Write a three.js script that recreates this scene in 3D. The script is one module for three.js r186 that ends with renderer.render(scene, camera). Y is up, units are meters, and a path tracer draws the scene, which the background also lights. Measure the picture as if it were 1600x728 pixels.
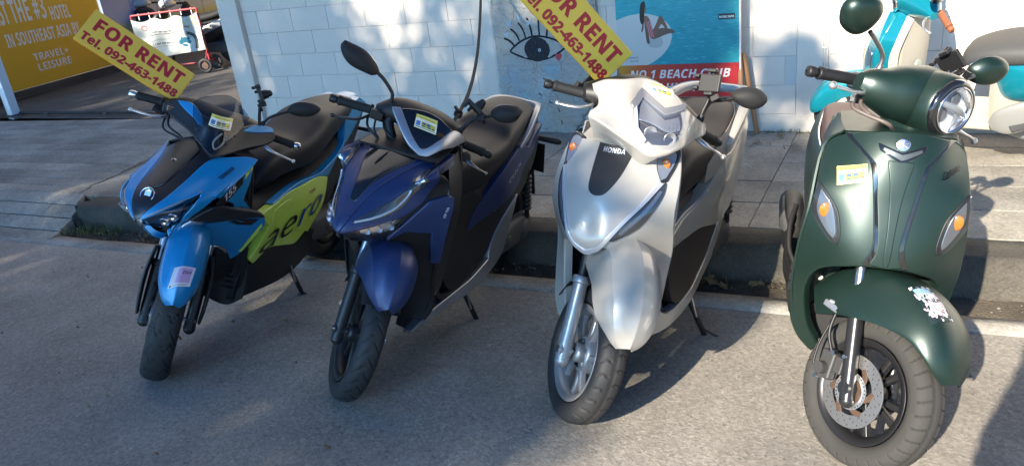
import * as THREE from 'three';
import { mergeGeometries, mergeVertices } from 'three/addons/utils/BufferGeometryUtils.js';
import { RoundedBoxGeometry } from 'three/addons/geometries/RoundedBoxGeometry.js';
import { MarchingCubes } from 'three/addons/objects/MarchingCubes.js';
import { Sky } from 'three/addons/objects/Sky.js';

// ---------------------------------------------------------------- camera, sky, sun, exposure
const scene = new THREE.Scene();
const camera = new THREE.PerspectiveCamera(34.4, 1024 / 465, 0.05, 2000);
camera.position.set(0, 1.6, 0);
camera.quaternion.setFromRotationMatrix(new THREE.Matrix4().makeBasis(
  new THREE.Vector3(0.886142, -0.116194, -0.448611), new THREE.Vector3(-0.071709, 0.922014, -0.380457), new THREE.Vector3(0.457833, 0.369308, 0.808703)));
const renderer = new THREE.WebGLRenderer({ antialias: true });
renderer.toneMapping = THREE.LinearToneMapping;
renderer.toneMappingExposure = 3.0;
renderer.shadowMap.enabled = true;
const SUN = new THREE.Vector3(-0.128, 0.492, 0.861).normalize();
const sky = new Sky();
sky.name = 'sky'; sky.scale.setScalar(1500); sky.userData.kind = 'structure';
Object.assign(sky.material.uniforms.turbidity, { value: 4.5 });
sky.material.uniforms.rayleigh.value = 0.85;
sky.material.uniforms.mieCoefficient.value = 0.004;
sky.material.uniforms.mieDirectionalG.value = 0.8;
sky.material.uniforms.sunPosition.value.copy(SUN);
scene.add(sky);
scene.environmentIntensity = 0.155;
const sun = new THREE.DirectionalLight(new THREE.Color(1, 0.88, 0.7), 5);
sun.name = 'sun'; sun.position.copy(SUN).multiplyScalar(40); sun.castShadow = true;
sun.shadow.mapSize.set(4096, 4096); sun.shadow.radius = 1;
Object.assign(sun.shadow.camera, { left: -14, right: 14, top: 14, bottom: -14, near: 1, far: 90 });
scene.add(sun); scene.add(sun.target);

// ---------------------------------------------------------------- helpers
const V = (x, y, z) => new THREE.Vector3(x, y, z);
const D2R = Math.PI / 180;
function rng(s) { return () => { s = (s + 0x6d2b79f5) | 0; let t = Math.imul(s ^ (s >>> 15), 1 | s); t = (t + Math.imul(t ^ (t >>> 7), 61 | t)) ^ t; return ((t ^ (t >>> 14)) >>> 0) / 4294967296; }; }
const hash2 = (x, y, s = 0) => { let h = Math.imul(x | 0, 374761393) + Math.imul(y | 0, 668265263) + Math.imul(s | 0, 974634641); h = Math.imul(h ^ (h >>> 13), 1274126177); return ((h ^ (h >>> 16)) >>> 0) / 4294967296; };
const sstep = (a, b, x) => { const t = Math.min(1, Math.max(0, (x - a) / (b - a))); return t * t * (3 - 2 * t); };
const lerp = (a, b, t) => a + (b - a) * t;
const clamp = (x, a, b) => Math.min(b, Math.max(a, x));
function vnoise(x, y, per, s) {            // tiling value noise, period per
  const xi = Math.floor(x), yi = Math.floor(y), fx = x - xi, fy = y - yi, u = fx * fx * (3 - 2 * fx), v = fy * fy * (3 - 2 * fy);
  const m = (a) => ((a % per) + per) % per;
  return lerp(lerp(hash2(m(xi), m(yi), s), hash2(m(xi + 1), m(yi), s), u), lerp(hash2(m(xi), m(yi + 1), s), hash2(m(xi + 1), m(yi + 1), s), u), v);
}
function fbm(x, y, per, oct, s) { let a = 0, w = 0.5, t = 0; for (let i = 0; i < oct; i++) { a += w * vnoise(x, y, per, s + i * 17); t += w; x *= 2; y *= 2; per *= 2; w *= 0.5; } return a / t; }
function dataTex(n, fn, srgb, reps = 1) {   // fn(u, v) -> [r, g, b] in 0..1 or a number
  const d = new Uint8Array(n * n * 4);
  for (let y = 0; y < n; y++) for (let x = 0; x < n; x++) {
    let c = fn(x / n, y / n); if (typeof c === 'number') c = [c, c, c];
    const o = (y * n + x) * 4; for (let k = 0; k < 3; k++) d[o + k] = clamp(Math.round(c[k] * 255), 0, 255); d[o + 3] = 255;
  }
  const t = new THREE.DataTexture(d, n, n); t.wrapS = t.wrapT = THREE.RepeatWrapping; t.magFilter = THREE.LinearFilter; t.minFilter = THREE.LinearFilter;
  if (srgb) t.colorSpace = THREE.SRGBColorSpace; t.repeat.set(reps, reps); t.needsUpdate = true; return t;
}
function canvasTex(w, h, draw) {
  const c = document.createElement('canvas'); c.width = w; c.height = h; draw(c.getContext('2d'), w, h);
  const t = new THREE.CanvasTexture(c); t.colorSpace = THREE.SRGBColorSpace; return t;
}
const lin = (r, g, b) => new THREE.Color().setRGB(r, g, b);
function std(color, rough, metal = 0, extra = {}) { return new THREE.MeshStandardMaterial({ color: color.isColor ? color : lin(...color), roughness: rough, metalness: metal, side: THREE.DoubleSide, ...extra }); }
function phys(color, rough, metal, extra) { return new THREE.MeshPhysicalMaterial({ color: color.isColor ? color : lin(...color), roughness: rough, metalness: metal, side: THREE.DoubleSide, ...extra }); }

const used = new Map();
function numbered(name) { const k = used.get(name) || 0; used.set(name, k + 1); return k ? name + '_' + String(k).padStart(3, '0') : name; }
function geoFix(g) {
  if (g.index === null) g = mergeVertices(g);
  if (!g.attributes.normal) g.computeVertexNormals();
  if (!g.attributes.uv) g.setAttribute('uv', new THREE.BufferAttribute(new Float32Array(g.attributes.position.count * 2), 2));
  for (const k of Object.keys(g.attributes)) if (!['position', 'normal', 'uv', 'color'].includes(k)) g.deleteAttribute(k);
  g.morphAttributes = {};
  return g;
}
function merge(gs) {
  gs = (Array.isArray(gs) ? gs.flat(9) : [gs]).filter(Boolean).map((g) => geoFix(g));
  if (gs.length === 1) return gs[0];
  const col = gs.every((g) => g.attributes.color); if (!col) gs.forEach((g) => g.deleteAttribute('color'));
  return mergeGeometries(gs.map((g) => { const n = g.toNonIndexed ? g : g; return n; }), false);
}
const SPLIT = new Set('floor_step clutch_cover cowl_arm lamp_bowl lamp_bowls clip post bracket vent_slat screw screen_bolt bolt tie projector wing_stripe shield_stripe rear_signal lamp_rib lamp_fin seat_trim seat_side tuning_fork lamp_bar inner_shade fork master_cylinder lever_clamp switch_block brake_cable brake_hose eye axle_nut stem'.split(' '));   // these lists become one mesh each
function part(parent, name, geos, mat, label) {
  if (Array.isArray(geos) && geos.length > 1 && SPLIT.has(name)) { let m; for (const g of geos.flat(9)) m = part(parent, name, [g], mat, label); return m; }
  const m = new THREE.Mesh(merge(geos), mat); m.name = name; m.castShadow = m.receiveShadow = true;
  if (label) m.userData.label = label;
  parent.add(m); return m;
}
function sub(parent, name) { const g = new THREE.Group(); g.name = name; parent.add(g); return g; }
function thing(name, label, category, group) {
  const o = new THREE.Group(); o.name = numbered(name); o.userData = { label, category }; if (group) o.userData.group = group;
  scene.add(o); return o;
}
function struct(name, geos, mat) { const m = part(scene, name, geos, mat); m.userData.kind = 'structure'; return m; }

// transforms on geometries
const move = (g, x, y, z) => g.translate(x, y, z);
function xf(g, { r = [0, 0, 0], t = [0, 0, 0], s } = {}) {
  const m = new THREE.Matrix4().compose(V(...t), new THREE.Quaternion().setFromEuler(new THREE.Euler(r[0] * D2R, r[1] * D2R, r[2] * D2R)), s ? V(...s) : V(1, 1, 1));
  return g.applyMatrix4(m);
}
function mirrorZ(g) {                       // mirrored copy across z = 0
  const c = g.clone(); c.applyMatrix4(new THREE.Matrix4().makeScale(1, 1, -1));
  if (c.index) { const a = c.index.array; for (let i = 0; i < a.length; i += 3) { const t = a[i]; a[i] = a[i + 1]; a[i + 1] = t; } }
  else { const gg = mergeVertices(c); return mirrorFix(gg); }
  return c;
}
function mirrorFix(c) { const a = c.index.array; for (let i = 0; i < a.length; i += 3) { const t = a[i]; a[i] = a[i + 1]; a[i + 1] = t; } return c; }
const both = (g) => { g = geoFix(g); return [g, mirrorZ(g)]; };
// a rounded box between sizes, optionally turned
function rbox(sx, sy, sz, rad, t = [0, 0, 0], r = [0, 0, 0], seg = 2) { return xf(new RoundedBoxGeometry(sx, sy, sz, seg, Math.min(rad, sx / 2.01, sy / 2.01, sz / 2.01)), { r, t }); }
function cyl(a, b, r0, r1 = r0, seg = 16, open = false) {     // cylinder from a to b
  const A = V(...a), B = V(...b), d = B.clone().sub(A), g = new THREE.CylinderGeometry(r1, r0, d.length(), seg, 1, open);
  g.applyQuaternion(new THREE.Quaternion().setFromUnitVectors(V(0, 1, 0), d.clone().normalize())); const c = A.add(B).multiplyScalar(0.5);
  return g.translate(c.x, c.y, c.z);
}
function lathe(profile, a, dir, seg = 24) {   // profile [[radius, along]], axis from a along dir
  const g = new THREE.LatheGeometry(profile.map((p) => new THREE.Vector2(p[0], p[1])), seg);
  g.applyQuaternion(new THREE.Quaternion().setFromUnitVectors(V(0, 1, 0), V(...dir).normalize())); return g.translate(...a);
}
function tube(pts, r, seg = 24, rs = 8) { return new THREE.TubeGeometry(new THREE.CatmullRomCurve3(pts.map((p) => V(...p)), false, 'centripetal'), seg, r, rs, false); }
function ball(c, r, s = [1, 1, 1]) { return xf(new THREE.SphereGeometry(r, 16, 12), { s, t: c }); }

// Catmull-Rom on arrays
function cr(p0, p1, p2, p3, t) { const o = []; for (let k = 0; k < p1.length; k++) { const a = p0[k], b = p1[k], c = p2[k], d = p3[k]; o.push(0.5 * (2 * b + (c - a) * t + (2 * a - 5 * b + 4 * c - d) * t * t + (3 * b - a - 3 * c + d) * t * t * t)); } return o; }
function spline(P, closed, per) {
  const n = P.length, out = [], m = closed ? n : n - 1;
  for (let i = 0; i < m; i++) {
    const p1 = P[i], p2 = P[(i + 1) % n], p0 = closed ? P[(i - 1 + n) % n] : i ? P[i - 1] : p1.map((v, k) => 2 * v - p2[k]), p3 = closed ? P[(i + 2) % n] : i + 2 < n ? P[i + 2] : p2.map((v, k) => 2 * v - p1[k]);
    for (let j = 0; j < per; j++) out.push(cr(p0, p1, p2, p3, j / per));
  }
  if (!closed) out.push(P[n - 1].slice()); return out;
}
// surface through a grid of control rows; closed: rows are rings
function skin(rows, { closed = false, pu = 4, pv = 4, cap = false, thick = 0 } = {}) {
  let R = rows.map((r) => spline(r, closed, pv)); const nv = R[0].length, cols = [];
  for (let j = 0; j < nv; j++) cols.push(spline(R.map((r) => r[j]), false, pu));
  const nu = cols[0].length, pos = [], uv = [], idx = [], J = closed ? nv : nv - 1;
  for (let i = 0; i < nu; i++) for (let j = 0; j < nv; j++) { pos.push(...cols[j][i].slice(0, 3)); uv.push(i / (nu - 1), j / (closed ? nv : nv - 1)); }
  for (let i = 0; i < nu - 1; i++) for (let j = 0; j < J; j++) { const a = i * nv + j, b = i * nv + (j + 1) % nv, c = a + nv, d = b + nv; idx.push(a, b, c, b, d, c); }
  const g = new THREE.BufferGeometry();
  if (cap && closed) for (const i of [0, nu - 1]) {
    const c = [0, 0, 0]; for (let j = 0; j < nv; j++) for (let k = 0; k < 3; k++) c[k] += cols[j][i][k] / nv;
    const base = pos.length / 3; for (let j = 0; j < nv; j++) { pos.push(...cols[j][i].slice(0, 3)); uv.push(0, 0); } pos.push(...c); uv.push(0, 0);
    for (let j = 0; j < nv; j++) { const a = base + j, b = base + (j + 1) % nv, q = base + nv; if (i) idx.push(a, b, q); else idx.push(b, a, q); }
  }
  g.setAttribute('position', new THREE.Float32BufferAttribute(pos, 3)); g.setAttribute('uv', new THREE.Float32BufferAttribute(uv, 2)); g.setIndex(idx); g.computeVertexNormals();
  if (thick && !closed) {                   // shell: offset copy and a rim
    const N = g.attributes.normal, P = g.attributes.position, p2 = [], n0 = nu * nv, ring = [];
    for (let j = 0; j < nv; j++) ring.push(j); for (let i = 1; i < nu; i++) ring.push(i * nv + nv - 1); for (let j = nv - 2; j >= 0; j--) ring.push((nu - 1) * nv + j); for (let i = nu - 2; i > 0; i--) ring.push(i * nv);
    for (let i = 0; i < n0; i++) p2.push(P.getX(i) - N.getX(i) * thick, P.getY(i) - N.getY(i) * thick, P.getZ(i) - N.getZ(i) * thick);
    const gi = new THREE.BufferGeometry(); gi.setAttribute('position', new THREE.Float32BufferAttribute(p2, 3)); gi.setAttribute('uv', new THREE.Float32BufferAttribute(uv.slice(0, n0 * 2), 2)); gi.setIndex(idx.slice(0, (nu - 1) * (nv - 1) * 6).map((v, i, a) => (i % 3 === 1 ? a[i + 1] : i % 3 === 2 ? a[i - 1] : v))); gi.computeVertexNormals();
    const rp = [], ri = []; ring.forEach((v, k) => { rp.push(P.getX(v), P.getY(v), P.getZ(v), p2[v * 3], p2[v * 3 + 1], p2[v * 3 + 2]); const a = k * 2, b = ((k + 1) % ring.length) * 2; ri.push(a, b, a + 1, b, b + 1, a + 1); });
    const gr = new THREE.BufferGeometry(); gr.setAttribute('position', new THREE.Float32BufferAttribute(rp, 3)); gr.setIndex(ri); gr.computeVertexNormals();
    return merge([g, gi, gr]);
  }
  return g;
}
// loft along x: stations [x, y, z, halfwidth, up, down, exponent]
function ring(x, y, z, w, up, dn, e = 2.4, n = 16) { const o = []; for (let i = 0; i < n; i++) { const t = (i / n) * 2 * Math.PI, c = Math.cos(t), s = Math.sin(t); o.push([x, y + (s > 0 ? up : dn) * Math.sign(s) * Math.abs(s) ** (2 / e), z + w * Math.sign(c) * Math.abs(c) ** (2 / e)]); } return o; }
function loftX(st, o = {}) { return skin(st.map((s) => ring(...s)), { closed: true, cap: true, pu: 4, pv: 2, ...o }); }
// loft along any path: stations {p, w, h, e}, w across, h along up
function loftP(st, upv = [0, 1, 0], o = {}) {
  const n = o.n || 12, rows = st.map((s, i) => {
    const a = V(...st[Math.max(0, i - 1)].p), b = V(...st[Math.min(st.length - 1, i + 1)].p), t = b.sub(a).normalize(), sd = t.clone().cross(V(...(s.up || upv))).normalize(), u = sd.clone().cross(t), c = V(...s.p), e = s.e || 2.2, r = [];
    for (let k = 0; k < n; k++) { const q = (k / n) * 2 * Math.PI, x = Math.sign(Math.cos(q)) * Math.abs(Math.cos(q)) ** (2 / e) * s.w, y = Math.sign(Math.sin(q)) * Math.abs(Math.sin(q)) ** (2 / e) * s.h; r.push(c.clone().addScaledVector(sd, x).addScaledVector(u, y).toArray()); }
    return r;
  });
  return skin(rows, { closed: true, cap: true, pu: o.pu || 3, pv: 2 });
}
const rod = (a, b, r, o) => loftP([{ p: a, w: r, h: r }, { p: b, w: r, h: r }], o || [0.01, 0.3, 1], { pu: 1 });
// extruded outline in the xy plane with bevel, then moved
function extr(pts, depth, bev = 0.002, holes = []) {
  const s = new THREE.Shape(pts.map((p) => new THREE.Vector2(p[0], p[1])));
  for (const h of holes) s.holes.push(new THREE.Path(h.map((p) => new THREE.Vector2(p[0], p[1]))));
  const g = new THREE.ExtrudeGeometry(s, { depth, bevelEnabled: bev > 0, bevelThickness: bev, bevelSize: bev, bevelSegments: 2, curveSegments: 8 });
  return g.translate(0, 0, -depth / 2);
}
const circ = (cx, cy, r, n = 24) => Array.from({ length: n }, (_, i) => [cx + r * Math.cos((i / n) * 2 * Math.PI), cy + r * Math.sin((i / n) * 2 * Math.PI)]);

// thin-plate spline depth field through [a, b, depth] points, mirrored in b when sym
function tps(pts, sym = true) {
  const P = []; for (const p of pts) { P.push(p); if (sym && Math.abs(p[1]) > 1e-4) P.push([p[0], -p[1], p[2]]); }
  const n = P.length, m = n + 3, A = [], phi = (r2) => (r2 > 1e-18 ? r2 * Math.log(r2 + 1e-12) : 0);
  for (let i = 0; i < m; i++) { A.push(new Float64Array(m + 1)); }
  for (let i = 0; i < n; i++) { for (let j = 0; j < n; j++) A[i][j] = phi((P[i][0] - P[j][0]) ** 2 + (P[i][1] - P[j][1]) ** 2); A[i][n] = A[n][i] = 1; A[i][n + 1] = A[n + 1][i] = P[i][0]; A[i][n + 2] = A[n + 2][i] = P[i][1]; A[i][m] = P[i][2]; }
  for (let c = 0; c < m; c++) {
    let b = c; for (let r = c + 1; r < m; r++) if (Math.abs(A[r][c]) > Math.abs(A[b][c])) b = r; [A[c], A[b]] = [A[b], A[c]];
    for (let r = c + 1; r < m; r++) { const f = A[r][c] / A[c][c]; if (f) for (let k = c; k <= m; k++) A[r][k] -= f * A[c][k]; }
  }
  const w = new Float64Array(m); for (let i = m - 1; i >= 0; i--) { let s = A[i][m]; for (let k = i + 1; k < m; k++) s -= A[i][k] * w[k]; w[i] = s / A[i][i]; }
  return (a, b) => { let s = w[n] + w[n + 1] * a + w[n + 2] * b; for (let i = 0; i < n; i++) s += w[i] * phi((P[i][0] - a) ** 2 + (P[i][1] - b) ** 2); return s; };
}
// smooth a closed outline: [a, b] smooth points, [a, b, 1] corners
function outlineOf(pts, step) {
  const n = pts.length, k0 = pts.findIndex((p) => p[2]), segs = []; let out = [];
  const q = (p) => [p[0], p[1]];
  if (k0 < 0) out = spline(pts.map(q), true, 8);
  else { let cur = [q(pts[k0])]; for (let i = 1; i <= n; i++) { const p = pts[(k0 + i) % n]; cur.push(q(p)); if (p[2]) { segs.push(cur); cur = [q(p)]; } } for (const s of segs) { const r = s.length > 2 ? spline(s, false, 8) : s; out.push(...r.slice(0, -1)); } }
  const res = []; let L = 0; const m = out.length;
  for (let i = 0; i < m; i++) { const a = out[i], b = out[(i + 1) % m], d = Math.hypot(b[0] - a[0], b[1] - a[1]); if (d < 1e-6) continue; const k = Math.max(1, Math.ceil(d / step)); for (let j = 0; j < k; j++) res.push([lerp(a[0], b[0], j / k), lerp(a[1], b[1], j / k)]); }
  const fin = [res[0]]; for (let i = 1; i < res.length; i++) { const l = fin[fin.length - 1]; if (Math.hypot(res[i][0] - l[0], res[i][1] - l[1]) > step * 0.3) fin.push(res[i]); }
  return fin;
}
// a shell panel lying on a depth field. axis: which coordinate the field gives
function panel(F, pts, o = {}) {
  const { axis = 'x', sgn = 1, off = 0, t = 0.012, r = 0.003, step = 0.014, holes = [], flat = false } = o;
  let C = outlineOf(pts, step), Hs = holes.map((h) => outlineOf(h, step));
  if (THREE.ShapeUtils.isClockWise(C.map((p) => new THREE.Vector2(...p)))) C.reverse();
  Hs.forEach((h) => { if (!THREE.ShapeUtils.isClockWise(h.map((p) => new THREE.Vector2(...p)))) h.reverse(); });
  if (o.grow) C = C.map((c, i) => { const a = C[(i - 1 + C.length) % C.length], b = C[(i + 1) % C.length], x = b[1] - a[1], y = a[0] - b[0], l = Math.hypot(x, y) || 1; return [c[0] + (x / l) * o.grow, c[1] + (y / l) * o.grow]; });
  const raw = (a, b) => { const d = F(a, b); return axis === 'x' ? V(d, a, b) : axis === 'z' ? V(a, b, sgn * d) : V(a, d, b); };
  const nrm = (a, b) => {
    const e = 0.003, pa = raw(a + e, b).sub(raw(a - e, b)), pb = raw(a, b + e).sub(raw(a, b - e)), n = pa.cross(pb).normalize();
    if (axis === 'x' ? n.x < 0 : axis === 'z' ? n.z * sgn < 0 : n.y < 0) n.negate(); return n;
  };
  const all = [C, ...Hs].flat(), tri = THREE.ShapeUtils.triangulateShape(C.map((p) => new THREE.Vector2(...p)), Hs.map((h) => h.map((p) => new THREE.Vector2(...p))));
  const pts2 = all.map((p) => [p[0], p[1]]); let T = tri.map((f) => f.slice());
  const h = step * 1.6;
  for (let it = 0; it < 7; it++) {
    const mid = new Map(), out = []; let any = false;
    const M = (i, j) => { const a = pts2[i], b = pts2[j]; if (Math.hypot(a[0] - b[0], a[1] - b[1]) < h) return -1; const k = i < j ? i * 1e6 + j : j * 1e6 + i; if (!mid.has(k)) { pts2.push([(a[0] + b[0]) / 2, (a[1] + b[1]) / 2]); mid.set(k, pts2.length - 1); } any = true; return mid.get(k); };
    for (const [a, b, c] of T) {
      const x = M(a, b), y = M(b, c), z = M(c, a);
      if (x < 0 && y < 0 && z < 0) out.push([a, b, c]);
      else if (x >= 0 && y >= 0 && z >= 0) out.push([a, x, z], [x, b, y], [z, y, c], [x, y, z]);
      else if (x >= 0 && y >= 0) out.push([x, b, y], [a, x, y], [a, y, c]);
      else if (y >= 0 && z >= 0) out.push([y, c, z], [b, y, z], [b, z, a]);
      else if (z >= 0 && x >= 0) out.push([z, a, x], [c, z, x], [c, x, b]);
      else if (x >= 0) out.push([a, x, c], [x, b, c]); else if (y >= 0) out.push([b, y, a], [y, c, a]); else out.push([c, z, b], [z, a, b]);
    }
    T = out; if (!any) break;
  }
  // relax the triangulation a little by Delaunay flips is not needed: normals come from the field
  let a0 = 1e9, a1 = -1e9, b0 = 1e9, b1 = -1e9; for (const p of C) { a0 = Math.min(a0, p[0]); a1 = Math.max(a1, p[0]); b0 = Math.min(b0, p[1]); b1 = Math.max(b1, p[1]); }
  const pos = [], nor = [], uv = [], idx = [];
  let Q = flat && pts.length === 4 ? pts : null; if (Q && axis === 'z' && sgn > 0) Q = [pts[1], pts[0], pts[3], pts[2]];   // four corners: picture top left, top right, bottom right, bottom left
  const q0 = Q && Q[3], qu = Q && [Q[2][0] - q0[0], Q[2][1] - q0[1]], qv = Q && [Q[0][0] - q0[0], Q[0][1] - q0[1]], qd = Q && qu[0] * qv[1] - qu[1] * qv[0];
  const UV = (a, b) => Q ? [((a - q0[0]) * qv[1] - (b - q0[1]) * qv[0]) / qd, (qu[0] * (b - q0[1]) - qu[1] * (a - q0[0])) / qd] : axis === 'z' ? [sgn < 0 ? (a1 - a) / (a1 - a0) : (a - a0) / (a1 - a0), (b - b0) / (b1 - b0)] : axis === 'x' ? [(b1 - b) / (b1 - b0), (a - a0) / (a1 - a0)] : [(b1 - b) / (b1 - b0), (a1 - a) / (a1 - a0)];
  for (const [a, b] of pts2) { const n = nrm(a, b), p = raw(a, b).addScaledVector(n, off); pos.push(p.x, p.y, p.z); nor.push(n.x, n.y, n.z); uv.push(...UV(a, b)); }
  const f = T[0], P = (i) => V(pos[i * 3], pos[i * 3 + 1], pos[i * 3 + 2]); let flip = false;
  { let s = 0; for (const q of T.slice(0, 40)) { const n = P(q[1]).sub(P(q[0])).cross(P(q[2]).sub(P(q[0]))); s += n.dot(V(nor[q[0] * 3], nor[q[0] * 3 + 1], nor[q[0] * 3 + 2])); } flip = s < 0; }
  for (const q of T) idx.push(q[0], flip ? q[2] : q[1], flip ? q[1] : q[2]);
  if (!flat) for (const L of [C, ...Hs]) {
    const n = L.length, base = pos.length / 3, K = 4;
    for (let i = 0; i < n; i++) {
      const a = L[(i - 1 + n) % n], b = L[(i + 1) % n], c = L[i], ox = b[1] - a[1], oy = -(b[0] - a[0]), l = Math.hypot(ox, oy) || 1, e = 0.002;
      const N = nrm(c[0], c[1]), p = raw(c[0], c[1]).addScaledVector(N, off), O = raw(c[0] + (ox / l) * e, c[1] + (oy / l) * e).sub(raw(c[0], c[1])).normalize();
      const ring = [[0, 0, 1, 0], [r * 0.7, -r * 0.3, 0.7, 0.7], [r, -r, 0.1, 1], [r, -Math.max(t, r * 1.2), 0, 1]];
      for (const [oo, nn, wn, wo] of ring) { const v = p.clone().addScaledVector(O, oo).addScaledVector(N, nn), m = N.clone().multiplyScalar(wn).addScaledVector(O, wo).normalize(); pos.push(v.x, v.y, v.z); nor.push(m.x, m.y, m.z); uv.push(...UV(c[0], c[1])); }
    }
    for (let i = 0; i < n; i++) for (let k = 0; k < K - 1; k++) { const a = base + i * K + k, b = base + ((i + 1) % n) * K + k; if (flip) idx.push(a, b, a + 1, b, b + 1, a + 1); else idx.push(a, a + 1, b, b, a + 1, b + 1); }
  }
  const g = new THREE.BufferGeometry(); g.setAttribute('position', new THREE.Float32BufferAttribute(pos, 3)); g.setAttribute('normal', new THREE.Float32BufferAttribute(nor, 3)); g.setAttribute('uv', new THREE.Float32BufferAttribute(uv, 2)); g.setIndex(idx);
  g.userData.panel = [F, pts, o]; return g;
}
const flipB = (pts) => pts.map((p) => [p[0], -p[1], p[2] || 0]).reverse();
const flipQ = (p) => [1, 0, 3, 2].map((i) => [p[i][0], -p[i][1], 1]);
const symOutline = (half) => [...half, ...flipB(half)];            // half from top to bottom on the +b side
// domed plate: outline in the plane of u, v axes at origin o, stepping along n
function pillow(pts, steps, o, u, v, n, step = 0.012) {
  const C = outlineOf(pts, step), c = [0, 0]; C.forEach((p) => { c[0] += p[0] / C.length; c[1] += p[1] / C.length; });
  const U = V(...u).normalize(), W = V(...v).normalize(), N = V(...n).normalize(), O = V(...o);
  const rows = steps.map(([s, d]) => C.map((p) => O.clone().addScaledVector(U, c[0] + (p[0] - c[0]) * s).addScaledVector(W, c[1] + (p[1] - c[1]) * s).addScaledVector(N, d).toArray()));
  return skin(rows, { closed: true, cap: true, pu: 2, pv: 1 });
}
// ================================================================ materials of the place
const noiseA = dataTex(512, (u, v) => 0.5 + 0.5 * (fbm(u * 8, v * 8, 8, 5, 3) - 0.5), false);
const paintTex = dataTex(512, (u, v) => 0.8 + 0.14 * (fbm(u * 5, v * 5, 5, 5, 13) - 0.5) + 0.1 * (vnoise(u * 120, v * 120, 120, 19) > 0.86 ? 1 : 0), false);
const asphaltTex = dataTex(1024, (u, v) => {
  const g = hash2(u * 1024, v * 1024, 5), f = fbm(u * 160, v * 160, 160, 2, 9), m = fbm(u * 6, v * 6, 6, 4, 21);
  let c = 0.53 + 0.12 * (m - 0.5) + 0.15 * (f - 0.5) + 0.07 * (g - 0.5);
  const st = vnoise(u * 210, v * 210, 210, 77); if (st > 0.86) c += 0.13 * (st - 0.86) / 0.14; if (st < 0.10) c -= 0.1;
  return [c * 1.03, c, c * 0.955];
}, true);
const asphaltBump = dataTex(1024, (u, v) => 0.5 * fbm(u * 170, v * 170, 170, 2, 9) + 0.35 * vnoise(u * 330, v * 330, 330, 31) + 0.15 * hash2(u * 1024, v * 1024, 6), false);
const concTex = dataTex(1024, (u, v) => {
  const m = fbm(u * 5, v * 5, 5, 5, 41), f = fbm(u * 120, v * 120, 120, 2, 47), s = vnoise(u * 260, v * 260, 260, 50);
  let c = 0.56 + 0.26 * (m - 0.5) + 0.14 * (f - 0.5) + 0.06 * (hash2(u * 1024, v * 1024, 4) - 0.5); if (s > 0.9) c += 0.1; if (s < 0.07) c -= 0.14;
  return [c * 1.02, c, c * 0.95];
}, true);
const concBump = dataTex(512, (u, v) => 0.6 * fbm(u * 60, v * 60, 60, 3, 61) + 0.4 * fbm(u * 9, v * 9, 9, 3, 66), false);
const wallTex = dataTex(1024, (u, v) => {
  const m = fbm(u * 4, v * 4, 4, 4, 71), pit = vnoise(u * 220, v * 220, 220, 75), cl = fbm(u * 22, v * 22, 22, 3, 79);
  let c = 0.865 + 0.05 * (m - 0.5) + 0.015 * (hash2(u * 1024, v * 1024, 2) - 0.5); if (pit > 0.88 && cl > 0.5) c -= 0.22 * (cl - 0.45) * 4 * (pit - 0.85);
  return [c, c * 0.995, c * 0.975];
}, true);
const wallBump = dataTex(512, (u, v) => 0.5 * fbm(u * 90, v * 90, 90, 2, 81) + 0.5 * fbm(u * 16, v * 16, 16, 3, 85), false);
const withMap = (tex, rep) => { const t = tex.clone(); t.repeat.set(rep, rep); t.needsUpdate = true; return t; };
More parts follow.
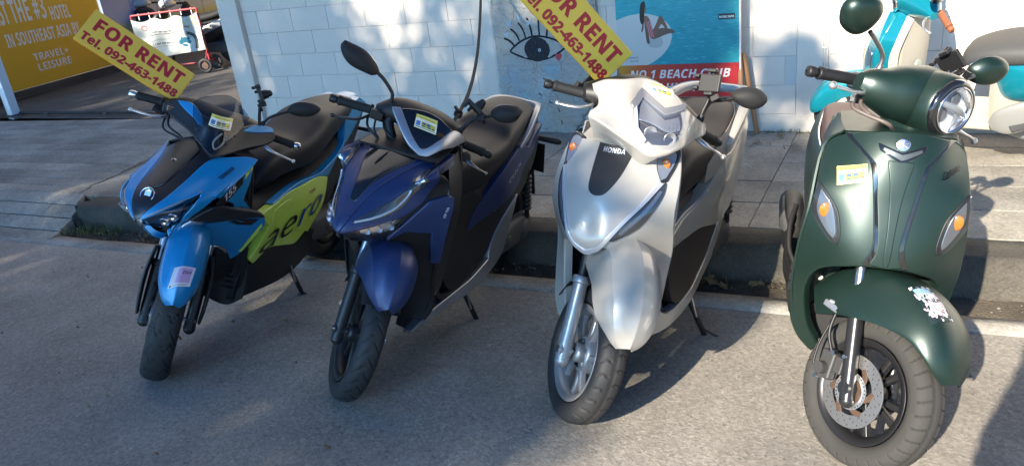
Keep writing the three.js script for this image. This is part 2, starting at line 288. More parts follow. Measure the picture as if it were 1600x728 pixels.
const M = {
  asphalt: std([1, 1, 1], 0.93, 0, { map: withMap(asphaltTex, 0.62), bumpMap: withMap(asphaltBump, 0.62), bumpScale: 0.0022, vertexColors: true }),
  lane: std([0.3, 0.3, 0.31], 0.93, 0, { map: withMap(asphaltTex, 0.4), bumpMap: withMap(asphaltBump, 0.4), bumpScale: 0.004 }),
  strip: std([0.95, 0.94, 0.93], 0.9, 0, { map: withMap(concTex, 0.8), bumpMap: withMap(concBump, 1.2), bumpScale: 0.003 }),
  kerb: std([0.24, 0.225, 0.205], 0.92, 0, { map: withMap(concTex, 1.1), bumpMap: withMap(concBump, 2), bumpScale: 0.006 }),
  pave: [0.78, 0.84, 0.72].map((c, i) => std([c, c * 0.97, c * 0.92], 0.93, 0, { map: withMap(concTex, 0.7 + 0.09 * i), bumpMap: withMap(concBump, 2.1), bumpScale: 0.004 })),
  ramp: [0.86, 0.94, 0.79].map((c, i) => std([c, c * 0.985, c * 0.96], 0.9, 0, { map: withMap(concTex, 0.45 + 0.07 * i), bumpMap: withMap(concBump, 1.5), bumpScale: 0.004 })),
  dirt: std([0.30, 0.26, 0.21], 1, 0, { map: withMap(concTex, 1.7), bumpMap: withMap(concBump, 3), bumpScale: 0.01 }),
  wall: [1, 0.97, 0.985].map((c, i) => std([c * 0.86, c * 0.775, c * 0.7], 0.72, 0, { map: withMap(wallTex, 0.8 + 0.13 * i), bumpMap: withMap(wallBump, 1.7), bumpScale: 0.0022 })),
  joint: std([0.5, 0.49, 0.47], 0.9),
  slab: std([0.5, 0.48, 0.44], 0.95),
  rubber: std([0.019, 0.019, 0.02], 0.66, 0, { vertexColors: true, bumpMap: withMap(noiseA, 8), bumpScale: 0.0006 }),
  dustyRubber: std([0.033, 0.0315, 0.029], 0.85, 0, { vertexColors: true, bumpMap: withMap(noiseA, 8), bumpScale: 0.0008 }),
  black: std([0.008, 0.008, 0.009], 0.5), blackGloss: phys([0.008, 0.008, 0.009], 0.12, 0, { clearcoat: 1, clearcoatRoughness: 0.05 }),
  blackMatte: std([0.0095, 0.0095, 0.0105], 0.74, 0, { bumpMap: withMap(noiseA, 14), bumpScale: 0.0004 }),
  grey: std([0.06, 0.06, 0.063], 0.6), alu: std([0.62, 0.62, 0.62], 0.35, 0.9), steel: std([0.45, 0.45, 0.46], 0.28, 1), chrome: std([0.8, 0.8, 0.82], 0.08, 1),
  silverPaint: phys([0.34, 0.34, 0.345], 0.38, 0.6, { clearcoat: 0.5, clearcoatRoughness: 0.2 }),
  mirrorGlass: std([0.85, 0.87, 0.9], 0.02, 1),
  lens: phys([0.95, 0.97, 1], 0.03, 0, { transmission: 1, thickness: 0, ior: 1.45, clearcoat: 1 }),
  smokedLens: phys([0.42, 0.45, 0.5], 0.04, 0, { transmission: 1, thickness: 0, ior: 1.45 }),
  lampDim: std([0.2, 0.215, 0.235], 0.3, 0.75), lampBright: std([0.72, 0.73, 0.75], 0.3, 0.55, {}), lampSilver: std([0.36, 0.38, 0.41], 0.32, 0.7), reflector: std([0.6, 0.6, 0.61], 0.22, 1), amber: phys([0.62, 0.17, 0.015], 0.15, 0, { clearcoat: 1, transmission: 0.25, thickness: 0 }),
  drl: phys([0.4, 0.45, 0.52], 0.22, 0.1, { clearcoat: 1 }),
  darkLens: phys([0.035, 0.04, 0.048], 0.08, 0.2, { clearcoat: 1, clearcoatRoughness: 0.03 }),
  white: std([0.78, 0.78, 0.77], 0.45), rust: std([0.075, 0.045, 0.03], 0.7, 0.3), wood: std([0.27, 0.14, 0.065], 0.6, 0, { bumpMap: withMap(noiseA, 6), bumpScale: 0.001 }),
  redPipe: std([0.28, 0.03, 0.035], 0.5), leaf: std([0.05, 0.1, 0.03], 0.7), dryLeaf: std([0.2, 0.13, 0.06], 0.9),
  cable: std([0.006, 0.006, 0.006], 0.85), signYellow: std([0.8, 0.46, 0.035], 0.5),
};
// ================================================================ ground
const kz = (x) => -3.285 - 0.048 * x;                               // front line of the kerb
const roadY = (z) => (z < 1.2 ? 0.05 * (z + 2.78) : 0.199 + 0.0 * z - 0.004 * (z - 1.2));
function sheet(x0, x1, nx, zs, yf, color) {                          // zs: function of x -> list of z
  const pos = [], uv = [], idx = [], col = [], n = zs(0).length;
  for (let i = 0; i <= nx; i++) { const x = lerp(x0, x1, i / nx), Z = zs(x); Z.forEach((z, j) => { pos.push(x, yf(x, z, j), z); uv.push(x, -z); if (color) col.push(...color(x, z)); }); }
  for (let i = 0; i < nx; i++) for (let j = 0; j < n - 1; j++) { const a = i * n + j, b = a + 1, c = a + n, d = c + 1; idx.push(a, b, c, b, d, c); }
  const g = new THREE.BufferGeometry(); g.setAttribute('position', new THREE.Float32BufferAttribute(pos, 3)); g.setAttribute('uv', new THREE.Float32BufferAttribute(uv, 2)); if (color) g.setAttribute('color', new THREE.Float32BufferAttribute(col, 3)); g.setIndex(idx); g.computeVertexNormals();
  return g;
}
{ // ground to the horizon
  const g = new THREE.PlaneGeometry(1200, 1200, 1, 1); g.rotateX(-Math.PI / 2); g.translate(0, -0.3, 0);
  struct('ground', g, std([0.2, 0.18, 0.15], 1));
  const zs = (x) => { const a = [], z0 = kz(x) + 0.335; for (let i = 0; i <= 60; i++) a.push(z0 + (6 - z0) * (i / 60)); a.push(9, 14, 22); return a; };
  const stains = [[-2.05, -2.22, 0.32, 0.16, 0.5], [-2.4, -2.24, 0.1, 0.07, 0.55], [-1.2, -2.1, 0.5, 0.2, 0.8], [-3.2, -1.6, 0.9, 0.25, 0.9], [-0.5, -1.5, 0.7, 0.2, 0.9]];
  struct('road', sheet(-26, 22, 320, zs, (x, z) => roadY(z) + 0.004 * (vnoise(x * 1.3 + 50, z * 1.3 + 50, 999, 7) - 0.5), (x, z) => {
    let k = 0.92 + 0.46 * (fbm(x * 0.8 + 70, z * 0.8 + 70, 999, 4, 12) - 0.5); for (const s of stains) { const d = ((x - s[0]) / s[2]) ** 2 + ((z - s[1]) / s[3]) ** 2, n = fbm(x * 9 + 90, z * 9 + 90, 999, 3, 5); k *= lerp(1, s[4], Math.exp(-d * 1.6) * sstep(0.2, 0.6, n + 0.15)); }
    const e = sstep(0.45, 0.0, z - kz(x) - 0.3); k *= 1 + 0.12 * e; return [k, k * 0.985, k * 0.96];
  }), M.asphalt);
  // concrete strip along the gutter, a little proud and chipped
  const r = rng(5);
  struct('gutter_strip', sheet(-26, 22, 400, (x) => { const j = 0.02 * (vnoise(x * 4 + 50, 3, 999, 3) - 0.5); return [kz(x) + 0.205 + j, kz(x) + 0.215 + j, kz(x) + 0.27, kz(x) + 0.345 + j * 0.6, kz(x) + 0.352 + j * 0.6]; }, (x, z, j) => [-0.05, 0.008, 0.008, 0.004, -0.03][j] + roadY(z) * 0.9 + 0.003 * (vnoise(x * 9 + 90, z * 30 + 90, 999, 4) - 0.5)), M.strip);
  struct('gutter', sheet(-26, 22, 500, (x) => [0, 1, 2, 3, 4, 5, 6].map((i) => kz(x) - 0.02 + (0.25 * i) / 6), (x, z) => -0.035 + 0.022 * fbm(x * 7 + 80, z * 12 + 80, 999, 4, 8) - 0.01), M.dirt);
  // kerb
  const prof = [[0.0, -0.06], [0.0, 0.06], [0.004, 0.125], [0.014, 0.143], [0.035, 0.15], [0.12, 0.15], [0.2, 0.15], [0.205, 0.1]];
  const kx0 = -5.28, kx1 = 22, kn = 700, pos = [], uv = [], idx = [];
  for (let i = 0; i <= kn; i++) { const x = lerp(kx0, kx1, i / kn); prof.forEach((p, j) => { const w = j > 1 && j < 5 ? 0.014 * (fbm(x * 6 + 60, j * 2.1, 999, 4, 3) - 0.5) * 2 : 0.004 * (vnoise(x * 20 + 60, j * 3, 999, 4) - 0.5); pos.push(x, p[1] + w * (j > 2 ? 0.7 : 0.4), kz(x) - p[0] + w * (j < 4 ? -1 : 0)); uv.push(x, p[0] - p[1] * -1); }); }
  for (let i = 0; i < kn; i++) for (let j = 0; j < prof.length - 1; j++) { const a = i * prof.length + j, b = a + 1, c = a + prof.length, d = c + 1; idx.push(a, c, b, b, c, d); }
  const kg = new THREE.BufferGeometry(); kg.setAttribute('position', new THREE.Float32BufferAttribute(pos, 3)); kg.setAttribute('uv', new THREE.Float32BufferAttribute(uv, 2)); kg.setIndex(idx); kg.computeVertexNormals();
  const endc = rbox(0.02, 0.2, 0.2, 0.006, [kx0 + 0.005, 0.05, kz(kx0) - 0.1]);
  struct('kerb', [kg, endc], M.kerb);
  // pavement of concrete slabs in rows of 0.34 m
  const base = struct('sidewalk', sheet(-5.75, 22, 30, (x) => [kz(x) - 0.2, -5.172], () => 0.136), M.dirt);
  const rows = [0.208, 0.555, 0.895, 1.235, 1.575, 1.915], rr = rng(11);
  for (let k = 0; k < rows.length; k++) for (let c = -4; c < 5; c++) {
    const xa = -0.655 + 1.5 * c + 0.0015, xb = xa + 1.5 - 0.003, X0 = Math.max(xa, -5.72); if (xb < -5.6) continue;
    const p = (x, o) => Math.max(kz(x) - o, -5.17), g0 = 0.003, o0 = rows[k] + g0, o1 = (rows[k + 1] || 9) - g0; if (p(X0, o0) <= -5.165) continue;
    const dy = (rr() - 0.5) * 0.004, ch = 0.003, P = [], I = [];
    const ring = (i, y) => [[X0 + i, y, p(X0, o0) - i], [xb - i, y, p(xb, o0) - i], [xb - i, y, p(xb, o1) + i], [X0 + i, y, p(X0, o1) + i]];
    const A = ring(0, 0.12), B = ring(0, 0.15 + dy - ch), C = ring(ch, 0.15 + dy); P.push(...A, ...B, ...C);
    for (let l = 0; l < 2; l++) for (let i = 0; i < 4; i++) { const a = l * 4 + i, b = l * 4 + (i + 1) % 4; I.push(a, b, a + 4, b, b + 4, a + 4); } I.push(8, 9, 10, 8, 10, 11);
    let g = new THREE.BufferGeometry(); g.setAttribute('position', new THREE.Float32BufferAttribute(P.flat(), 3)); g.setIndex(I); g = g.toNonIndexed(); g.computeVertexNormals(); g.setAttribute('uv', new THREE.Float32BufferAttribute(Array.from({ length: g.attributes.position.count }, (_, i) => [g.attributes.position.getX(i), -g.attributes.position.getZ(i)]).flat(), 2));
    const m = new THREE.Mesh(g, M.pave[Math.floor(rr() * 3)]); m.name = 'paving_slab'; m.castShadow = m.receiveShadow = true; base.add(m);
  }
  // driveway ramp of scored concrete: strips across
  const edge = (o) => (o > 0.05 ? -5.2 + (0.33 - o) * -0.25 : -5.27 - 0.36 * sstep(0.05, -0.4, o) - 0.14 * sstep(-0.4, -1.2, o));
  const ry = (o) => (o > -0.2 ? 0.15 * sstep(0.36, -0.28, o) * 1.08 : 0.158 + 0.045 * sstep(-0.2, -2.4, o));
  const rs = [0.335, 0.18, 0.05, -0.08, -0.22]; for (let o = -0.37; o > -2.2; o -= 0.155 + 0.03 * hash2(o * 100, 4)) rs.push(o); rs.push(-2.3);
  const rb = struct('ramp', sheet(-26, -5.5, 40, (x) => [0.3, 0.1, -0.1, -0.4, -1, -2, -2.4].map((o) => kz(x) + o), (x, z) => ry(z - kz(x)) - 0.03), M.dirt);
  for (let k = 0; k < rs.length - 1; k++) {
    const o0 = rs[k] - 0.004, o1 = rs[k + 1] + 0.004, nx = 60, N = 4, pos = [], uv = [], idx = [], os = [o0, o0 - 0.006, o1 + 0.006, o1], e = (edge(o0) + edge(o1)) / 2;
    const col = (x, dy) => os.forEach((o, j) => { const xx = Math.min(x, lerp(edge(o0), edge(o1), j / 3)), yy = ry(o) + (j === 0 || j === 3 ? -0.006 : 0) + 0.012 * (fbm(xx * 1.2 + 60, o * 3 + 60, 999, 3, 6) - 0.5) + dy; pos.push(xx, yy, kz(xx) + o); uv.push(xx, -(kz(xx) + o)); });
    for (let i = 0; i <= nx; i++) col(lerp(-26, -5.0, Math.pow(i / nx, 0.5)), 0); col(-5.0, -0.004); pos.slice(-12).forEach(() => 0); const n0 = pos.length - 12; for (let j = 0; j < 4; j++) { pos[n0 + j * 3] += 0.012; pos[n0 + j * 3 + 1] -= 0.1; }
    for (let i = 0; i <= nx; i++) for (let j = 0; j < N - 1; j++) { const a = i * N + j, b = a + 1, c = a + N, d = c + 1; idx.push(a, c, b, b, c, d); }
    const g = new THREE.BufferGeometry(); g.setAttribute('position', new THREE.Float32BufferAttribute(pos, 3)); g.setAttribute('uv', new THREE.Float32BufferAttribute(uv, 2)); g.setIndex(idx); g.computeVertexNormals();
    const m = new THREE.Mesh(g, M.ramp[k % 3]); m.name = 'concrete_strip'; m.castShadow = m.receiveShadow = true; rb.add(m);
  }
  struct('lane', sheet(-40, -5.7, 10, () => [-5.35, -8, -14, -60], () => 0.175), M.lane);
}
// scattered leaves, grit and pebbles
{
  const r = rng(31), gs = [], gl = [];
  for (let i = 0; i < 420; i++) { const x = lerp(-5.2, 1.2, r()), o = 0.02 + 0.17 * r(); if (fbm(x * 2 + 40, 5, 99, 3, 9) < 0.42) continue; const s = 0.006 + 0.016 * r(); gl.push(xf(new THREE.CircleGeometry(s, 5), { r: [-90 + 60 * (r() - 0.5), 360 * r(), 60 * (r() - 0.5)], t: [x, -0.014 + 0.012 * r(), kz(x) + o], s: [1, 0.55, 1] })); }
  for (let i = 0; i < 40; i++) { const x = lerp(-0.95, -0.35, r()), o = 0.04 + 0.1 * r(), s = 0.012 + 0.02 * r(); gl.push(xf(new THREE.CircleGeometry(s, 5), { r: [-90 + 80 * (r() - 0.5), 360 * r(), 60 * (r() - 0.5)], t: [x, -0.012 + 0.015 * r(), kz(x) + o], s: [1, 0.6, 1] })); }
  for (let i = 0; i < 46; i++) { const x = lerp(-1.25, -0.6, r()), z = lerp(-4.7, -5.1, r()), s = 0.01 + 0.016 * r(); gl.push(xf(new THREE.CircleGeometry(s, 5), { r: [-90 + 40 * (r() - 0.5), 360 * r(), 40 * (r() - 0.5)], t: [x, 0.158, z], s: [1, 0.5, 1] })); }
  for (let i = 0; i < 14; i++) { const x = lerp(-4.4, 0.6, r()), z = lerp(-1.2, -2.6, r()), s = 0.008 + 0.01 * r(); gl.push(xf(new THREE.CircleGeometry(s, 5), { r: [-90 + 50 * (r() - 0.5), 360 * r(), 30 * (r() - 0.5)], t: [x, roadY(z) + 0.006, z], s: [1, 0.5, 1] })); }
  const lm = part(scene, 'fallen_leaves', gl, M.dryLeaf); lm.userData = { kind: 'stuff', label: 'dry brown leaves scattered in the gutter and on the pavement', category: 'leaves' };
  for (let i = 0; i < 520; i++) { const g = r() < 0.75, x = lerp(-5.3, 1.4, r()), z = g ? kz(x) + 0.2 * r() : lerp(-0.9, -2.8, r()), s = (g ? 0.003 : 0.0025) + 0.006 * r() * r(), q = new THREE.IcosahedronGeometry(s, 0); gs.push(xf(q, { r: [r() * 360, r() * 360, 0], t: [x, (g ? -0.012 : roadY(z)) + s * 0.4, z], s: [1, 0.7, 1.2] })); }
  const pm = part(scene, 'pebbles', gs, std([0.15, 0.135, 0.115], 0.9)); pm.userData = { kind: 'stuff', label: 'small pebbles and grit lying in the gutter and on the asphalt', category: 'pebbles' };
  const gr = []; for (let i = 0; i < 150; i++) { const a = r(), x = -5.32 + 0.5 * a + 0.08 * r(), z = kz(x) + 0.03 + 0.18 * r() * (1 - a * 0.6), h = 0.025 + 0.05 * r(); gr.push(xf(new THREE.PlaneGeometry(0.004, h, 1, 3).translate(0, h / 2, 0), { r: [(r() - 0.5) * 90, r() * 360, (r() - 0.5) * 60], t: [x, -0.01, z] })); }
  for (let i = 0; i < 110; i++) { const x = -0.86 + 0.45 * r(), h = 0.01 + 0.025 * r(); gr.push(xf(new THREE.PlaneGeometry(0.003, h, 1, 2).translate(0, h / 2, 0), { r: [(r() - 0.5) * 80, r() * 360, (r() - 0.5) * 60], t: [x, 0.148, -5.15 + 0.05 * r()] })); }
  const gm = part(scene, 'grass', gr, std([0.10, 0.11, 0.035], 0.9)); gm.userData = { kind: 'stuff', label: 'thin weeds growing at the kerb end and along the wall foot', category: 'weeds' };
}
// ================================================================ white block wall
const WZ = -5.172;
{
  const back = struct('wall', [rbox(2.75, 2.5, 0.2, 0.004, [-4.28, 1.33, WZ - 0.107]), rbox(14, 2.5, 0.2, 0.004, [4.1, 1.33, WZ - 0.107])], M.joint);
  const rr = rng(3), geo = new Map();
  const block = (x0, x1, y0, y1, proud = 0) => {
    const w = x1 - x0 - 0.003, h = y1 - y0 - 0.003, k = [w, h].map((v) => v.toFixed(3)).join();
    if (!geo.has(k)) { const g = rbox(w, h, 0.06, 0.0016, [0, 0, 0], [0, 0, 0], 1), p = g.attributes.position, uv = g.attributes.uv; for (let i = 0; i < p.count; i++) uv.setXY(i, p.getX(i), p.getY(i)); geo.set(k, g); }
    const m = new THREE.Mesh(geo.get(k), M.wall[Math.floor(rr() * 3)]); m.name = 'block'; m.castShadow = m.receiveShadow = true; m.position.set((x0 + x1) / 2, (y0 + y1) / 2, WZ - 0.03 + proud + 0.0012 * (rr() - 0.5));
    back.add(m);
  };
  const H = 0.1955, y0 = 0.232;
  for (let k = 0; k < 11; k++) {
    const ya = y0 + H * k, off = k % 2 ? 0.2 : 0;
    for (let c = -1; c < 7; c++) { const xa = Math.max(-5.44 + 0.0, -5.27 - 0.4 + off + 0.402 * c), xb = Math.min(-2.97, -5.27 - 0.4 + off + 0.402 * (c + 1)); if (xb - xa > 0.03) block(xa, xb, ya, ya + H); }
  }
  block(-5.44, -2.97, 0.1, y0, 0.004);
  const RY = [0.08, 0.267, 0.462, 0.652, 0.845, 1.04, 1.235, 1.43, 1.62, 1.81, 2.0, 2.2, 2.4];
  for (let k = 1; k < RY.length - 1; k++) {
    const odd = k % 2;
    for (let c = 0; c < 4; c++) { const xa = -2.15 + (odd ? 0.0 : -0.2) + 0.402 * c, A = Math.max(-2.02, xa), B = Math.min(-0.672, xa + 0.402); if (B - A > 0.03) block(A, B, RY[k], RY[k + 1]); }
    for (let c = 0; c < 18; c++) block(-0.48 + 0.62 * c, -0.48 + 0.62 * (c + 1), RY[k], RY[k + 1]);
  }
  // rendered plinth, corner pilasters
  const skinMat = M.wall[1];
  const pil = (name, w, h, d, x, y, z) => { const g = rbox(w, h, d, 0.006, [x, y, z]), p = g.attributes.position, uv = g.attributes.uv; for (let i = 0; i < p.count; i++) uv.setXY(i, p.getX(i) + p.getZ(i), p.getY(i)); const m = part(back, name, g, skinMat); return m; };
  pil('plinth', 14, 0.19, 0.07, 4.98, 0.172, WZ - 0.03); pil('plinth', 0.12, 0.19, 0.07, -2.08, 0.172, WZ - 0.03);
  pil('pilaster', 0.19, 2.6, 0.07, -0.576, 1.37, WZ - 0.026);
  pil('pilaster', 0.24, 2.7, 0.3, -5.56, 1.4, WZ - 0.1); pil('pilaster', 0.115, 2.6, 0.1, -2.915, 1.37, WZ - 0.02);
  back.userData.label = 'white painted block wall behind the scooters';
  // downpipe
  const p = thing('drain_pipe', 'thin white plastic pipe running up the white wall behind the green scooter', 'pipe');
  part(p, 'pipe', [cyl([-0.505, 0.15, WZ + 0.012], [-0.505, 2.5, WZ + 0.012], 0.0085, 0.0085, 12)], std([0.55, 0.52, 0.46], 0.5)); part(p, 'clip', [rbox(0.03, 0.012, 0.02, 0.003, [-0.505, 0.7, WZ + 0.01]), rbox(0.03, 0.012, 0.02, 0.003, [-0.505, 1.5, WZ + 0.01])], M.white);
}
// ================================================================ mural slab
{
  const t = thing('mural_slab', 'rough grey concrete slab painted with a black eye against the white wall', 'concrete slab');
  const W = 0.86, Hh = 1.5, x0 = -2.86, yb = 0.14, nx = 90, ny = 150, zf = WZ + 0.075;
  const tex = canvasTex(800, 1400, (c, w, h) => {
    const S = w / W, X = (x) => (x - x0) * S, Y = (y) => h - (y - yb) * S, r = rng(8);
    c.fillStyle = '#b9b4aa'; c.fillRect(0, 0, w, h);
    for (let i = 0; i < 9000; i++) { const v = 110 + r() * 110; c.fillStyle = `rgba(${v},${v * 0.97},${v * 0.92},${0.1 + 0.3 * r()})`; const q = 1 + 9 * r() * r(); c.beginPath(); c.arc(r() * w, r() * h, q, 0, 7); c.fill(); }
    const soft = (x, y, R, col, a) => { for (let i = 0; i < 700; i++) { const u = Math.sqrt(-2 * Math.log(r() + 1e-6)) * 0.45, v = r() * 6.28; c.fillStyle = col; c.globalAlpha = a * 0.55 * r(); c.beginPath(); c.arc(X(x) + Math.cos(v) * u * R * S, Y(y) + Math.sin(v) * u * R * S * 1.15, 2 + 8 * r(), 0, 7); c.fill(); } c.globalAlpha = 1; };
    soft(-2.72, 0.56, 0.17, '#8fb9d2', 0.5); soft(-2.62, 0.4, 0.15, '#8cc4d4', 0.5); soft(-2.55, 0.28, 0.13, '#a9d3d6', 0.5); soft(-2.38, 0.62, 0.09, '#93bfce', 0.4); soft(-2.3, 0.32, 0.17, '#c9ad8b', 0.5); soft(-2.45, 0.5, 0.1, '#c7d8d9', 0.5);
    // eye
    const E = (pts, fill, lw) => { c.beginPath(); pts.forEach((p, i) => i ? c.quadraticCurveTo(X(p[0]), Y(p[1]), X(p[2]), Y(p[3])) : c.moveTo(X(p[0]), Y(p[1]))); if (fill) { c.fillStyle = fill; c.fill(); } if (lw) { c.lineWidth = lw; c.strokeStyle = '#15161a'; c.stroke(); } };
    const ex = -2.48, ey = 0.77;
    E([[ex - 0.225, ey - 0.0], [ex - 0.02, ey + 0.19, ex + 0.24, ey + 0.02], [ex + 0.03, ey - 0.15, ex - 0.225, ey]], null, 13);
    c.fillStyle = '#2a2b30'; c.beginPath(); c.ellipse(X(ex), Y(ey + 0.005), 0.105 * S, 0.088 * S, 0, 0, 7); c.fill();
    c.strokeStyle = '#b9b6ae'; c.lineWidth = 10; c.beginPath(); c.ellipse(X(ex), Y(ey), 0.14 * S, 0.07 * S, 0, 2.3, 4.0); c.stroke(); c.beginPath(); c.ellipse(X(ex), Y(ey), 0.14 * S, 0.07 * S, 0, -0.9, 0.9); c.stroke();
    for (let i = 0; i < 500; i++) { const a = r() * 6.28, q = Math.sqrt(r()); c.fillStyle = `rgba(${90 + 60 * r()},${90 + 60 * r()},${95 + 60 * r()},0.35)`; c.fillRect(X(ex) + Math.cos(a) * q * 0.1 * S, Y(ey) + Math.sin(a) * q * 0.085 * S, 3, 3); }
    c.fillStyle = '#cfd8dc'; c.beginPath(); c.arc(X(ex + 0.02), Y(ey - 0.0), 11, 0, 7); c.fill(); c.fillStyle = '#6b6f8a'; c.beginPath(); c.arc(X(ex + 0.02), Y(ey), 6, 0, 7); c.fill();
    c.strokeStyle = '#17181c'; c.lineWidth = 13; c.lineCap = 'round';
    for (const [a, b, dx, dy] of [[-0.19, 0.045, -0.07, 0.05], [-0.14, 0.08, -0.06, 0.08], [-0.085, 0.1, -0.045, 0.1], [-0.03, 0.11, -0.025, 0.12], [0.03, 0.11, 0.005, 0.12], [0.09, 0.095, 0.035, 0.1]]) { c.beginPath(); c.moveTo(X(ex + a), Y(ey + b)); c.quadraticCurveTo(X(ex + a + dx * 0.3), Y(ey + b + dy * 0.7), X(ex + a + dx), Y(ey + b + dy)); c.stroke(); }
    c.fillStyle = '#a9c6d8'; for (const [a, b] of [[-0.24, 0.12], [-0.21, 0.2], [-0.12, 0.24], [-0.05, 0.2]]) { c.beginPath(); c.arc(X(ex + a), Y(ey + b), 15, 0, 7); c.fill(); }
    const hx = X(-2.31), hy = Y(0.72); c.fillStyle = '#c4545c'; c.beginPath(); c.moveTo(hx, hy + 34); c.bezierCurveTo(hx - 42, hy - 4, hx - 22, hy - 36, hx, hy - 12); c.bezierCurveTo(hx + 22, hy - 36, hx + 42, hy - 4, hx, hy + 34); c.fill();
    c.strokeStyle = '#23252a'; c.lineWidth = 7; for (const [a, b, q] of [[-2.45, 0.56, 0.6], [-2.38, 0.5, 0.9], [-2.42, 0.38, 0.4], [-2.35, 0.33, 1.2], [-2.5, 0.45, 0.7], [-2.33, 0.24, 1.4]]) { c.beginPath(); c.moveTo(X(a), Y(b)); c.lineTo(X(a) + 22 * Math.cos(q), Y(b) + 22 * Math.sin(q)); c.stroke(); }
    c.strokeStyle = '#c77f78'; c.lineWidth = 5; for (const [a, b, q] of [[-2.46, 0.63, 0.9], [-2.52, 0.56, 1.1], [-2.44, 0.52, 0.5]]) { c.beginPath(); c.moveTo(X(a), Y(b)); c.lineTo(X(a) + 30 * Math.cos(q), Y(b) + 30 * Math.sin(q)); c.stroke(); }
    c.strokeStyle = 'rgba(50,48,46,0.7)'; c.lineWidth = 2; for (let i = 0; i < 46; i++) { let x = r() * w, y = r() * h, a = r() * 6.28; c.beginPath(); c.moveTo(x, y); for (let k = 0; k < 12; k++) { a += (r() - 0.5) * 1.3; x += 12 * Math.cos(a); y += 12 * Math.sin(a); c.lineTo(x, y); } c.stroke(); }
  });
  const pos = [], uv = [], idx = [];
  const rightEdge = (v) => 1 - 0.02 * fbm(v * 30, 2, 999, 3, 1) - 0.25 * sstep(0.22, 0.0, v) * (0.6 + 0.6 * fbm(v * 40, 4, 999, 3, 2));
  const leftEdge = (v) => 0.012 * fbm(v * 40, 7, 999, 3, 5);
  for (let j = 0; j <= ny; j++) for (let i = 0; i <= nx; i++) {
    const v = j / ny, u = lerp(leftEdge(v), rightEdge(v), i / nx), x = x0 + u * W, y = yb + v * Hh;
    let d = 0.016 * (fbm(u * 9, v * 16, 999, 5, 3) - 0.5) + 0.008 * (fbm(u * 50, v * 80, 999, 3, 8) - 0.5) - 0.03 * sstep(0.0, 0.04, 0.04 - Math.min(i / nx, 1 - i / nx) * 0.9);
    if (Math.abs(v - 0.34) < 0.004 || Math.abs(v - 0.645) < 0.004) d -= 0.006; if (Math.abs(u - 0.55) < 0.005 && v < 0.34) d -= 0.006;
    d += 0.05 * sstep(0.16, 0.02, v) * sstep(0.4, 0.8, u) * (fbm(u * 12, v * 30, 999, 3, 14) - 0.2);
    pos.push(x, y, zf + d); uv.push(u, v * Hh / (1400 / 800 * W));
  }
  for (let j = 0; j < ny; j++) for (let i = 0; i < nx; i++) { const a = j * (nx + 1) + i; idx.push(a, a + 1, a + nx + 1, a + 1, a + nx + 2, a + nx + 1); }
  const g = new THREE.BufferGeometry(); g.setAttribute('position', new THREE.Float32BufferAttribute(pos, 3)); g.setAttribute('uv', new THREE.Float32BufferAttribute(uv, 2)); g.setIndex(idx); g.computeVertexNormals();
  part(t, 'painted_face', g, std([0.8, 0.8, 0.8], 0.92, 0, { map: tex, bumpMap: withMap(concBump, 3), bumpScale: 0.01 }));
  part(t, 'slab_body', [rbox(0.84, 1.46, 0.11, 0.01, [-2.44, 0.9, WZ + 0.0])], M.slab);
}
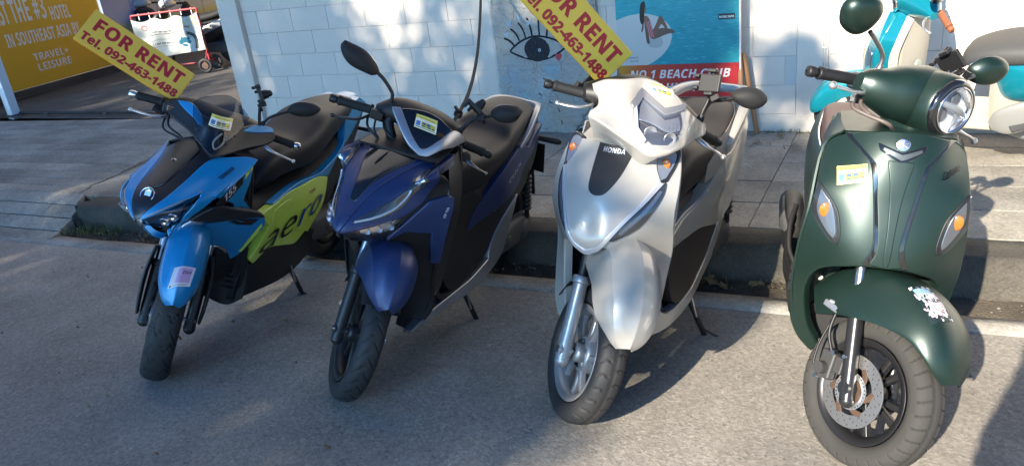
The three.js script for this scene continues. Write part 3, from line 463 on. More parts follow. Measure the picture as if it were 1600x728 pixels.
// ================================================================ poster board on a wooden easel
{
  const t = thing('poster_board', 'beach club poster of a swimming pool on a board behind the white scooter', 'poster');
  const z = -5.0, tex = canvasTex(850, 1030, (c, w, h) => {
    const r = rng(21), P = 0.778 * h;
    const g = c.createLinearGradient(0, 0, w, P); g.addColorStop(0, '#2fb4bd'); g.addColorStop(1, '#168f9d'); c.fillStyle = g; c.fillRect(0, 0, w, P);
    c.lineWidth = 2; for (let i = 0; i < 1100; i++) { const x = r() * w, y = P * (0.02 + 0.98 * r()); c.lineWidth = 1 + 2.4 * r(); c.strokeStyle = r() < 0.3 ? `rgba(8,95,112,${0.2 + 0.3 * r()})` : `rgba(200,245,245,${0.15 + 0.45 * r() * r()})`; c.beginPath(); c.moveTo(x, y); c.bezierCurveTo(x + 20 * r(), y + 16 * (r() - 0.5), x + 30, y + 20 * (r() - 0.5), x + 40 * r() + 14, y + 10 * (r() - 0.5)); c.stroke(); }
    c.fillStyle = '#d9d2c7'; c.beginPath(); c.moveTo(w * 0.7, 0); c.lineTo(w, 0); c.lineTo(w, P * 0.33); c.quadraticCurveTo(w * 0.8, P * 0.26, w * 0.62, P * 0.2); c.closePath(); c.fill();
    c.fillStyle = '#e4ded2'; c.beginPath(); c.ellipse(w * 0.24, P * 0.29, w * 0.23, P * 0.075, -0.03, 0, 7); c.fill(); c.fillStyle = '#b5b3ab'; c.beginPath(); c.ellipse(w * 0.24, P * 0.33, w * 0.225, P * 0.06, -0.03, 0, 3.2); c.fill(); c.fillStyle = '#e4ded2'; c.beginPath(); c.ellipse(w * 0.24, P * 0.285, w * 0.23, P * 0.06, -0.03, 0, 7); c.fill();
    c.fillStyle = '#d6d3cb'; c.beginPath(); c.ellipse(w * 0.13, P * 0.8, w * 0.34, P * 0.23, -0.25, 0, 7); c.fill(); c.fillStyle = '#b9bab6'; c.beginPath(); c.ellipse(w * 0.32, P * 0.8, w * 0.07, P * 0.055, 0.2, 0, 7); c.fill();
    // a bather sitting on the edge
const B = (col, pts) => { c.fillStyle = col; c.beginPath(); const q = pts.map(([x, y]) => [w * (0.2 + 0.27 * x), P * (0.46 + 0.36 * y)]), n = q.length; c.moveTo((q[0][0] + q[n - 1][0]) / 2, (q[0][1] + q[n - 1][1]) / 2); for (let i = 0; i < n; i++) { const e = q[(i + 1) % n]; c.quadraticCurveTo(q[i][0], q[i][1], (q[i][0] + e[0]) / 2, (q[i][1] + e[1]) / 2); } c.fill(); };
    B('#75594a', [[0.62, 0.62], [0.95, 0.66], [1.08, 0.72], [1.05, 0.78], [0.9, 0.76], [0.55, 0.86], [0.36, 0.9], [0.3, 0.8], [0.4, 0.74]]);                 // near leg, lying
    B('#855e4a', [[0.36, 0.84], [0.33, 0.74], [0.5, 0.56], [0.6, 0.36], [0.66, 0.34], [0.74, 0.42], [0.84, 0.6], [0.86, 0.68], [0.8, 0.68], [0.66, 0.5], [0.55, 0.72], [0.46, 0.84]]);   // far leg, knee up
    B('#6f4f3f', [[0.14, 0.42], [0.2, 0.44], [0.24, 0.66], [0.28, 0.88], [0.3, 0.98], [0.22, 1.0], [0.18, 0.9], [0.16, 0.66]]);                                // near arm
    B('#7a5847', [[0.1, 0.44], [0.14, 0.46], [0.12, 0.62], [0.07, 0.72], [0.03, 0.7], [0.07, 0.58]]);                                                          // far arm
    B('#936a54', [[0.1, 0.34], [0.24, 0.32], [0.32, 0.42], [0.38, 0.6], [0.42, 0.78], [0.34, 0.86], [0.26, 0.8], [0.2, 0.6], [0.12, 0.46]]);                   // back
    B('#b9434c', [[0.2, 0.46], [0.29, 0.4], [0.36, 0.56], [0.43, 0.74], [0.42, 0.84], [0.32, 0.87], [0.27, 0.78]]); c.strokeStyle = '#dcc3bf'; c.lineWidth = 3; for (const k of [0, 0.05, 0.1]) { c.beginPath(); c.moveTo(w * (0.2 + 0.27 * (0.22 + k)), P * (0.46 + 0.36 * 0.46)); c.lineTo(w * (0.2 + 0.27 * (0.31 + k)), P * (0.46 + 0.36 * 0.84)); c.stroke(); }
    B('#8a6450', [[0.1, 0.06], [0.2, 0.05], [0.23, 0.14], [0.2, 0.26], [0.12, 0.28], [0.08, 0.18]]);                                                            // head
    B('#1f1613', [[0.06, 0.02], [0.17, -0.02], [0.21, 0.06], [0.16, 0.18], [0.16, 0.32], [0.13, 0.5], [0.05, 0.54], [0.0, 0.4], [0.02, 0.18]]);                  // long hair
    c.fillStyle = '#54564f'; c.font = '18px sans-serif'; c.fillText('SUNDANCE', w * 0.07, P * 0.94); c.font = 'italic 16px serif'; c.fillText('dayclub', w * 0.1, P * 0.97);
    c.fillStyle = '#1d1d24'; c.fillRect(w * 0.835, P * 0.60, w * 0.125, P * 0.045); c.fillStyle = '#fff'; c.font = 'bold 21px sans-serif'; c.textAlign = 'center'; c.fillText('MORE INFO', w * 0.8975, P * 0.633, w * 0.115);
    const rg = c.createLinearGradient(0, 0, w, 0); rg.addColorStop(0, '#d79a2a'); rg.addColorStop(0.22, '#cf5a2e'); rg.addColorStop(0.5, '#c63a33'); rg.addColorStop(1, '#a81f26'); c.fillStyle = rg; c.fillRect(0, P, w, h - P);
    c.fillStyle = '#f5ece6'; c.textAlign = 'center'; c.font = 'italic bold 82px sans-serif'; c.fillText('NO.1 BEACH CLUB', w * 0.5, P + 96, w * 0.92); c.fillText('IN HUA HIN', w * 0.52, P + 190, w * 0.62);
    c.fillStyle = '#f0ebe4'; c.fillRect(w - 7, 0, 7, h);
  });
  const W = 0.828, Hh = 1.0, yb = 0.43, xc = -1.404;
  part(t, 'board', [rbox(W, Hh, 0.018, 0.003, [xc, yb + Hh / 2, z - 0.011])], M.white);
  part(t, 'print', [new THREE.PlaneGeometry(W - 0.004, Hh - 0.004).translate(xc, yb + Hh / 2, z)], std([0.72, 0.72, 0.72], 0.4, 0, { map: tex }));
  const e = thing('wooden_easel', 'light brown wooden easel holding the beach club poster beside the white scooter', 'easel');
  const leg = (a, b) => rod(a, b, 0.016, [0, 0, 1]);
  for (const s of [-1, 1]) { part(e, 'front_leg', leg([xc + s * 0.44, 0.15, z + 0.05], [xc + s * 0.4, 0.7, z - 0.03]), M.wood); part(e, 'rear_leg', leg([xc + s * 0.5, 0.15, z - 0.1], [xc + s * 0.42, 0.7, z - 0.06]), M.wood); }
  part(e, 'crossbar', leg([xc - 0.42, 0.405, z - 0.02], [xc + 0.42, 0.405, z - 0.02]), M.wood);
}
// ================================================================ background at the left: lane with billboard, gate, cart
const plate = (w, h, d, bev = 0.004) => rbox(w, h, d, bev);
function onLine(g, A, B, s, y, dn = 0) {                            // put g (facing +z, centred) on the vertical plane through ground line A-B at s metres from A
  const dx = B[0] - A[0], dz = B[1] - A[1], L = Math.hypot(dx, dz), ux = dx / L, uz = dz / L, a = Math.atan2(-uz, ux);
  return xf(g, { r: [0, a / D2R, 0], t: [A[0] + ux * s - uz * dn * 1, y, A[1] + uz * s + ux * dn * 1] });
}
{
  const A = [-11.46, -6.31], B = [-12.1, -8.45], y0 = 0.2;          // foot of the hoarding; A is nearer
  const bb = thing('billboard', 'yellow hoarding with white travel magazine lettering beside the lane', 'billboard');
  const tex = canvasTex(1400, 1000, (c, w, h) => {
c.fillStyle = '#eab021'; c.fillRect(0, 0, w, h); c.fillStyle = '#efe9dc';
    const X = (m) => (m + 1.07) * w / 3.27, Y = (m) => (2.67 - m) * h / 2.36, T = (str, l, r, y, px) => { c.font = `bold ${px}px sans-serif`; const n = c.measureText(str).width; c.save(); c.translate(X(l), Y(y)); c.scale((X(r) - X(l)) / n, 1); c.fillText(str, 0, 0); c.restore(); };
    T('THE #3', 0.38, 1.06, 1.215, 190); T('HOTEL', 1.11, 1.54, 1.17, 118); T('THE BEST', -0.4, 0.34, 1.215, 190); T('IN SOUTHEAST ASIA BY', 0.13, 1.63, 0.905, 108); T('TRAVEL+', 0.52, 1.25, 0.652, 62); T('LEISURE', 0.535, 1.25, 0.497, 64);
  });
  const W = 3.27, Hh = 2.36, face = new THREE.PlaneGeometry(W, Hh);
  part(bb, 'printed_face', onLine(face, A, B, 2.2 - W / 2, y0 + 0.11 + Hh / 2, 0.0305), std([0.9, 0.9, 0.9], 0.6, 0, { map: tex }));
  part(bb, 'panel', onLine(plate(W, Hh, 0.05), A, B, 2.2 - W / 2, y0 + 0.11 + Hh / 2), M.signYellow);
  part(bb, 'footing', onLine(plate(W + 0.1, 0.13, 0.12), A, B, 2.2 - W / 2, y0 + 0.03), M.kerb);
  const bl = thing('blue_hoarding', 'blue panelled hoarding beyond the yellow billboard', 'hoarding');
  const btex = canvasTex(256, 512, (c, w, h) => { const g = c.createLinearGradient(0, 0, 0, h); g.addColorStop(0, '#4c66a4'); g.addColorStop(0.45, '#6d86bd'); g.addColorStop(0.72, '#8fa3c8'); g.addColorStop(0.78, '#8d9a78'); g.addColorStop(1, '#8a9562'); c.fillStyle = g; c.fillRect(0, 0, w, h); });
  const bm = std([0.8, 0.8, 0.8], 0.55, 0, { map: btex });
  for (let i = 0; i < 5; i++) { part(bl, 'panel', onLine(new THREE.BoxGeometry(0.72, 2.4, 0.04), A, B, 2.65 + 0.735 * i, y0 + 1.3), bm); }
  part(bl, 'post', [0, 1, 2].map((i) => onLine(plate(0.07, 2.6, 0.08), A, B, 3.75 + 1.47 * i, y0 + 1.3, -0.05)), std([0.12, 0.1, 0.1], 0.7));
  const yl = thing('far_billboard', 'plain yellow hoarding panel at the far end of the lane behind the cart', 'billboard');
  part(yl, 'panel', [rbox(3.6, 2.6, 0.06, 0.01, [-11.6, 1.5, -13.2])], M.signYellow); part(yl, 'post', [rbox(0.08, 2.8, 0.08, 0.01, [-13.2, 1.4, -13.26]), rbox(0.08, 2.8, 0.08, 0.01, [-10, 1.4, -13.26])], M.grey);
  // gate
  const gp = thing('gate_post', 'white square gate post at the left edge beside the yellow billboard', 'post');
  part(gp, 'post', [rbox(0.11, 2.4, 0.11, 0.008, [-10.02, 1.35, -5.42])], M.white); part(gp, 'base_plate', [rbox(0.18, 0.02, 0.18, 0.004, [-10.02, 0.2, -5.42])], M.grey);
  const gr = thing('gate_rail', 'black steel gate rail lying across the top of the ramp', 'rail');
  part(gr, 'rail', [rod([-10.1, 0.215, -5.46], [-5.62, 0.2, -5.56], 0.016)], M.black); part(gr, 'bracket', [0, 1, 2, 3].map((i) => rbox(0.06, 0.02, 0.08, 0.004, [-9.4 + 1.1 * i, 0.205, -5.48 - 0.022 * i])), M.grey);
  // cart with a printed banner
  const ct = thing('banner_cart', 'red framed trolley with a white printed banner and small wheels', 'cart');
  const R0 = V(-9.486, 0, -8.168), u = V(-0.892, 0, 0.452), at = (s, y, d = 0) => [R0.x + u.x * s + 0.452 * d, y, R0.z + u.z * s + 0.892 * d], L = 1.0, yt = 1.1;
  part(ct, 'frame', [rod(at(0, 0.3), at(0, yt), 0.016), rod(at(L, 0.3), at(L, yt), 0.016), rod(at(0, yt), at(L, yt), 0.016), rod(at(0, 0.32), at(L, 0.32), 0.014), rod(at(0, 0.32, -0.2), at(0, 0.32, 0.2), 0.014), rod(at(0, 0.5), at(0, 0.32, 0.17), 0.01), rod(at(0, 0.5), at(0, 0.32, -0.17), 0.01), rod(at(L, 0.32, -0.2), at(L, 0.32, 0.2), 0.014)], M.redPipe);
  for (const [s, d] of [[0, 0.2], [0, -0.2], [L, 0.2], [L, -0.2]]) { const w = sub(ct, 'wheel'), p = at(s, 0.285, d), ax = [0.892, 0, -0.452]; part(w, 'tyre', [xf(new THREE.TorusGeometry(0.085, 0.026, 10, 24), { r: [0, 26.9 - 0, 0], t: p })], M.rubber); part(w, 'hub', [cyl([p[0] - 0.02 * 0.452, p[1], p[2] - 0.02 * 0.892], [p[0] + 0.02 * 0.452, p[1], p[2] + 0.02 * 0.892], 0.05)], std([0.1, 0.06, 0.045], 0.8)); }
  part(ct, 'tie', [0.08, 0.24, 0.4, 0.56, 0.72, 0.88].map((f) => rod(at(f * L, yt + 0.02), at(f * L, yt - 0.07), 0.008)), M.white);
  const btx = canvasTex(900, 560, (c, w, h) => {
    c.fillStyle = '#d3d6d2'; c.fillRect(0, 0, w, h); const r = rng(4);
    c.fillStyle = '#d2cf8a'; for (let i = 0; i < 5; i++) for (let j = 0; j < 4; j++) if ((i + j) % 2) { c.save(); c.translate(640 + 55 * i, 30 + 45 * j); c.rotate(0.78); c.fillRect(-18, -18, 36, 36); c.restore(); }
    c.strokeStyle = '#2a2c33'; c.lineWidth = 4; c.strokeRect(215, 150, 330, 88); c.strokeRect(215, 315, 330, 100);
    c.fillStyle = '#2a2c33'; c.fillRect(215, 232, 380, 10); const line = (x, y, n) => { for (let i = 0; i < n; i++) { const X = x + i * 22; c.lineWidth = 5; c.beginPath(); c.arc(X + 3, y - 18, 4, 0, 7); c.moveTo(X + 4, y - 14); c.lineTo(X + 4, y); if (i % 3) { c.lineTo(X + 14, y); c.lineTo(X + 14, y - 22); } else c.lineTo(X + 4, y - 26); c.stroke(); } }; line(240, 215, 12); line(240, 385, 13);
    c.fillStyle = '#b8666a'; c.beginPath(); c.arc(150, 115, 42, 0, 7); c.fill(); c.fillStyle = '#e3d7cf'; c.beginPath(); c.arc(150, 118, 28, 0, 7); c.fill(); c.fillStyle = '#b0646a'; c.beginPath(); c.ellipse(720, 170, 40, 12, 0.2, 0, 7); c.fill();
    c.fillStyle = '#e6ebe8'; c.beginPath(); c.arc(655, 400, 92, 0, 7); c.fill(); c.fillStyle = '#2f7f9c'; for (const [x, y, a, b] of [[600, 390, 30, 40], [650, 370, 34, 44], [690, 400, 36, 30], [640, 450, 40, 20], [620, 340, 20, 18], [700, 350, 18, 22]]) { c.beginPath(); c.ellipse(x, y, a, b, 0.4, 0, 7); c.fill(); }
    c.strokeStyle = '#2b3330'; c.lineWidth = 46; c.beginPath(); c.moveTo(700, 265); c.bezierCurveTo(800, 290, 830, 380, 790, 520); c.stroke(); c.strokeStyle = '#d9dcd6'; c.lineWidth = 4; c.setLineDash([18, 14]); c.beginPath(); c.moveTo(700, 265); c.bezierCurveTo(800, 290, 830, 380, 790, 520); c.stroke();
  });
  const rows = []; for (let i = 0; i <= 10; i++) { const row = []; for (let j = 0; j <= 14; j++) { const s = 1.0 * (j / 14), y = lerp(yt - 0.05 - 0.05 * Math.abs(Math.sin(j / 14 * Math.PI * 3)) * (i === 0 ? 1 : 0.6), 0.46 + 0.04 * (j / 14), i / 10); row.push(at(L - s, y, 0.03 + 0.016 * Math.sin(j * 1.1 + i * 0.7) * (0.4 + i / 12))); } rows.push(row); }
  const bg = skin(rows, { pu: 2, pv: 2 }), uvA = bg.attributes.uv; for (let i = 0; i < uvA.count; i++) { const a = uvA.getX(i), b = uvA.getY(i); uvA.setXY(i, b, 1 - a); }
  part(ct, 'banner', bg, std([0.6, 0.61, 0.6], 0.7, 0, { map: btx }));
}
// ================================================================ trees across the road (behind the photographer) that throw the dappled shade
function tree(name, label, x, z, h, R, n, seed, squash = 0.75, extra = []) {
  const r = rng(seed), t = thing(name, label, 'tree', 'street trees across the road');
  const st = []; for (let i = 0; i <= 5; i++) st.push({ p: [x + 0.1 * Math.sin(i * 1.3), h * 0.62 * i / 5, z + 0.08 * Math.cos(i)], w: lerp(0.2, 0.09, i / 5), h: lerp(0.2, 0.09, i / 5) });
  const limbs = [], tips = []; for (let i = 0; i < 9; i++) { const a = i * 2.4 + r(), e = [x + Math.cos(a) * R * 0.6 * (0.6 + 0.5 * r()), h * (0.62 + 0.25 * r()), z + Math.sin(a) * R * 0.6 * (0.6 + 0.5 * r())], b = [x, h * (0.38 + 0.2 * r()), z]; tips.push(e); limbs.push(loftP([{ p: b, w: 0.07, h: 0.07 }, { p: [(b[0] + e[0]) / 2, (b[1] + e[1]) / 2 + 0.2, (b[2] + e[2]) / 2], w: 0.05, h: 0.05 }, { p: e, w: 0.02, h: 0.02 }], [0.1, 0.9, 0.3])); }
  part(t, 'trunk', [loftP(st, [1, 0, 0.1]), ...limbs], std([0.12, 0.09, 0.065], 0.95));
  const pos = [], nor = [], idx = [], cl = []; for (let i = 0; i < 34; i++) { const u = r() * 2 - 1, a = r() * 6.283, q = Math.cbrt(r()) * 0.85, s = Math.sqrt(1 - u * u); cl.push([x + Math.cos(a) * s * R * q, h * 0.78 + u * R * squash * q, z + Math.sin(a) * s * R * q, R * (0.16 + 0.2 * r())]); }
  cl.push(...extra);
  for (let i = 0; i < n; i++) {
    const c = cl[Math.floor(r() * cl.length)], a = r() * 6.283, u = r() * 2 - 1, s = Math.sqrt(1 - u * u), q = c[3] * Math.cbrt(r()), p = V(c[0] + Math.cos(a) * s * q, c[1] + u * q * 0.8, c[2] + Math.sin(a) * s * q), L = 0.1 + 0.09 * r(), w = L * 0.5;
    const d = V(r() - 0.5, r() - 0.7, r() - 0.5).normalize(), e = d.clone().cross(V(r() - 0.5, r() - 0.5, r() - 0.5)).normalize(), b = pos.length / 3, nn = d.clone().cross(e);
    for (const [k, m] of [[0, 0], [0.5, 1], [1, 0], [0.5, -1]]) { const v = p.clone().addScaledVector(d, k * L).addScaledVector(e, m * w * 0.5); pos.push(v.x, v.y, v.z); nor.push(nn.x, nn.y, nn.z); } idx.push(b, b + 1, b + 2, b, b + 2, b + 3);
  }
  const g = new THREE.BufferGeometry(); g.setAttribute('position', new THREE.Float32BufferAttribute(pos, 3)); g.setAttribute('normal', new THREE.Float32BufferAttribute(nor, 3)); g.setIndex(idx);
  part(t, 'crown', g, phys([0.06, 0.11, 0.03], 0.7, 0, { transmission: 0.3, thickness: 0 }));
}
// ================================================================ scooters: common pieces. A scooter's own axes: x forward, y up, z to the rider's right; origin on the ground below the front axle
const RAKE = 26.5 * D2R, AXI = V(-Math.sin(RAKE), Math.cos(RAKE), 0), A0 = V(0.085, 0, 0), ZG = -2.78;
const ROADQ = new THREE.Quaternion().setFromAxisAngle(V(1, 0, 0), -Math.atan(0.05));
const paint = (m) => { m.userData.seam = true; m.roughness *= 1.25; m.roughnessMap = withMap(paintTex, 2.3); return m; };   // dust and wear break up the gloss
function scooter(name, label, [x, z, yaw, lean, steer], extra = 0) {
  const t = thing(name, label, 'scooter');
  t.quaternion.copy(ROADQ).multiply(new THREE.Quaternion().setFromAxisAngle(V(0, 1, 0), yaw * D2R)).multiply(new THREE.Quaternion().setFromAxisAngle(V(1, 0, 0), lean * D2R));
  t.position.copy(V(x, 0, z - ZG).applyQuaternion(ROADQ)).add(V(0, 0, ZG));
  const q = new THREE.Quaternion().setFromAxisAngle(AXI, steer * D2R), p = A0.clone().sub(A0.clone().applyQuaternion(q));
  t.S = (m) => { m.quaternion.copy(q); m.position.copy(p); return m; };       // turns a part with the handlebar
  const gap = (p, g, m) => { const q = g.userData && g.userData.panel; if (q && m.userData.seam && (q[2].off > 0 || q[2].axis === 'z') && !q[2].flat) part(p, 'panel_gap', panel(q[0], q[1], { ...q[2], off: (q[2].off || 0) - 0.004, grow: 0.0026, t: 0.004, r: 0.001 }), M.black); return p; };   // the dark joint round a body panel
  t.P = (n, g, m, l) => gap(part(t, n, g, m, l), g, m); t.H = (n, g, m, l) => { if (Array.isArray(g) && SPLIT.has(n)) return g.flat(9).map((q) => t.S(part(t, n, [q], m, l))).pop(); return t.S(gap(part(t, n, g, m, l), g, m)); };
  const q2 = new THREE.Quaternion().setFromAxisAngle(AXI, (steer + extra) * D2R), p2 = A0.clone().sub(A0.clone().applyQuaternion(q2));
  t.SW = (m) => { m.quaternion.copy(q2); m.position.copy(p2); return m; }; t.W = (n, g, m, l) => t.SW(part(t, n, g, m, l));
  return t;
}
// tyre of outer radius R, width w on a rim of radius q, axle along z at the origin; groove(theta, s) in 0..1, s across -1..1
function tyreGeo(R, q, w, groove, nt = 360, ns = 44) {
  const pos = [], uv = [], idx = [], col = [], hh = (R - q) / 2, rc = (R + q) / 2;
  for (let i = 0; i <= nt; i++) for (let j = 0; j <= ns; j++) {
    let k = 1; const th = (i / nt) * 2 * Math.PI, ph = lerp(-52, 232, j / ns) * D2R, s = Math.cos(ph); let r = rc + hh * Math.sign(Math.sin(ph)) * Math.abs(Math.sin(ph)) ** 0.86, z = (w / 2) * Math.sign(s) * Math.abs(s) ** 0.8;
    const u = ph > 0.12 && ph < Math.PI - 0.12 ? s : 9; if (u < 2) { const gv = groove(th, u), d = gv * 0.0045; r -= d * Math.sin(ph); z -= d * s; k = 1 - 0.6 * gv; } else k = 0.82 + 0.3 * fbm(th * 4 + 40, j * 0.3 + 9, 999, 3, 5) * (Math.abs(s) < 0.93 ? 1 : 0.75);
    if (j % ns && Math.abs(Math.abs(ph - Math.PI / 2) - 1.72) < 0.05) r -= 0.0012;
    pos.push(r * Math.cos(th), r * Math.sin(th), z); uv.push((i / nt) * 6, j / ns); col.push(k, k, k);
  }
  for (let i = 0; i < nt; i++) for (let j = 0; j < ns; j++) { const a = i * (ns + 1) + j, b = a + ns + 1; idx.push(a, b, a + 1, b, b + 1, a + 1); }
  const g = new THREE.BufferGeometry(); g.setAttribute('position', new THREE.Float32BufferAttribute(pos, 3)); g.setAttribute('uv', new THREE.Float32BufferAttribute(uv, 2)); g.setAttribute('color', new THREE.Float32BufferAttribute(col, 3)); g.setIndex(idx); g.computeVertexNormals(); return g;
}
const tri01 = (x, w) => { const f = Math.abs(x - Math.round(x)); return f < w ? 1 - sstep(w * 0.55, w, f) : 0; };
const grooves = {
  slash: (th, s) => { const n = 26, k = s > 0 ? 0 : 0.5; const a = Math.abs(s); return a > 0.1 && a < 0.95 ? tri01((th * n) / (2 * Math.PI) + k + a * 1.15 - a * a * 0.3, 0.085 * (1.15 - a)) : 0; },
  curve: (th, s) => { const n = 30, a = Math.abs(s), k = s > 0 ? 0.25 : 0.75; let d = a > 0.16 && a < 0.93 ? tri01((th * n) / (2 * Math.PI) + k + 1.5 * (a - 0.5) ** 2, 0.065) : 0; if (a < 0.03) d = Math.max(d, 0.8); return d; },
  cross: (th, s) => { const n = 34, a = Math.abs(s), k = s > 0 ? 0 : 0.5; let d = a > 0.24 ? tri01((th * n) / (2 * Math.PI) + k + a * 0.35, 0.06) : 0; if (Math.abs(a - 0.2) < 0.025) d = Math.max(d, 0.6); return d; },
  flame: (th, s) => { const n = 13, a = Math.abs(s), k = s > 0 ? 0 : 0.5; let d = a > 0.08 && a < 0.85 ? tri01((th * n) / (2 * Math.PI) + k + 0.6 * a + 0.25 * Math.sin(a * 7), 0.05) : 0; d = Math.max(d, a > 0.4 && a < 0.98 ? tri01((th * n) / (2 * Math.PI) + k + 0.35 + 0.9 * a, 0.045) : 0); return d; },
};
// rim band + bead flanges
const rimBand = (q, w) => { const h = w * 0.36; return xf(lathe([[q - 0.022, -h * 0.6], [q - 0.012, -h], [q + 0.004, -h - 0.006], [q + 0.006, -h - 0.003], [q + 0.002, -h + 0.004], [q - 0.006, -h * 0.55], [q - 0.009, 0], [q - 0.006, h * 0.55], [q + 0.002, h - 0.004], [q + 0.006, h + 0.003], [q + 0.004, h + 0.006], [q - 0.012, h], [q - 0.022, h * 0.6], [q - 0.024, 0], [q - 0.022, -h * 0.6]], [0, 0, 0], [0, 0, 1], 72), {}); };
function spoke(r0, r1, w0, w1, d0, d1, a, tw = 0) {
  const st = []; for (let i = 0; i <= 4; i++) { const f = i / 4, r = lerp(r0, r1, f), an = a + tw * f * f; st.push({ p: [r * Math.cos(an), r * Math.sin(an), lerp(0.004, 0, f)], w: lerp(w0, w1, f), h: lerp(d0, d1, f), e: 3.4 }); } return loftP(st, [0, 0, 1]);
}
function wheel(t, name, o) {                // o: R, q, w, x, steer, groove, tyreMat, rimMat, spokes(geos), disc
  const g = sub(t, name), c = sub(g, 'wheel_parts'); g.remove(c);
  const place = (geo) => move(geo, o.x || 0, o.R, 0);
  part(g, 'tyre', place(tyreGeo(o.R, o.q, o.w, o.groove, o.nt || 360)), o.tyreMat);
  part(g, 'rim', place(merge([rimBand(o.q, o.w), lathe([[0.012, -0.045], [0.03, -0.045], [0.034, -0.03], [0.034, 0.03], [0.03, 0.045], [0.012, 0.045]], [0, 0, 0], [0, 0, 1], 28)])), o.rimMat);
  for (const s of o.spokes) part(g, 'spoke', place(s), o.rimMat);
  if (o.disc) {
    const { r, z, side, mat } = o.disc, hs = [], ri = r * 0.66;
    for (let k = 0; k < 3; k++) for (let i = 0; i < 18; i++) { const a = (i + k * 0.35) / 18 * 2 * Math.PI, rr = lerp(ri + 0.009, r - 0.008, k / 2); hs.push(circ(rr * Math.cos(a), rr * Math.sin(a), 0.0028, 8)); }
    const ring = extr(circ(0, 0, r, 64), 0.0035, 0.0004, [circ(0, 0, ri, 48), ...hs]); part(g, 'brake_disc', place(move(ring, 0, 0, z)), std([0.3, 0.29, 0.28], 0.42, 0.85));
    const arms = []; for (let i = 0; i < 6; i++) arms.push(move(spoke(0.03, ri + 0.004, 0.012, 0.008, 0.003, 0.003, i / 6 * 6.283, 0.5), 0, 0, z)); part(g, 'disc_carrier', place(merge([...arms, move(extr(circ(0, 0, 0.042, 32), 0.006, 0.001, [circ(0, 0, 0.014)]), 0, 0, z)])), mat || M.rust);
    const st = []; for (let i = 0; i < 30; i++) { const a = i / 30 * 6.283; st.push(circ(0.049 * Math.cos(a), 0.049 * Math.sin(a), 0.0032, 4)); } part(g, 'sensor_ring', place(move(extr(circ(0, 0, 0.054, 40), 0.002, 0, [circ(0, 0, 0.04, 24), ...st]), 0, 0, z + 0.007 * (side || 1))), M.alu);
  }
  part(g, 'axle_nut', [cyl([o.x || 0, o.R, -0.1], [o.x || 0, o.R, 0.1], 0.008, 0.008, 12), cyl([o.x || 0, o.R, 0.088], [o.x || 0, o.R, 0.104], 0.013, 0.013, 6), cyl([o.x || 0, o.R, -0.104], [o.x || 0, o.R, -0.088], 0.013, 0.013, 6)], M.steel);
  if (o.steer) t.SW(g); return g;
}
// fork: two legs along the steering axis through the axle
function fork(t, R, o) {                    // o: off, up, low, rUp, rLow, matUp, matLow
  for (const s of [1, -1]) {
    const z = s * o.off, P = (l, dx = 0) => [AXI.x * l + dx + (o.dx || 0), R + AXI.y * l, z];
    t.W('fork_slider', [rod(P(-0.035), P(o.low), o.rLow), lathe([[0.0, 0], [o.rLow * 1.25, 0], [o.rLow * 1.3, 0.006], [o.rLow * 1.25, 0.022], [o.rLow, 0.026]], P(o.low - 0.024), AXI.toArray(), 18), ball(P(-0.035), o.rLow * 1.05), cyl([P(-0.0)[0] - 0.0, R, z - s * 0.0], [0, R, z], 0.016, 0.016, 14), cyl([0, R, z - 0.02], [0, R, z + 0.02], o.rLow * 0.95)], o.matLow);
    t.W('fork_tube', [rod(P(o.low), P(o.up), o.rUp)], o.matUp);
  }
}
// grip from the inner end a to the outer end b
function grip(t, a, b, mat, end, ribbed = true) {
  const A = V(...a), B = V(...b), d = B.clone().sub(A), L = d.length(), pr = [[0.004, 0], [0.021, 0], [0.0215, 0.006], [0.0165, 0.012]];
  for (let i = 0; i < 14; i++) { const y = lerp(0.015, L - 0.02, i / 14), h = (L - 0.035) / 14; pr.push([0.0172, y], [0.0172, y + h * 0.6], [ribbed ? 0.0161 : 0.0171, y + h * 0.7], [ribbed ? 0.0161 : 0.0171, y + h * 0.95]); }
  pr.push([0.0185, L - 0.018], [0.0195, L - 0.008], [0.017, L - 0.004], [0.004, L - 0.003]);
  const g = t.H('grip', lathe(pr, a, d.toArray(), 22), mat), q = part(g, 'bar_end', lathe([[0.002, -0.004], [0.013, -0.004], [0.0135, 0.004], [0.016, 0.008], [0.0165, 0.022], [0.0145, 0.028], [0.003, 0.03]], b, d.toArray(), 20), end || M.black); return g;
}
function lever(t, pts, mat, ballR = 0.009) {
  const n = pts.length, st = pts.map((p, i) => ({ p, w: lerp(0.0095, 0.0048, i / (n - 1)), h: lerp(0.0055, 0.0042, i / (n - 1)), e: 2.6 })); const g = t.H('brake_lever', [loftP(st, [0, 0.5, 0.85]), ball(pts[n - 1], ballR)], mat); return g;
}
// mirror: housing bulges along n, glass faces the other way. pts in (u right, v up)
function mirror(t, pts, c, u, v, n, mat, stem, opt = {}) {
  const d = opt.d || 0.05, g = t.H('mirror', pillow(pts, [[0.93, -0.006], [1, 0], [1.0, d * 0.16], [0.95, d * 0.42], [0.82, d * 0.7], [0.6, d * 0.9], [0.3, d], [0.05, d * 1.02]], c, u, v, n), mat);
  part(g, 'mirror_glass', pillow(pts, [[0.92, -0.0065], [0.9, -0.0075], [0.4, -0.0076], [0.02, -0.0076]], c, u, v, n), M.mirrorGlass);
  if (stem) { part(g, 'mirror_stem', [tube(stem, opt.r || 0.0058, 30, 10), lathe([[0.0, -0.002], [0.013, -0.002], [0.0125, 0.02], [0.008, 0.034], [0.006, 0.036]], stem[0], V(...stem[1]).sub(V(...stem[0])).toArray(), 16)], opt.stemMat || M.black); }
  return g;
}
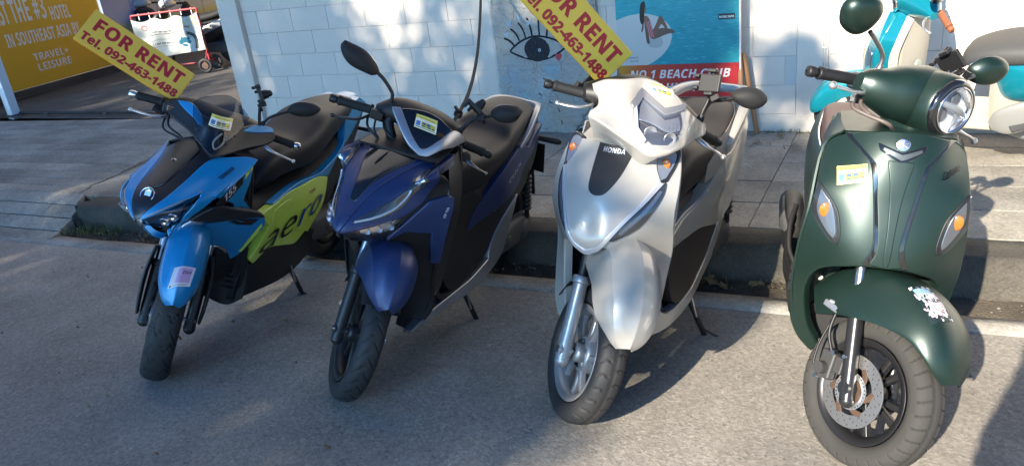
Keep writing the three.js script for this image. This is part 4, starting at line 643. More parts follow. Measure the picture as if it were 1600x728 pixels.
// clamp type phone holder at point c, up vector v, facing f
function phoneHolder(t, c, stem, rot, mat = M.black) {
  const X = (g) => xf(g, { r: rot, t: c }), g = t.H('phone_holder', [X(rbox(0.06, 0.075, 0.014, 0.004)), X(cyl([0, 0, -0.006], [0, 0, -0.03], 0.02, 0.017)), X(ball([0, 0, -0.035], 0.014)), X(rbox(0.012, 0.03, 0.03, 0.003, [0.038, 0.01, 0.012])), X(rbox(0.012, 0.03, 0.03, 0.003, [-0.038, 0.01, 0.012])), X(rbox(0.022, 0.008, 0.02, 0.003, [0.036, 0.01, 0])), X(rbox(0.022, 0.008, 0.02, 0.003, [-0.036, 0.01, 0])), X(rbox(0.012, 0.018, 0.026, 0.003, [0.02, -0.042, 0.01])), X(rbox(0.012, 0.018, 0.026, 0.003, [-0.02, -0.042, 0.01])), X(rbox(0.02, 0.028, 0.012, 0.003, [0.05, 0.034, 0.016], [0, 0, 30]))], mat);
  part(g, 'holder_arm', [tube([...stem], 0.0065, 20, 8)], mat); return g;
}
// side stand with a wire foot and rear engine block with exhaust
function sideStand(t, a, b, mat = M.black) {
  const A = V(...a), B = V(...b), d = B.clone().sub(A).normalize(), o = V(0.05, 0.01, -0.055);
  const g = t.P('side_stand', [rod(a, b, 0.011, [1, 0, 0.2]), rod([a[0] - 0.012, a[1] - 0.02, a[2]], A.clone().lerp(B, 0.7).toArray(), 0.007, [1, 0, 0.2]), tube([A.clone().lerp(B, 0.72).toArray(), B.clone().add(V(0.01, 0.035, -0.05)).toArray(), B.clone().add(V(0.005, 0.028, -0.085)).toArray(), B.clone().add(V(-0.01, 0.006, -0.055)).toArray(), b], 0.0042, 24, 6)], mat);
  part(g, 'foot', [rbox(0.05, 0.006, 0.04, 0.002, [b[0] - 0.004, b[1] - 0.004, b[2] - 0.012])], mat); part(g, 'spring', [rod([a[0] + 0.01, a[1] + 0.03, a[2] - 0.012], A.clone().lerp(B, 0.45).add(V(0.012, 0, -0.006)).toArray(), 0.005)], M.steel); return g;
}
// fender around the wheel centre height cy: rows [angle, radius, half width, side drop]
function fenderGeo(cy, rows, o = {}) {
  return skin(rows.map(([a, r, w, d]) => (o.ss || [-1, -0.97, -0.86, -0.62, -0.3, 0, 0.3, 0.62, 0.86, 0.97, 1]).map((s) => { const rr = r - d * Math.abs(s) ** (o.p || 5) - (o.c ?? 0.012) * s * s - (o.v || 0) * Math.abs(s); return [rr * Math.cos(a * D2R), cy + rr * Math.sin(a * D2R), w * (Math.abs(s) > 0.95 ? Math.sign(s) : s * 1.02) + (o.dz || 0)]; })), { pu: 4, pv: 3, thick: 0.005 });
}
const CREASE = [-1, -0.985, -0.93, -0.87, -0.84, -0.5, -0.08, -0.02, 0.02, 0.08, 0.5, 0.84, 0.87, 0.93, 0.985, 1];
function fenderAt(cy, rows0, o, a, z, up = 0.0035) {
  const rows = spline(rows0, false, 8); let i = 0; while (i < rows.length - 2 && rows[i + 1][0] < a) i++; const f = (a - rows[i][0]) / (rows[i + 1][0] - rows[i][0]), [, r, w, d] = rows[i].map((v, k) => lerp(v, rows[i + 1][k], f)), s = clamp((z - (o.dz || 0)) / (w * 1.02), -1, 1), rr = r - d * Math.abs(s) ** (o.p || 5) - (o.c ?? 0.012) * s * s - (o.v || 0) * Math.abs(s) + up;
  return [rr * Math.cos(a * D2R), cy + rr * Math.sin(a * D2R), z];
}
// printed sticker on a fender: corners TL, TR, BR, BL as [angle, z]
function fenderSticker(cy, rows, o, Q, up) {
  const g = skin([0, 1, 2, 3, 4, 5].map((i) => [0, 1, 2, 3, 4, 5].map((j) => { const v = i / 5, u = j / 5, m = (k) => lerp(lerp(Q[3][k], Q[2][k], u), lerp(Q[0][k], Q[1][k], u), v); return fenderAt(cy, rows, o, m(0), m(1), up); })), { pu: 2, pv: 2 }), uv = g.attributes.uv; for (let i = 0; i < uv.count; i++) { const a = uv.getX(i), b = uv.getY(i); uv.setXY(i, b, a); } return g;
}
function rearEnd(t, o) {                     // o: x (rear axle), R, w, q, rimMat, right exhaust
  wheel(t, 'rear_wheel', { R: o.R, q: o.q, w: o.w, x: o.x, groove: o.groove || grooves.slash, tyreMat: o.tyreMat || M.rubber, rimMat: o.rimMat || M.black, spokes: [0, 1, 2, 3, 4].map((i) => spoke(0.03, o.q - 0.01, 0.02, 0.012, 0.012, 0.01, i * 1.2566)), nt: 200 });
  const x = o.x, R = o.R;
  const e = t.P('engine', [loftX([[x + 0.52, R + 0.05, -0.02, 0.05, 0.04, 0.04, 3], [x + 0.46, R + 0.05, -0.04, 0.085, 0.07, 0.07, 3], [x + 0.3, R + 0.03, -0.08, 0.075, 0.075, 0.08, 3], [x + 0.1, R + 0.01, -0.11, 0.04, 0.08, 0.08, 3], [x - 0.06, R, -0.11, 0.035, 0.075, 0.075, 2.6], [x - 0.1, R, -0.11, 0.02, 0.03, 0.03, 2.4]])], o.engMat || M.grey, undefined);
  part(e, 'clutch_cover', [lathe([[0, 0.022], [0.03, 0.02], [0.052, 0.012], [0.062, 0], [0.064, -0.02]], [x, R, -0.14], [0, 0, -1], 30), lathe([[0, 0.012], [0.02, 0.012], [0.028, 0.004], [0.03, -0.02]], [x + 0.22, R + 0.02, -0.15], [0, 0, -1], 24)], M.grey);
  const m = t.P('exhaust', [loftP([{ p: [x + 0.32, R + 0.0, 0.12], w: 0.018, h: 0.018 }, { p: [x + 0.24, R + 0.0, 0.14], w: 0.03, h: 0.032 }, { p: [x + 0.16, R + 0.01, 0.15], w: 0.05, h: 0.055 }, { p: [x - 0.05, R + 0.04, 0.155], w: 0.055, h: 0.06 }, { p: [x - 0.22, R + 0.075, 0.16], w: 0.052, h: 0.056 }, { p: [x - 0.25, R + 0.08, 0.16], w: 0.03, h: 0.034 }], [0, 1, 0])], M.black);
  part(m, 'heat_shield', [loftP([{ p: [x + 0.13, R + 0.035, 0.185], w: 0.012, h: 0.03 }, { p: [x, R + 0.05, 0.2], w: 0.014, h: 0.045 }, { p: [x - 0.17, R + 0.085, 0.2], w: 0.012, h: 0.032 }], [0, 1, 0])], o.shield || M.grey);
  t.P('rear_shock', [rod([x - 0.02, R + 0.06, -0.14], [x + 0.06, R + 0.36, -0.13], 0.012), lathe(Array.from({ length: 57 }, (_, i) => [0.021 + 0.005 * Math.cos(i * 0.9), 0.06 + i * 0.0038]), [x - 0.02, R + 0.06, -0.14], [0.26, 1, 0.03], 14)], M.black);
  if (o.mudguard !== false) t.P('rear_mudguard', [rbox(0.012, 0.24, 0.15, 0.004, [x - 0.22, R + 0.2, 0], [0, 0, -24]), rbox(0.16, 0.02, 0.1, 0.005, [x - 0.13, R + 0.31, 0], [0, 0, -12])], M.blackMatte);
}
// printed label on a depth field
function decal(t, F, pts, tex, o = {}, hold = 'P', name = 'sticker') { return t[hold](name, panel(F, pts, { off: 0.0022, flat: true, ...o }), o.mat || phys([0.9, 0.9, 0.9], 0.35, 0, { map: tex, clearcoat: 0.4 })); }
const alphaMat = (tex, color = [1, 1, 1], rough = 0.4, metal = 0) => std(color, rough, metal, { map: tex, transparent: true });
function wordTex(w, h, draw) { return canvasTex(w, h, (c) => { c.clearRect(0, 0, w, h); draw(c, w, h); }); }
const rentTex = canvasTex(512, 256, (c, w, h) => {   // the small yellow rental sticker
  c.fillStyle = '#e7dd8a'; c.fillRect(0, 0, w, h); c.fillStyle = '#f3f0dc'; c.fillRect(8, 8, w - 16, h - 16); c.fillStyle = '#ead75a'; c.fillRect(8, 8, w - 16, 58);
  c.fillStyle = '#40464f'; c.font = 'bold 40px sans-serif'; c.textAlign = 'center'; c.fillText('Taxi & Car for Rent', w / 2, 52); c.font = '19px sans-serif'; c.fillText('motorbike rental', w / 2, 92);
  c.fillStyle = '#5f7fb0'; c.fillRect(30, 112, 92, 92); c.fillStyle = '#cdbd4a'; c.fillRect(150, 106, 320, 100); c.fillStyle = '#4f6a84'; c.fillRect(165, 118, 84, 42); c.fillRect(272, 114, 88, 48); c.fillStyle = '#3f7a55'; c.beginPath(); c.ellipse(205, 186, 44, 14, 0, 0, 7); c.fill(); c.beginPath(); c.ellipse(330, 184, 50, 14, 0, 0, 7); c.fill(); c.fillStyle = '#6a3f3f'; c.beginPath(); c.ellipse(430, 182, 34, 14, 0, 0, 7); c.fill(); c.fillStyle = '#2f3a45'; c.fillRect(30, 218, w - 60, 12);
});
// ================================================================ pearl white scooter
{
  const t = scooter('white_scooter', 'pearl white scooter with silver wheels and dark brown seat, third from the left', [-0.958, -1.982, -92.9, -7.5, 36], 8);
  const pearl = paint(phys([0.35, 0.332, 0.303], 0.34, 0.12, { clearcoat: 0.9, clearcoatRoughness: 0.1 })), brown = std([0.0125, 0.009, 0.0105], 0.55, 0, { bumpMap: withMap(noiseA, 10), bumpScale: 0.0005 }), seatSide = std([0.22, 0.205, 0.185], 0.6);
  const F = tps([[0.90, 0, -0.18], [0.775, 0, -0.06], [0.69, 0, -0.02], [0.615, 0, -0.003], [0.898, 0.156, -0.25], [0.659, 0.064, -0.01], [0.775, 0.15, -0.14], [0.684, 0.22, -0.19], [0.95, 0.18, -0.31], [0.568, 0.207, -0.22], [0.235, 0.149, -0.165], [0.4, 0.185, -0.19], [0.56, 0.1, -0.08], [0.4, 0.12, -0.13]]);
  // front: outer apron with the wheel arch, raised shield, lamps in the gap
  const rightHalf = [[0.905, 0.02], [0.903, 0.10], [0.905, 0.165, 1], [0.87, 0.196], [0.80, 0.212], [0.72, 0.216], [0.64, 0.216], [0.57, 0.211], [0.50, 0.205], [0.42, 0.2], [0.36, 0.195], [0.30, 0.187], [0.25, 0.168, 1], [0.238, 0.14, 1], [0.30, 0.134], [0.38, 0.14], [0.47, 0.147], [0.53, 0.146], [0.57, 0.134], [0.6, 0.112], [0.618, 0.08], [0.63, 0.04]];
  t.P('front_apron', panel(F, symOutline(rightHalf), { t: 0.03, r: 0.006 }), pearl);
  t.P('front_shield', panel(F, symOutline([[0.901, 0.03], [0.895, 0.128, 1], [0.856, 0.136], [0.808, 0.163, 1], [0.755, 0.128], [0.71, 0.094], [0.668, 0.066], [0.632, 0.04], [0.616, 0.016]]), { off: 0.009, t: 0.018, r: 0.004 }), pearl);
  const strip = [[0.812, 0.158, 1], [0.808, 0.168, 1], [0.757, 0.136], [0.71, 0.101], [0.666, 0.072], [0.628, 0.045], [0.61, 0.02], [0.602, 0.0]];
  t.P('chrome_trim', panel(F, [...strip, ...flipB(strip).slice(1), [0.813, -0.158, 1], [0.757, -0.127], [0.71, -0.093], [0.668, -0.065], [0.634, -0.039], [0.62, -0.014], [0.616, 0], [0.62, 0.014], [0.634, 0.039], [0.668, 0.065], [0.71, 0.093], [0.757, 0.127]], { off: 0.013, t: 0.02, r: 0.0025, step: 0.01 }), std([0.6, 0.6, 0.61], 0.3, 0.6));
  t.P('front_insert', panel(F, [[0.902, 0.05, 1], [0.902, -0.066, 1], [0.83, -0.051], [0.785, -0.027], [0.774, -0.004], [0.777, 0.018], [0.79, 0.031], [0.82, 0.038]], { off: 0.0115, t: 0.01, r: 0.0015 }), std([0.012, 0.013, 0.015], 0.45));
  const honda = wordTex(512, 128, (c, w, h) => { c.fillStyle = '#d9dde2'; c.font = 'bold 104px sans-serif'; c.textAlign = 'center'; c.save(); c.translate(w / 2, 100); c.scale(1.12, 0.9); c.fillText('HONDA', 0, 0, 440); c.restore(); });
  decal(t, F, [[0.9, 0.036, 1], [0.9, -0.052, 1], [0.876, -0.05, 1], [0.876, 0.034, 1]], honda, { off: 0.0145, mat: alphaMat(honda, [0.9, 0.9, 0.9], 0.25, 0.6) }, 'P', 'nameplate');
  for (const s of [1, -1]) {
    const k = (a) => (s > 0 ? a : flipB(a)), lamp = t.P('turn_signal', panel(F, k([[0.9, 0.128, 1], [0.903, 0.164], [0.893, 0.185], [0.86, 0.187], [0.82, 0.176, 1], [0.815, 0.158, 1], [0.855, 0.135]]), { off: 0.013, t: 0.01, r: 0.003 }), M.lens);
    part(lamp, 'gasket', panel(F, k([[0.903, 0.124, 1], [0.907, 0.166], [0.896, 0.189], [0.86, 0.191], [0.816, 0.18, 1], [0.81, 0.155, 1], [0.853, 0.131]]), { off: 0.003, t: 0.01, r: 0.002 }), M.black); part(lamp, 'reflector', panel(F, k([[0.895, 0.134, 1], [0.898, 0.162], [0.888, 0.18], [0.86, 0.182], [0.825, 0.172, 1], [0.82, 0.16, 1], [0.855, 0.14]]), { off: 0.0042, t: 0.006, r: 0.001 }), M.lampSilver);
    const b = V(F(0.865, 0.163 * s) + 0.008, 0.865, 0.163 * s); part(lamp, 'amber_bulb', [xf(new THREE.SphereGeometry(0.015, 18, 14), { t: b.toArray(), s: [0.4, 1.15, 1.0] })], M.amber);
    const d = t.P('position_lamp', panel(F, k([[0.815, 0.176, 1], [0.806, 0.172], [0.755, 0.142], [0.71, 0.108], [0.655, 0.068, 1], [0.653, 0.078, 1], [0.685, 0.13], [0.725, 0.158], [0.775, 0.176]]), { off: 0.007, t: 0.012, r: 0.003 }), M.darkLens);
    part(d, 'light_guide', panel(F, k([[0.79, 0.166, 1], [0.755, 0.150], [0.71, 0.118], [0.675, 0.089, 1], [0.67, 0.095, 1], [0.708, 0.13], [0.75, 0.158], [0.787, 0.172, 1]]), { off: 0.0085, t: 0.004, r: 0.001, step: 0.008 }), std([0.16, 0.19, 0.25], 0.15, 0.6));
  }
  // inner leg shield, wheel well
  const IB = tps([[0.9, 0, -0.36], [0.6, 0, -0.3], [0.3, 0, -0.27], [0.9, 0.18, -0.36], [0.6, 0.2, -0.3], [0.3, 0.17, -0.26]]);
  t.P('inner_fender', panel(IB, symOutline([[0.88, 0.02], [0.87, 0.16], [0.62, 0.18], [0.35, 0.165], [0.24, 0.135, 1], [0.23, 0.02]]), { t: 0.01 }), M.blackMatte);
  for (const s of [1, -1]) t.P('leg_shield_side', skin([[[-0.33, 0.93, 0.17], [-0.31, 0.8, 0.19], [-0.27, 0.66, 0.2], [-0.25, 0.52, 0.195], [-0.22, 0.36, 0.185], [-0.2, 0.25, 0.16]], [[-0.41, 0.93, 0.14], [-0.39, 0.8, 0.16], [-0.37, 0.64, 0.17], [-0.35, 0.5, 0.165], [-0.33, 0.36, 0.16], [-0.31, 0.27, 0.14]]].map((r) => r.map((p) => [p[0], p[1], p[2] * s])), { pv: 4, thick: 0.006 }), pearl);
  t.P('inner_shield', skin([[[-0.4, 0.93, 0.15], [-0.4, 0.94, 0], [-0.4, 0.93, -0.15]], [[-0.38, 0.7, 0.17], [-0.38, 0.7, 0], [-0.38, 0.7, -0.17]], [[-0.34, 0.45, 0.16], [-0.35, 0.45, 0], [-0.34, 0.45, -0.16]], [[-0.33, 0.3, 0.15], [-0.34, 0.3, 0], [-0.33, 0.3, -0.15]]], { thick: 0.01 }), brown);
  t.P('top_cover', skin([[[-0.26, 0.903, 0.15], [-0.2, 0.905, 0.05], [-0.2, 0.905, -0.05], [-0.26, 0.903, -0.15]], [[-0.4, 0.95, 0.13], [-0.42, 0.955, 0.05], [-0.42, 0.955, -0.05], [-0.4, 0.95, -0.13]]], { thick: 0.008 }), pearl);
  t.P('steering_neck', [rod([-0.2, 0.62, 0], [-0.36, 0.98, 0], 0.026)], M.silverPaint);
  // floor, tunnel and side covers
  const G = tps([[-0.3, 0.3, 0.18], [-0.6, 0.28, 0.19], [-0.6, 0.5, 0.13], [-0.8, 0.5, 0.15], [-0.9, 0.6, 0.18], [-1.2, 0.65, 0.17], [-1.45, 0.7, 0.13], [-1.2, 0.4, 0.16], [-1.0, 0.35, 0.16], [-0.5, 0.75, 0.1], [-0.9, 0.75, 0.155], [-1.3, 0.78, 0.14], [-0.2, 0.25, 0.15]], false);
  t.P('floor_board', [skin([[[-0.3, 0.34, 0.165], [-0.3, 0.345, 0], [-0.3, 0.34, -0.165]], [[-0.36, 0.275, 0.18], [-0.36, 0.275, 0], [-0.36, 0.275, -0.18]], [[-0.56, 0.262, 0.185], [-0.56, 0.262, 0], [-0.56, 0.262, -0.185]], [[-0.78, 0.268, 0.175], [-0.78, 0.268, 0], [-0.78, 0.268, -0.175]], [[-0.95, 0.3, 0.16], [-0.95, 0.3, 0], [-0.95, 0.3, -0.16]]], { thick: 0.02 }), ...Array.from({ length: 10 }, (_, i) => rbox(0.4, 0.003, 0.006, 0.001, [-0.56, 0.266, -0.14 + 0.031 * i]))], std([0.014, 0.014, 0.02], 0.7));
  for (const s of [1, -1]) {
    const op = { axis: 'z', sgn: s, t: 0.04, r: 0.004 };
    t.P('floor_skirt', panel((a, b) => G(a, b) + 0.006, [[-0.19, 0.34, 1], [-0.25, 0.325], [-0.34, 0.278], [-0.55, 0.268], [-0.77, 0.274], [-0.9, 0.3], [-1.0, 0.37], [-1.04, 0.45], [-1.1, 0.43, 1], [-1.06, 0.33], [-0.95, 0.255], [-0.8, 0.236], [-0.55, 0.23], [-0.33, 0.228], [-0.18, 0.24, 1]], op), pearl);
    t.P('under_seat_panel', panel(G, [[-0.4, 0.5, 1], [-0.62, 0.47], [-0.8, 0.45], [-0.95, 0.41], [-1.02, 0.36], [-1.0, 0.29], [-0.85, 0.268], [-0.45, 0.268, 1], [-0.38, 0.33]], op), brown);
    t.P('side_cover', panel((a, b) => G(a, b) + 0.004, [[-0.42, 0.53, 1], [-0.6, 0.55], [-0.75, 0.575], [-0.83, 0.63], [-0.91, 0.7], [-1.02, 0.7], [-1.15, 0.72], [-1.3, 0.75], [-1.46, 0.76, 1], [-1.5, 0.7], [-1.42, 0.6], [-1.3, 0.5], [-1.18, 0.41, 1], [-1.0, 0.4], [-0.8, 0.446], [-0.62, 0.46], [-0.42, 0.486, 1]], { ...op, t: 0.05 }), pearl);
    t.P('side_crease', panel((a, b) => G(a, b) + 0.009, [[-0.44, 0.517, 1], [-0.6, 0.535], [-0.74, 0.563], [-0.8, 0.6, 1], [-0.76, 0.53], [-0.66, 0.487], [-0.5, 0.485]], { ...op, t: 0.012 }), pearl);
  }
  t.P('tunnel', loftX([[-0.33, 0.36, 0, 0.1, 0.1, 0.1, 3], [-0.42, 0.4, 0, 0.12, 0.16, 0.12, 3], [-0.6, 0.45, 0, 0.12, 0.14, 0.2, 3], [-0.9, 0.48, 0, 0.14, 0.16, 0.2, 3], [-1.2, 0.56, 0, 0.13, 0.12, 0.16, 3], [-1.45, 0.66, 0, 0.08, 0.06, 0.06, 3]]), brown);
  t.P('seat', [loftX([[-0.4, 0.595, 0, 0.06, 0.03, 0.03, 2.6], [-0.44, 0.62, 0, 0.105, 0.07, 0.06, 2.8], [-0.54, 0.69, 0, 0.13, 0.09, 0.12, 2.8], [-0.64, 0.74, 0, 0.145, 0.075, 0.15, 2.8], [-0.8, 0.745, 0, 0.16, 0.06, 0.13, 2.8], [-0.98, 0.755, 0, 0.162, 0.06, 0.09, 2.8], [-1.15, 0.785, 0, 0.15, 0.06, 0.07, 2.8], [-1.3, 0.8, 0, 0.125, 0.05, 0.06, 2.6], [-1.37, 0.79, 0, 0.06, 0.02, 0.03, 2.4]], { pu: 5 })], brown);
  t.P('seat_side', [-1, 1].map((s) => skin([0, 1, 2, 3, 4, 5].map((i) => { const x = -0.76 - 0.11 * i, w = [0.148, 0.164, 0.166, 0.156, 0.14, 0.1][i], y = 0.68 + 0.016 * i; return [[x, y - 0.04, (w + 0.002) * s], [x, y + 0.03, (w + 0.004) * s], [x, y + 0.085, (w - 0.012) * s]]; }), { thick: 0.004 })), seatSide);
  for (const s of [1, -1]) t.P('grab_rail', loftP([[-0.96, 0.735, 0.178], [-1.08, 0.8, 0.176], [-1.22, 0.86, 0.165], [-1.36, 0.875, 0.14], [-1.46, 0.87, 0.09], [-1.49, 0.865, 0.0]].map((p, i) => ({ p: [p[0], p[1], p[2] * s], w: [0.012, 0.02, 0.023, 0.024, 0.026, 0.028][i], h: [0.02, 0.024, 0.022, 0.02, 0.02, 0.02][i], e: 3 })), [0, 1, 0]), pearl);
  t.P('tail_lamp', loftX([[-1.42, 0.72, 0, 0.1, 0.05, 0.05, 2.6], [-1.52, 0.73, 0, 0.07, 0.04, 0.04, 2.6], [-1.54, 0.73, 0, 0.03, 0.02, 0.02]]), phys([0.35, 0.01, 0.012], 0.15, 0, { clearcoat: 1 }));
  // fender
  const FF = tps([[0.66, 0, 0.04], [0.6, 0, 0.125], [0.53, 0, 0.2], [0.455, 0, 0.232], [0.66, 0.07, 0.0], [0.6, 0.085, 0.055], [0.53, 0.085, 0.115], [0.46, 0.07, 0.17], [0.5, 0.095, 0.05], [0.45, 0.09, 0.09]]);
  t.W('front_fender', fenderGeo(0.234, [[42, 0.302, 0.024, 0.01], [45, 0.314, 0.045, 0.018], [50, 0.334, 0.064, 0.04], [58, 0.36, 0.08, 0.08], [66, 0.382, 0.088, 0.11], [76, 0.406, 0.092, 0.13], [88, 0.43, 0.09, 0.14], [100, 0.432, 0.086, 0.135], [114, 0.42, 0.08, 0.1]], { p: 12, c: 0.004, v: 0.02, ss: CREASE }), pearl);
  t.W('fender_rear', skin([70, 90, 110, 140, 165].map((a) => [-1, -0.85, -0.4, 0, 0.4, 0.85, 1].map((s) => { const r = 0.262 - 0.02 * Math.abs(s) ** 4; return [r * Math.cos(a * D2R), 0.234 + r * Math.sin(a * D2R), 0.07 * s]; })), { thick: 0.004 }), M.blackMatte);
  // wheel and fork
  const sp = []; for (let i = 0; i < 5; i++) for (const k of [-1, 1]) { const a = i * 1.2566 + 0.3; sp.push(spoke(0.03, 0.158, 0.013, 0.0085, 0.012, 0.011, a + k * 0.09, k * 0.24)); }
  wheel(t, 'front_wheel', { R: 0.234, q: 0.16, w: 0.094, groove: grooves.curve, tyreMat: M.rubber, rimMat: M.silverPaint, spokes: sp, steer: true });
  t.W('brake_drum', lathe([[0.02, -0.05], [0.062, -0.05], [0.066, -0.044], [0.066, 0.01], [0.05, 0.02]], [0, 0.234, 0], [0, 0, 1], 36), M.silverPaint);
  fork(t, 0.234, { off: 0.078, up: 0.6, low: 0.25, rUp: 0.0165, rLow: 0.0245, matUp: M.black, matLow: M.silverPaint });
  t.W('fork_bridge', [rbox(0.06, 0.04, 0.19, 0.01, [-0.205, 0.62, 0])], M.black);
  // handlebar cowl
  const C = tps([[1.06, 0.05, -0.29], [0.955, -0.022, -0.09], [1.02, 0.09, -0.2], [1.04, -0.09, -0.2], [0.98, 0.05, -0.13], [0.99, -0.085, -0.14], [1.1, 0.08, -0.33], [1.01, -0.19, -0.33], [1.03, 0.2, -0.34], [1.0, 0, -0.13]], false);
  const lampO = [[1.062, 0.058, 1], [1.04, -0.012, 1], [1.062, -0.07, 1], [1.02, -0.075], [0.968, -0.03, 1], [0.956, 0.024, 1], [0.976, 0.077], [1.03, 0.084]];
  t.H('lamp_gasket', panel(C, lampO, { off: -0.003, t: 0.014, r: 0.002, grow: 0.005 }), M.black);
  t.H('handlebar_cowl', panel(C, [[1.033, 0.2, 1], [1.062, 0.16], [1.088, 0.085], [1.098, 0.014], [1.088, -0.045], [1.06, -0.095], [1.02, -0.17], [0.997, -0.212], [0.982, -0.205], [0.982, -0.14], [0.972, -0.07], [0.955, -0.027], [0.942, 0.02], [0.952, 0.07], [0.958, 0.12], [0.965, 0.204, 1], [0.992, 0.18], [1.018, 0.182]], { t: 0.14, r: 0.012 }), pearl);
  t.H('cowl_back', loftP([{ p: [-0.4, 0.985, 0.21], w: 0.04, h: 0.03 }, { p: [-0.4, 1.0, 0.14], w: 0.075, h: 0.05 }, { p: [-0.39, 1.02, 0.03], w: 0.1, h: 0.072 }, { p: [-0.39, 1.0, -0.1], w: 0.075, h: 0.055 }, { p: [-0.41, 0.965, -0.22], w: 0.04, h: 0.03 }], [0, 1, 0]), M.black);
  const inner = lampO.map((p) => [1.008 + (p[0] - 1.008) * 0.86, 0.0 + (p[1]) * 0.88, p[2] || 0]);
  const hl = t.H('headlight', panel(C, lampO, { off: 0.009, t: 0.02, r: 0.004 }), M.lens);
  const chrome2 = std([0.3, 0.31, 0.33], 0.26, 0.85), bright = std([0.46, 0.47, 0.5], 0.3, 0.75);
  part(hl, 'reflector', panel(C, inner, { off: 0.002, t: 0.008, r: 0.002 }), chrome2);
  part(hl, 'upper_reflector', panel(C, [[1.046, 0.054, 1], [1.03, 0.005, 1], [1.024, -0.012, 1], [1.04, -0.056, 1], [1.014, -0.06, 1], [1.004, -0.02], [1.008, 0.02], [1.006, 0.066, 1]], { off: 0.004, t: 0.006, r: 0.003, step: 0.01 }), bright);
  part(hl, 'lamp_bowls', [lathe([[0.004, -0.004], [0.014, 0.002], [0.02, 0.005], [0.021, 0.003]], [C(0.988, 0.03) + 0.001, 0.988, 0.03], [1, 0.1, -0.05], 24), lathe([[0.004, -0.004], [0.014, 0.002], [0.02, 0.005], [0.021, 0.003]], [C(0.99, -0.03) + 0.001, 0.99, -0.03], [1, 0.1, -0.2], 24)], bright);
  part(hl, 'lamp_fin', Array.from({ length: 9 }, (_, i) => { const b = -0.05 + 0.0125 * i, a = 1.012; return rod([C(a, b) + 0.005, a, b], [C(a + 0.016, b) + 0.005, a + 0.016, b], 0.0016, [0, 1, 0.2]); }), chrome2);
  part(hl, 'divider', [loftP([[1.004, 0.064], [1.0, 0.03], [0.998, 0.0], [1.0, -0.03], [1.008, -0.06]].map(([a, b]) => ({ p: [C(a, b) + 0.006, a, b], w: 0.0014, h: 0.002 })), [1, 0, 0])], M.grey);
  const chev = (o, n) => panel(C, [[1.032, 0.094, 1], [1.068, 0.06, 1], [1.046, -0.012, 1], [1.072, -0.078, 1], [1.06, -0.074, 1], [1.034, -0.012, 1], [1.05, 0.052, 1], [1.022, 0.083, 1]], { off: 0.0105, t: 0.008, r: 0.002, step: 0.01 });
  t.H('chrome_brow', chev(), std([0.4, 0.4, 0.42], 0.25, 0.7));
  t.H('light_guide', panel(C, [[1.02, 0.084, 1], [1.03, 0.078, 1], [0.985, 0.068, 1], [0.965, 0.04, 1], [0.958, 0.045, 1], [0.976, 0.076, 1]], { off: 0.0105, t: 0.006, r: 0.001, step: 0.01 }), M.drl);
  decal(t, C, [[1.094, 0.03, 1], [1.095, -0.04, 1], [1.077, -0.042, 1], [1.071, 0.023, 1]], rentTex, {}, 'H', 'rental_sticker');
  // bars
  grip(t, [-0.43, 0.973, 0.187], [-0.462, 0.962, 0.31], M.blackMatte, M.black, false); grip(t, [-0.42, 0.954, -0.225], [-0.47, 0.927, -0.315], M.blackMatte, M.black, false);
  lever(t, [[-0.385, 0.972, 0.16], [-0.35, 0.958, 0.19], [-0.335, 0.947, 0.23], [-0.345, 0.94, 0.265], [-0.36, 0.935, 0.292]], M.alu, 0.0095); lever(t, [[-0.37, 0.95, -0.2], [-0.345, 0.938, -0.235], [-0.345, 0.925, -0.28], [-0.36, 0.909, -0.321]], M.alu, 0.0095);
  t.H('switch_block', [rbox(0.05, 0.05, 0.03, 0.008, [-0.425, 0.975, 0.178]), rbox(0.05, 0.045, 0.03, 0.008, [-0.415, 0.955, -0.205])], M.black);
  t.H('brake_cable', [tube([[-0.385, 0.965, 0.16], [-0.35, 0.94, 0.17], [-0.32, 0.9, 0.15], [-0.28, 0.86, 0.07], [-0.26, 0.8, 0.03]], 0.005, 30), tube([[-0.38, 0.965, 0.15], [-0.33, 0.92, 0.155], [-0.3, 0.87, 0.1], [-0.28, 0.8, 0.04]], 0.004, 30)], M.black);
  mirror(t, [[-0.062, 0.0], [-0.045, 0.024], [-0.01, 0.038], [0.03, 0.034], [0.062, 0.008], [0.048, -0.024], [0.012, -0.036], [-0.03, -0.027]], [-0.4, 1.121, -0.333], [0.1, 0.12, -1], [0.2, 1, 0.1], [1, -0.1, 0.1], M.blackMatte, [[-0.36, 1.0, -0.19], [-0.37, 1.05, -0.195], [-0.385, 1.075, -0.21], [-0.395, 1.09, -0.25], [-0.395, 1.105, -0.282]], { d: 0.045, r: 0.0075 });
  phoneHolder(t, [-0.375, 1.135, -0.178], [[-0.36, 1.0, -0.19], [-0.365, 1.04, -0.19], [-0.375, 1.08, -0.195], [-0.38, 1.115, -0.187]], [-15, 40, -60]);
  rearEnd(t, { x: -1.273, R: 0.235, q: 0.13, w: 0.1, rimMat: M.silverPaint });
  sideStand(t, [-0.62, 0.23, -0.17], [-0.7, 0.0, -0.26]);
}
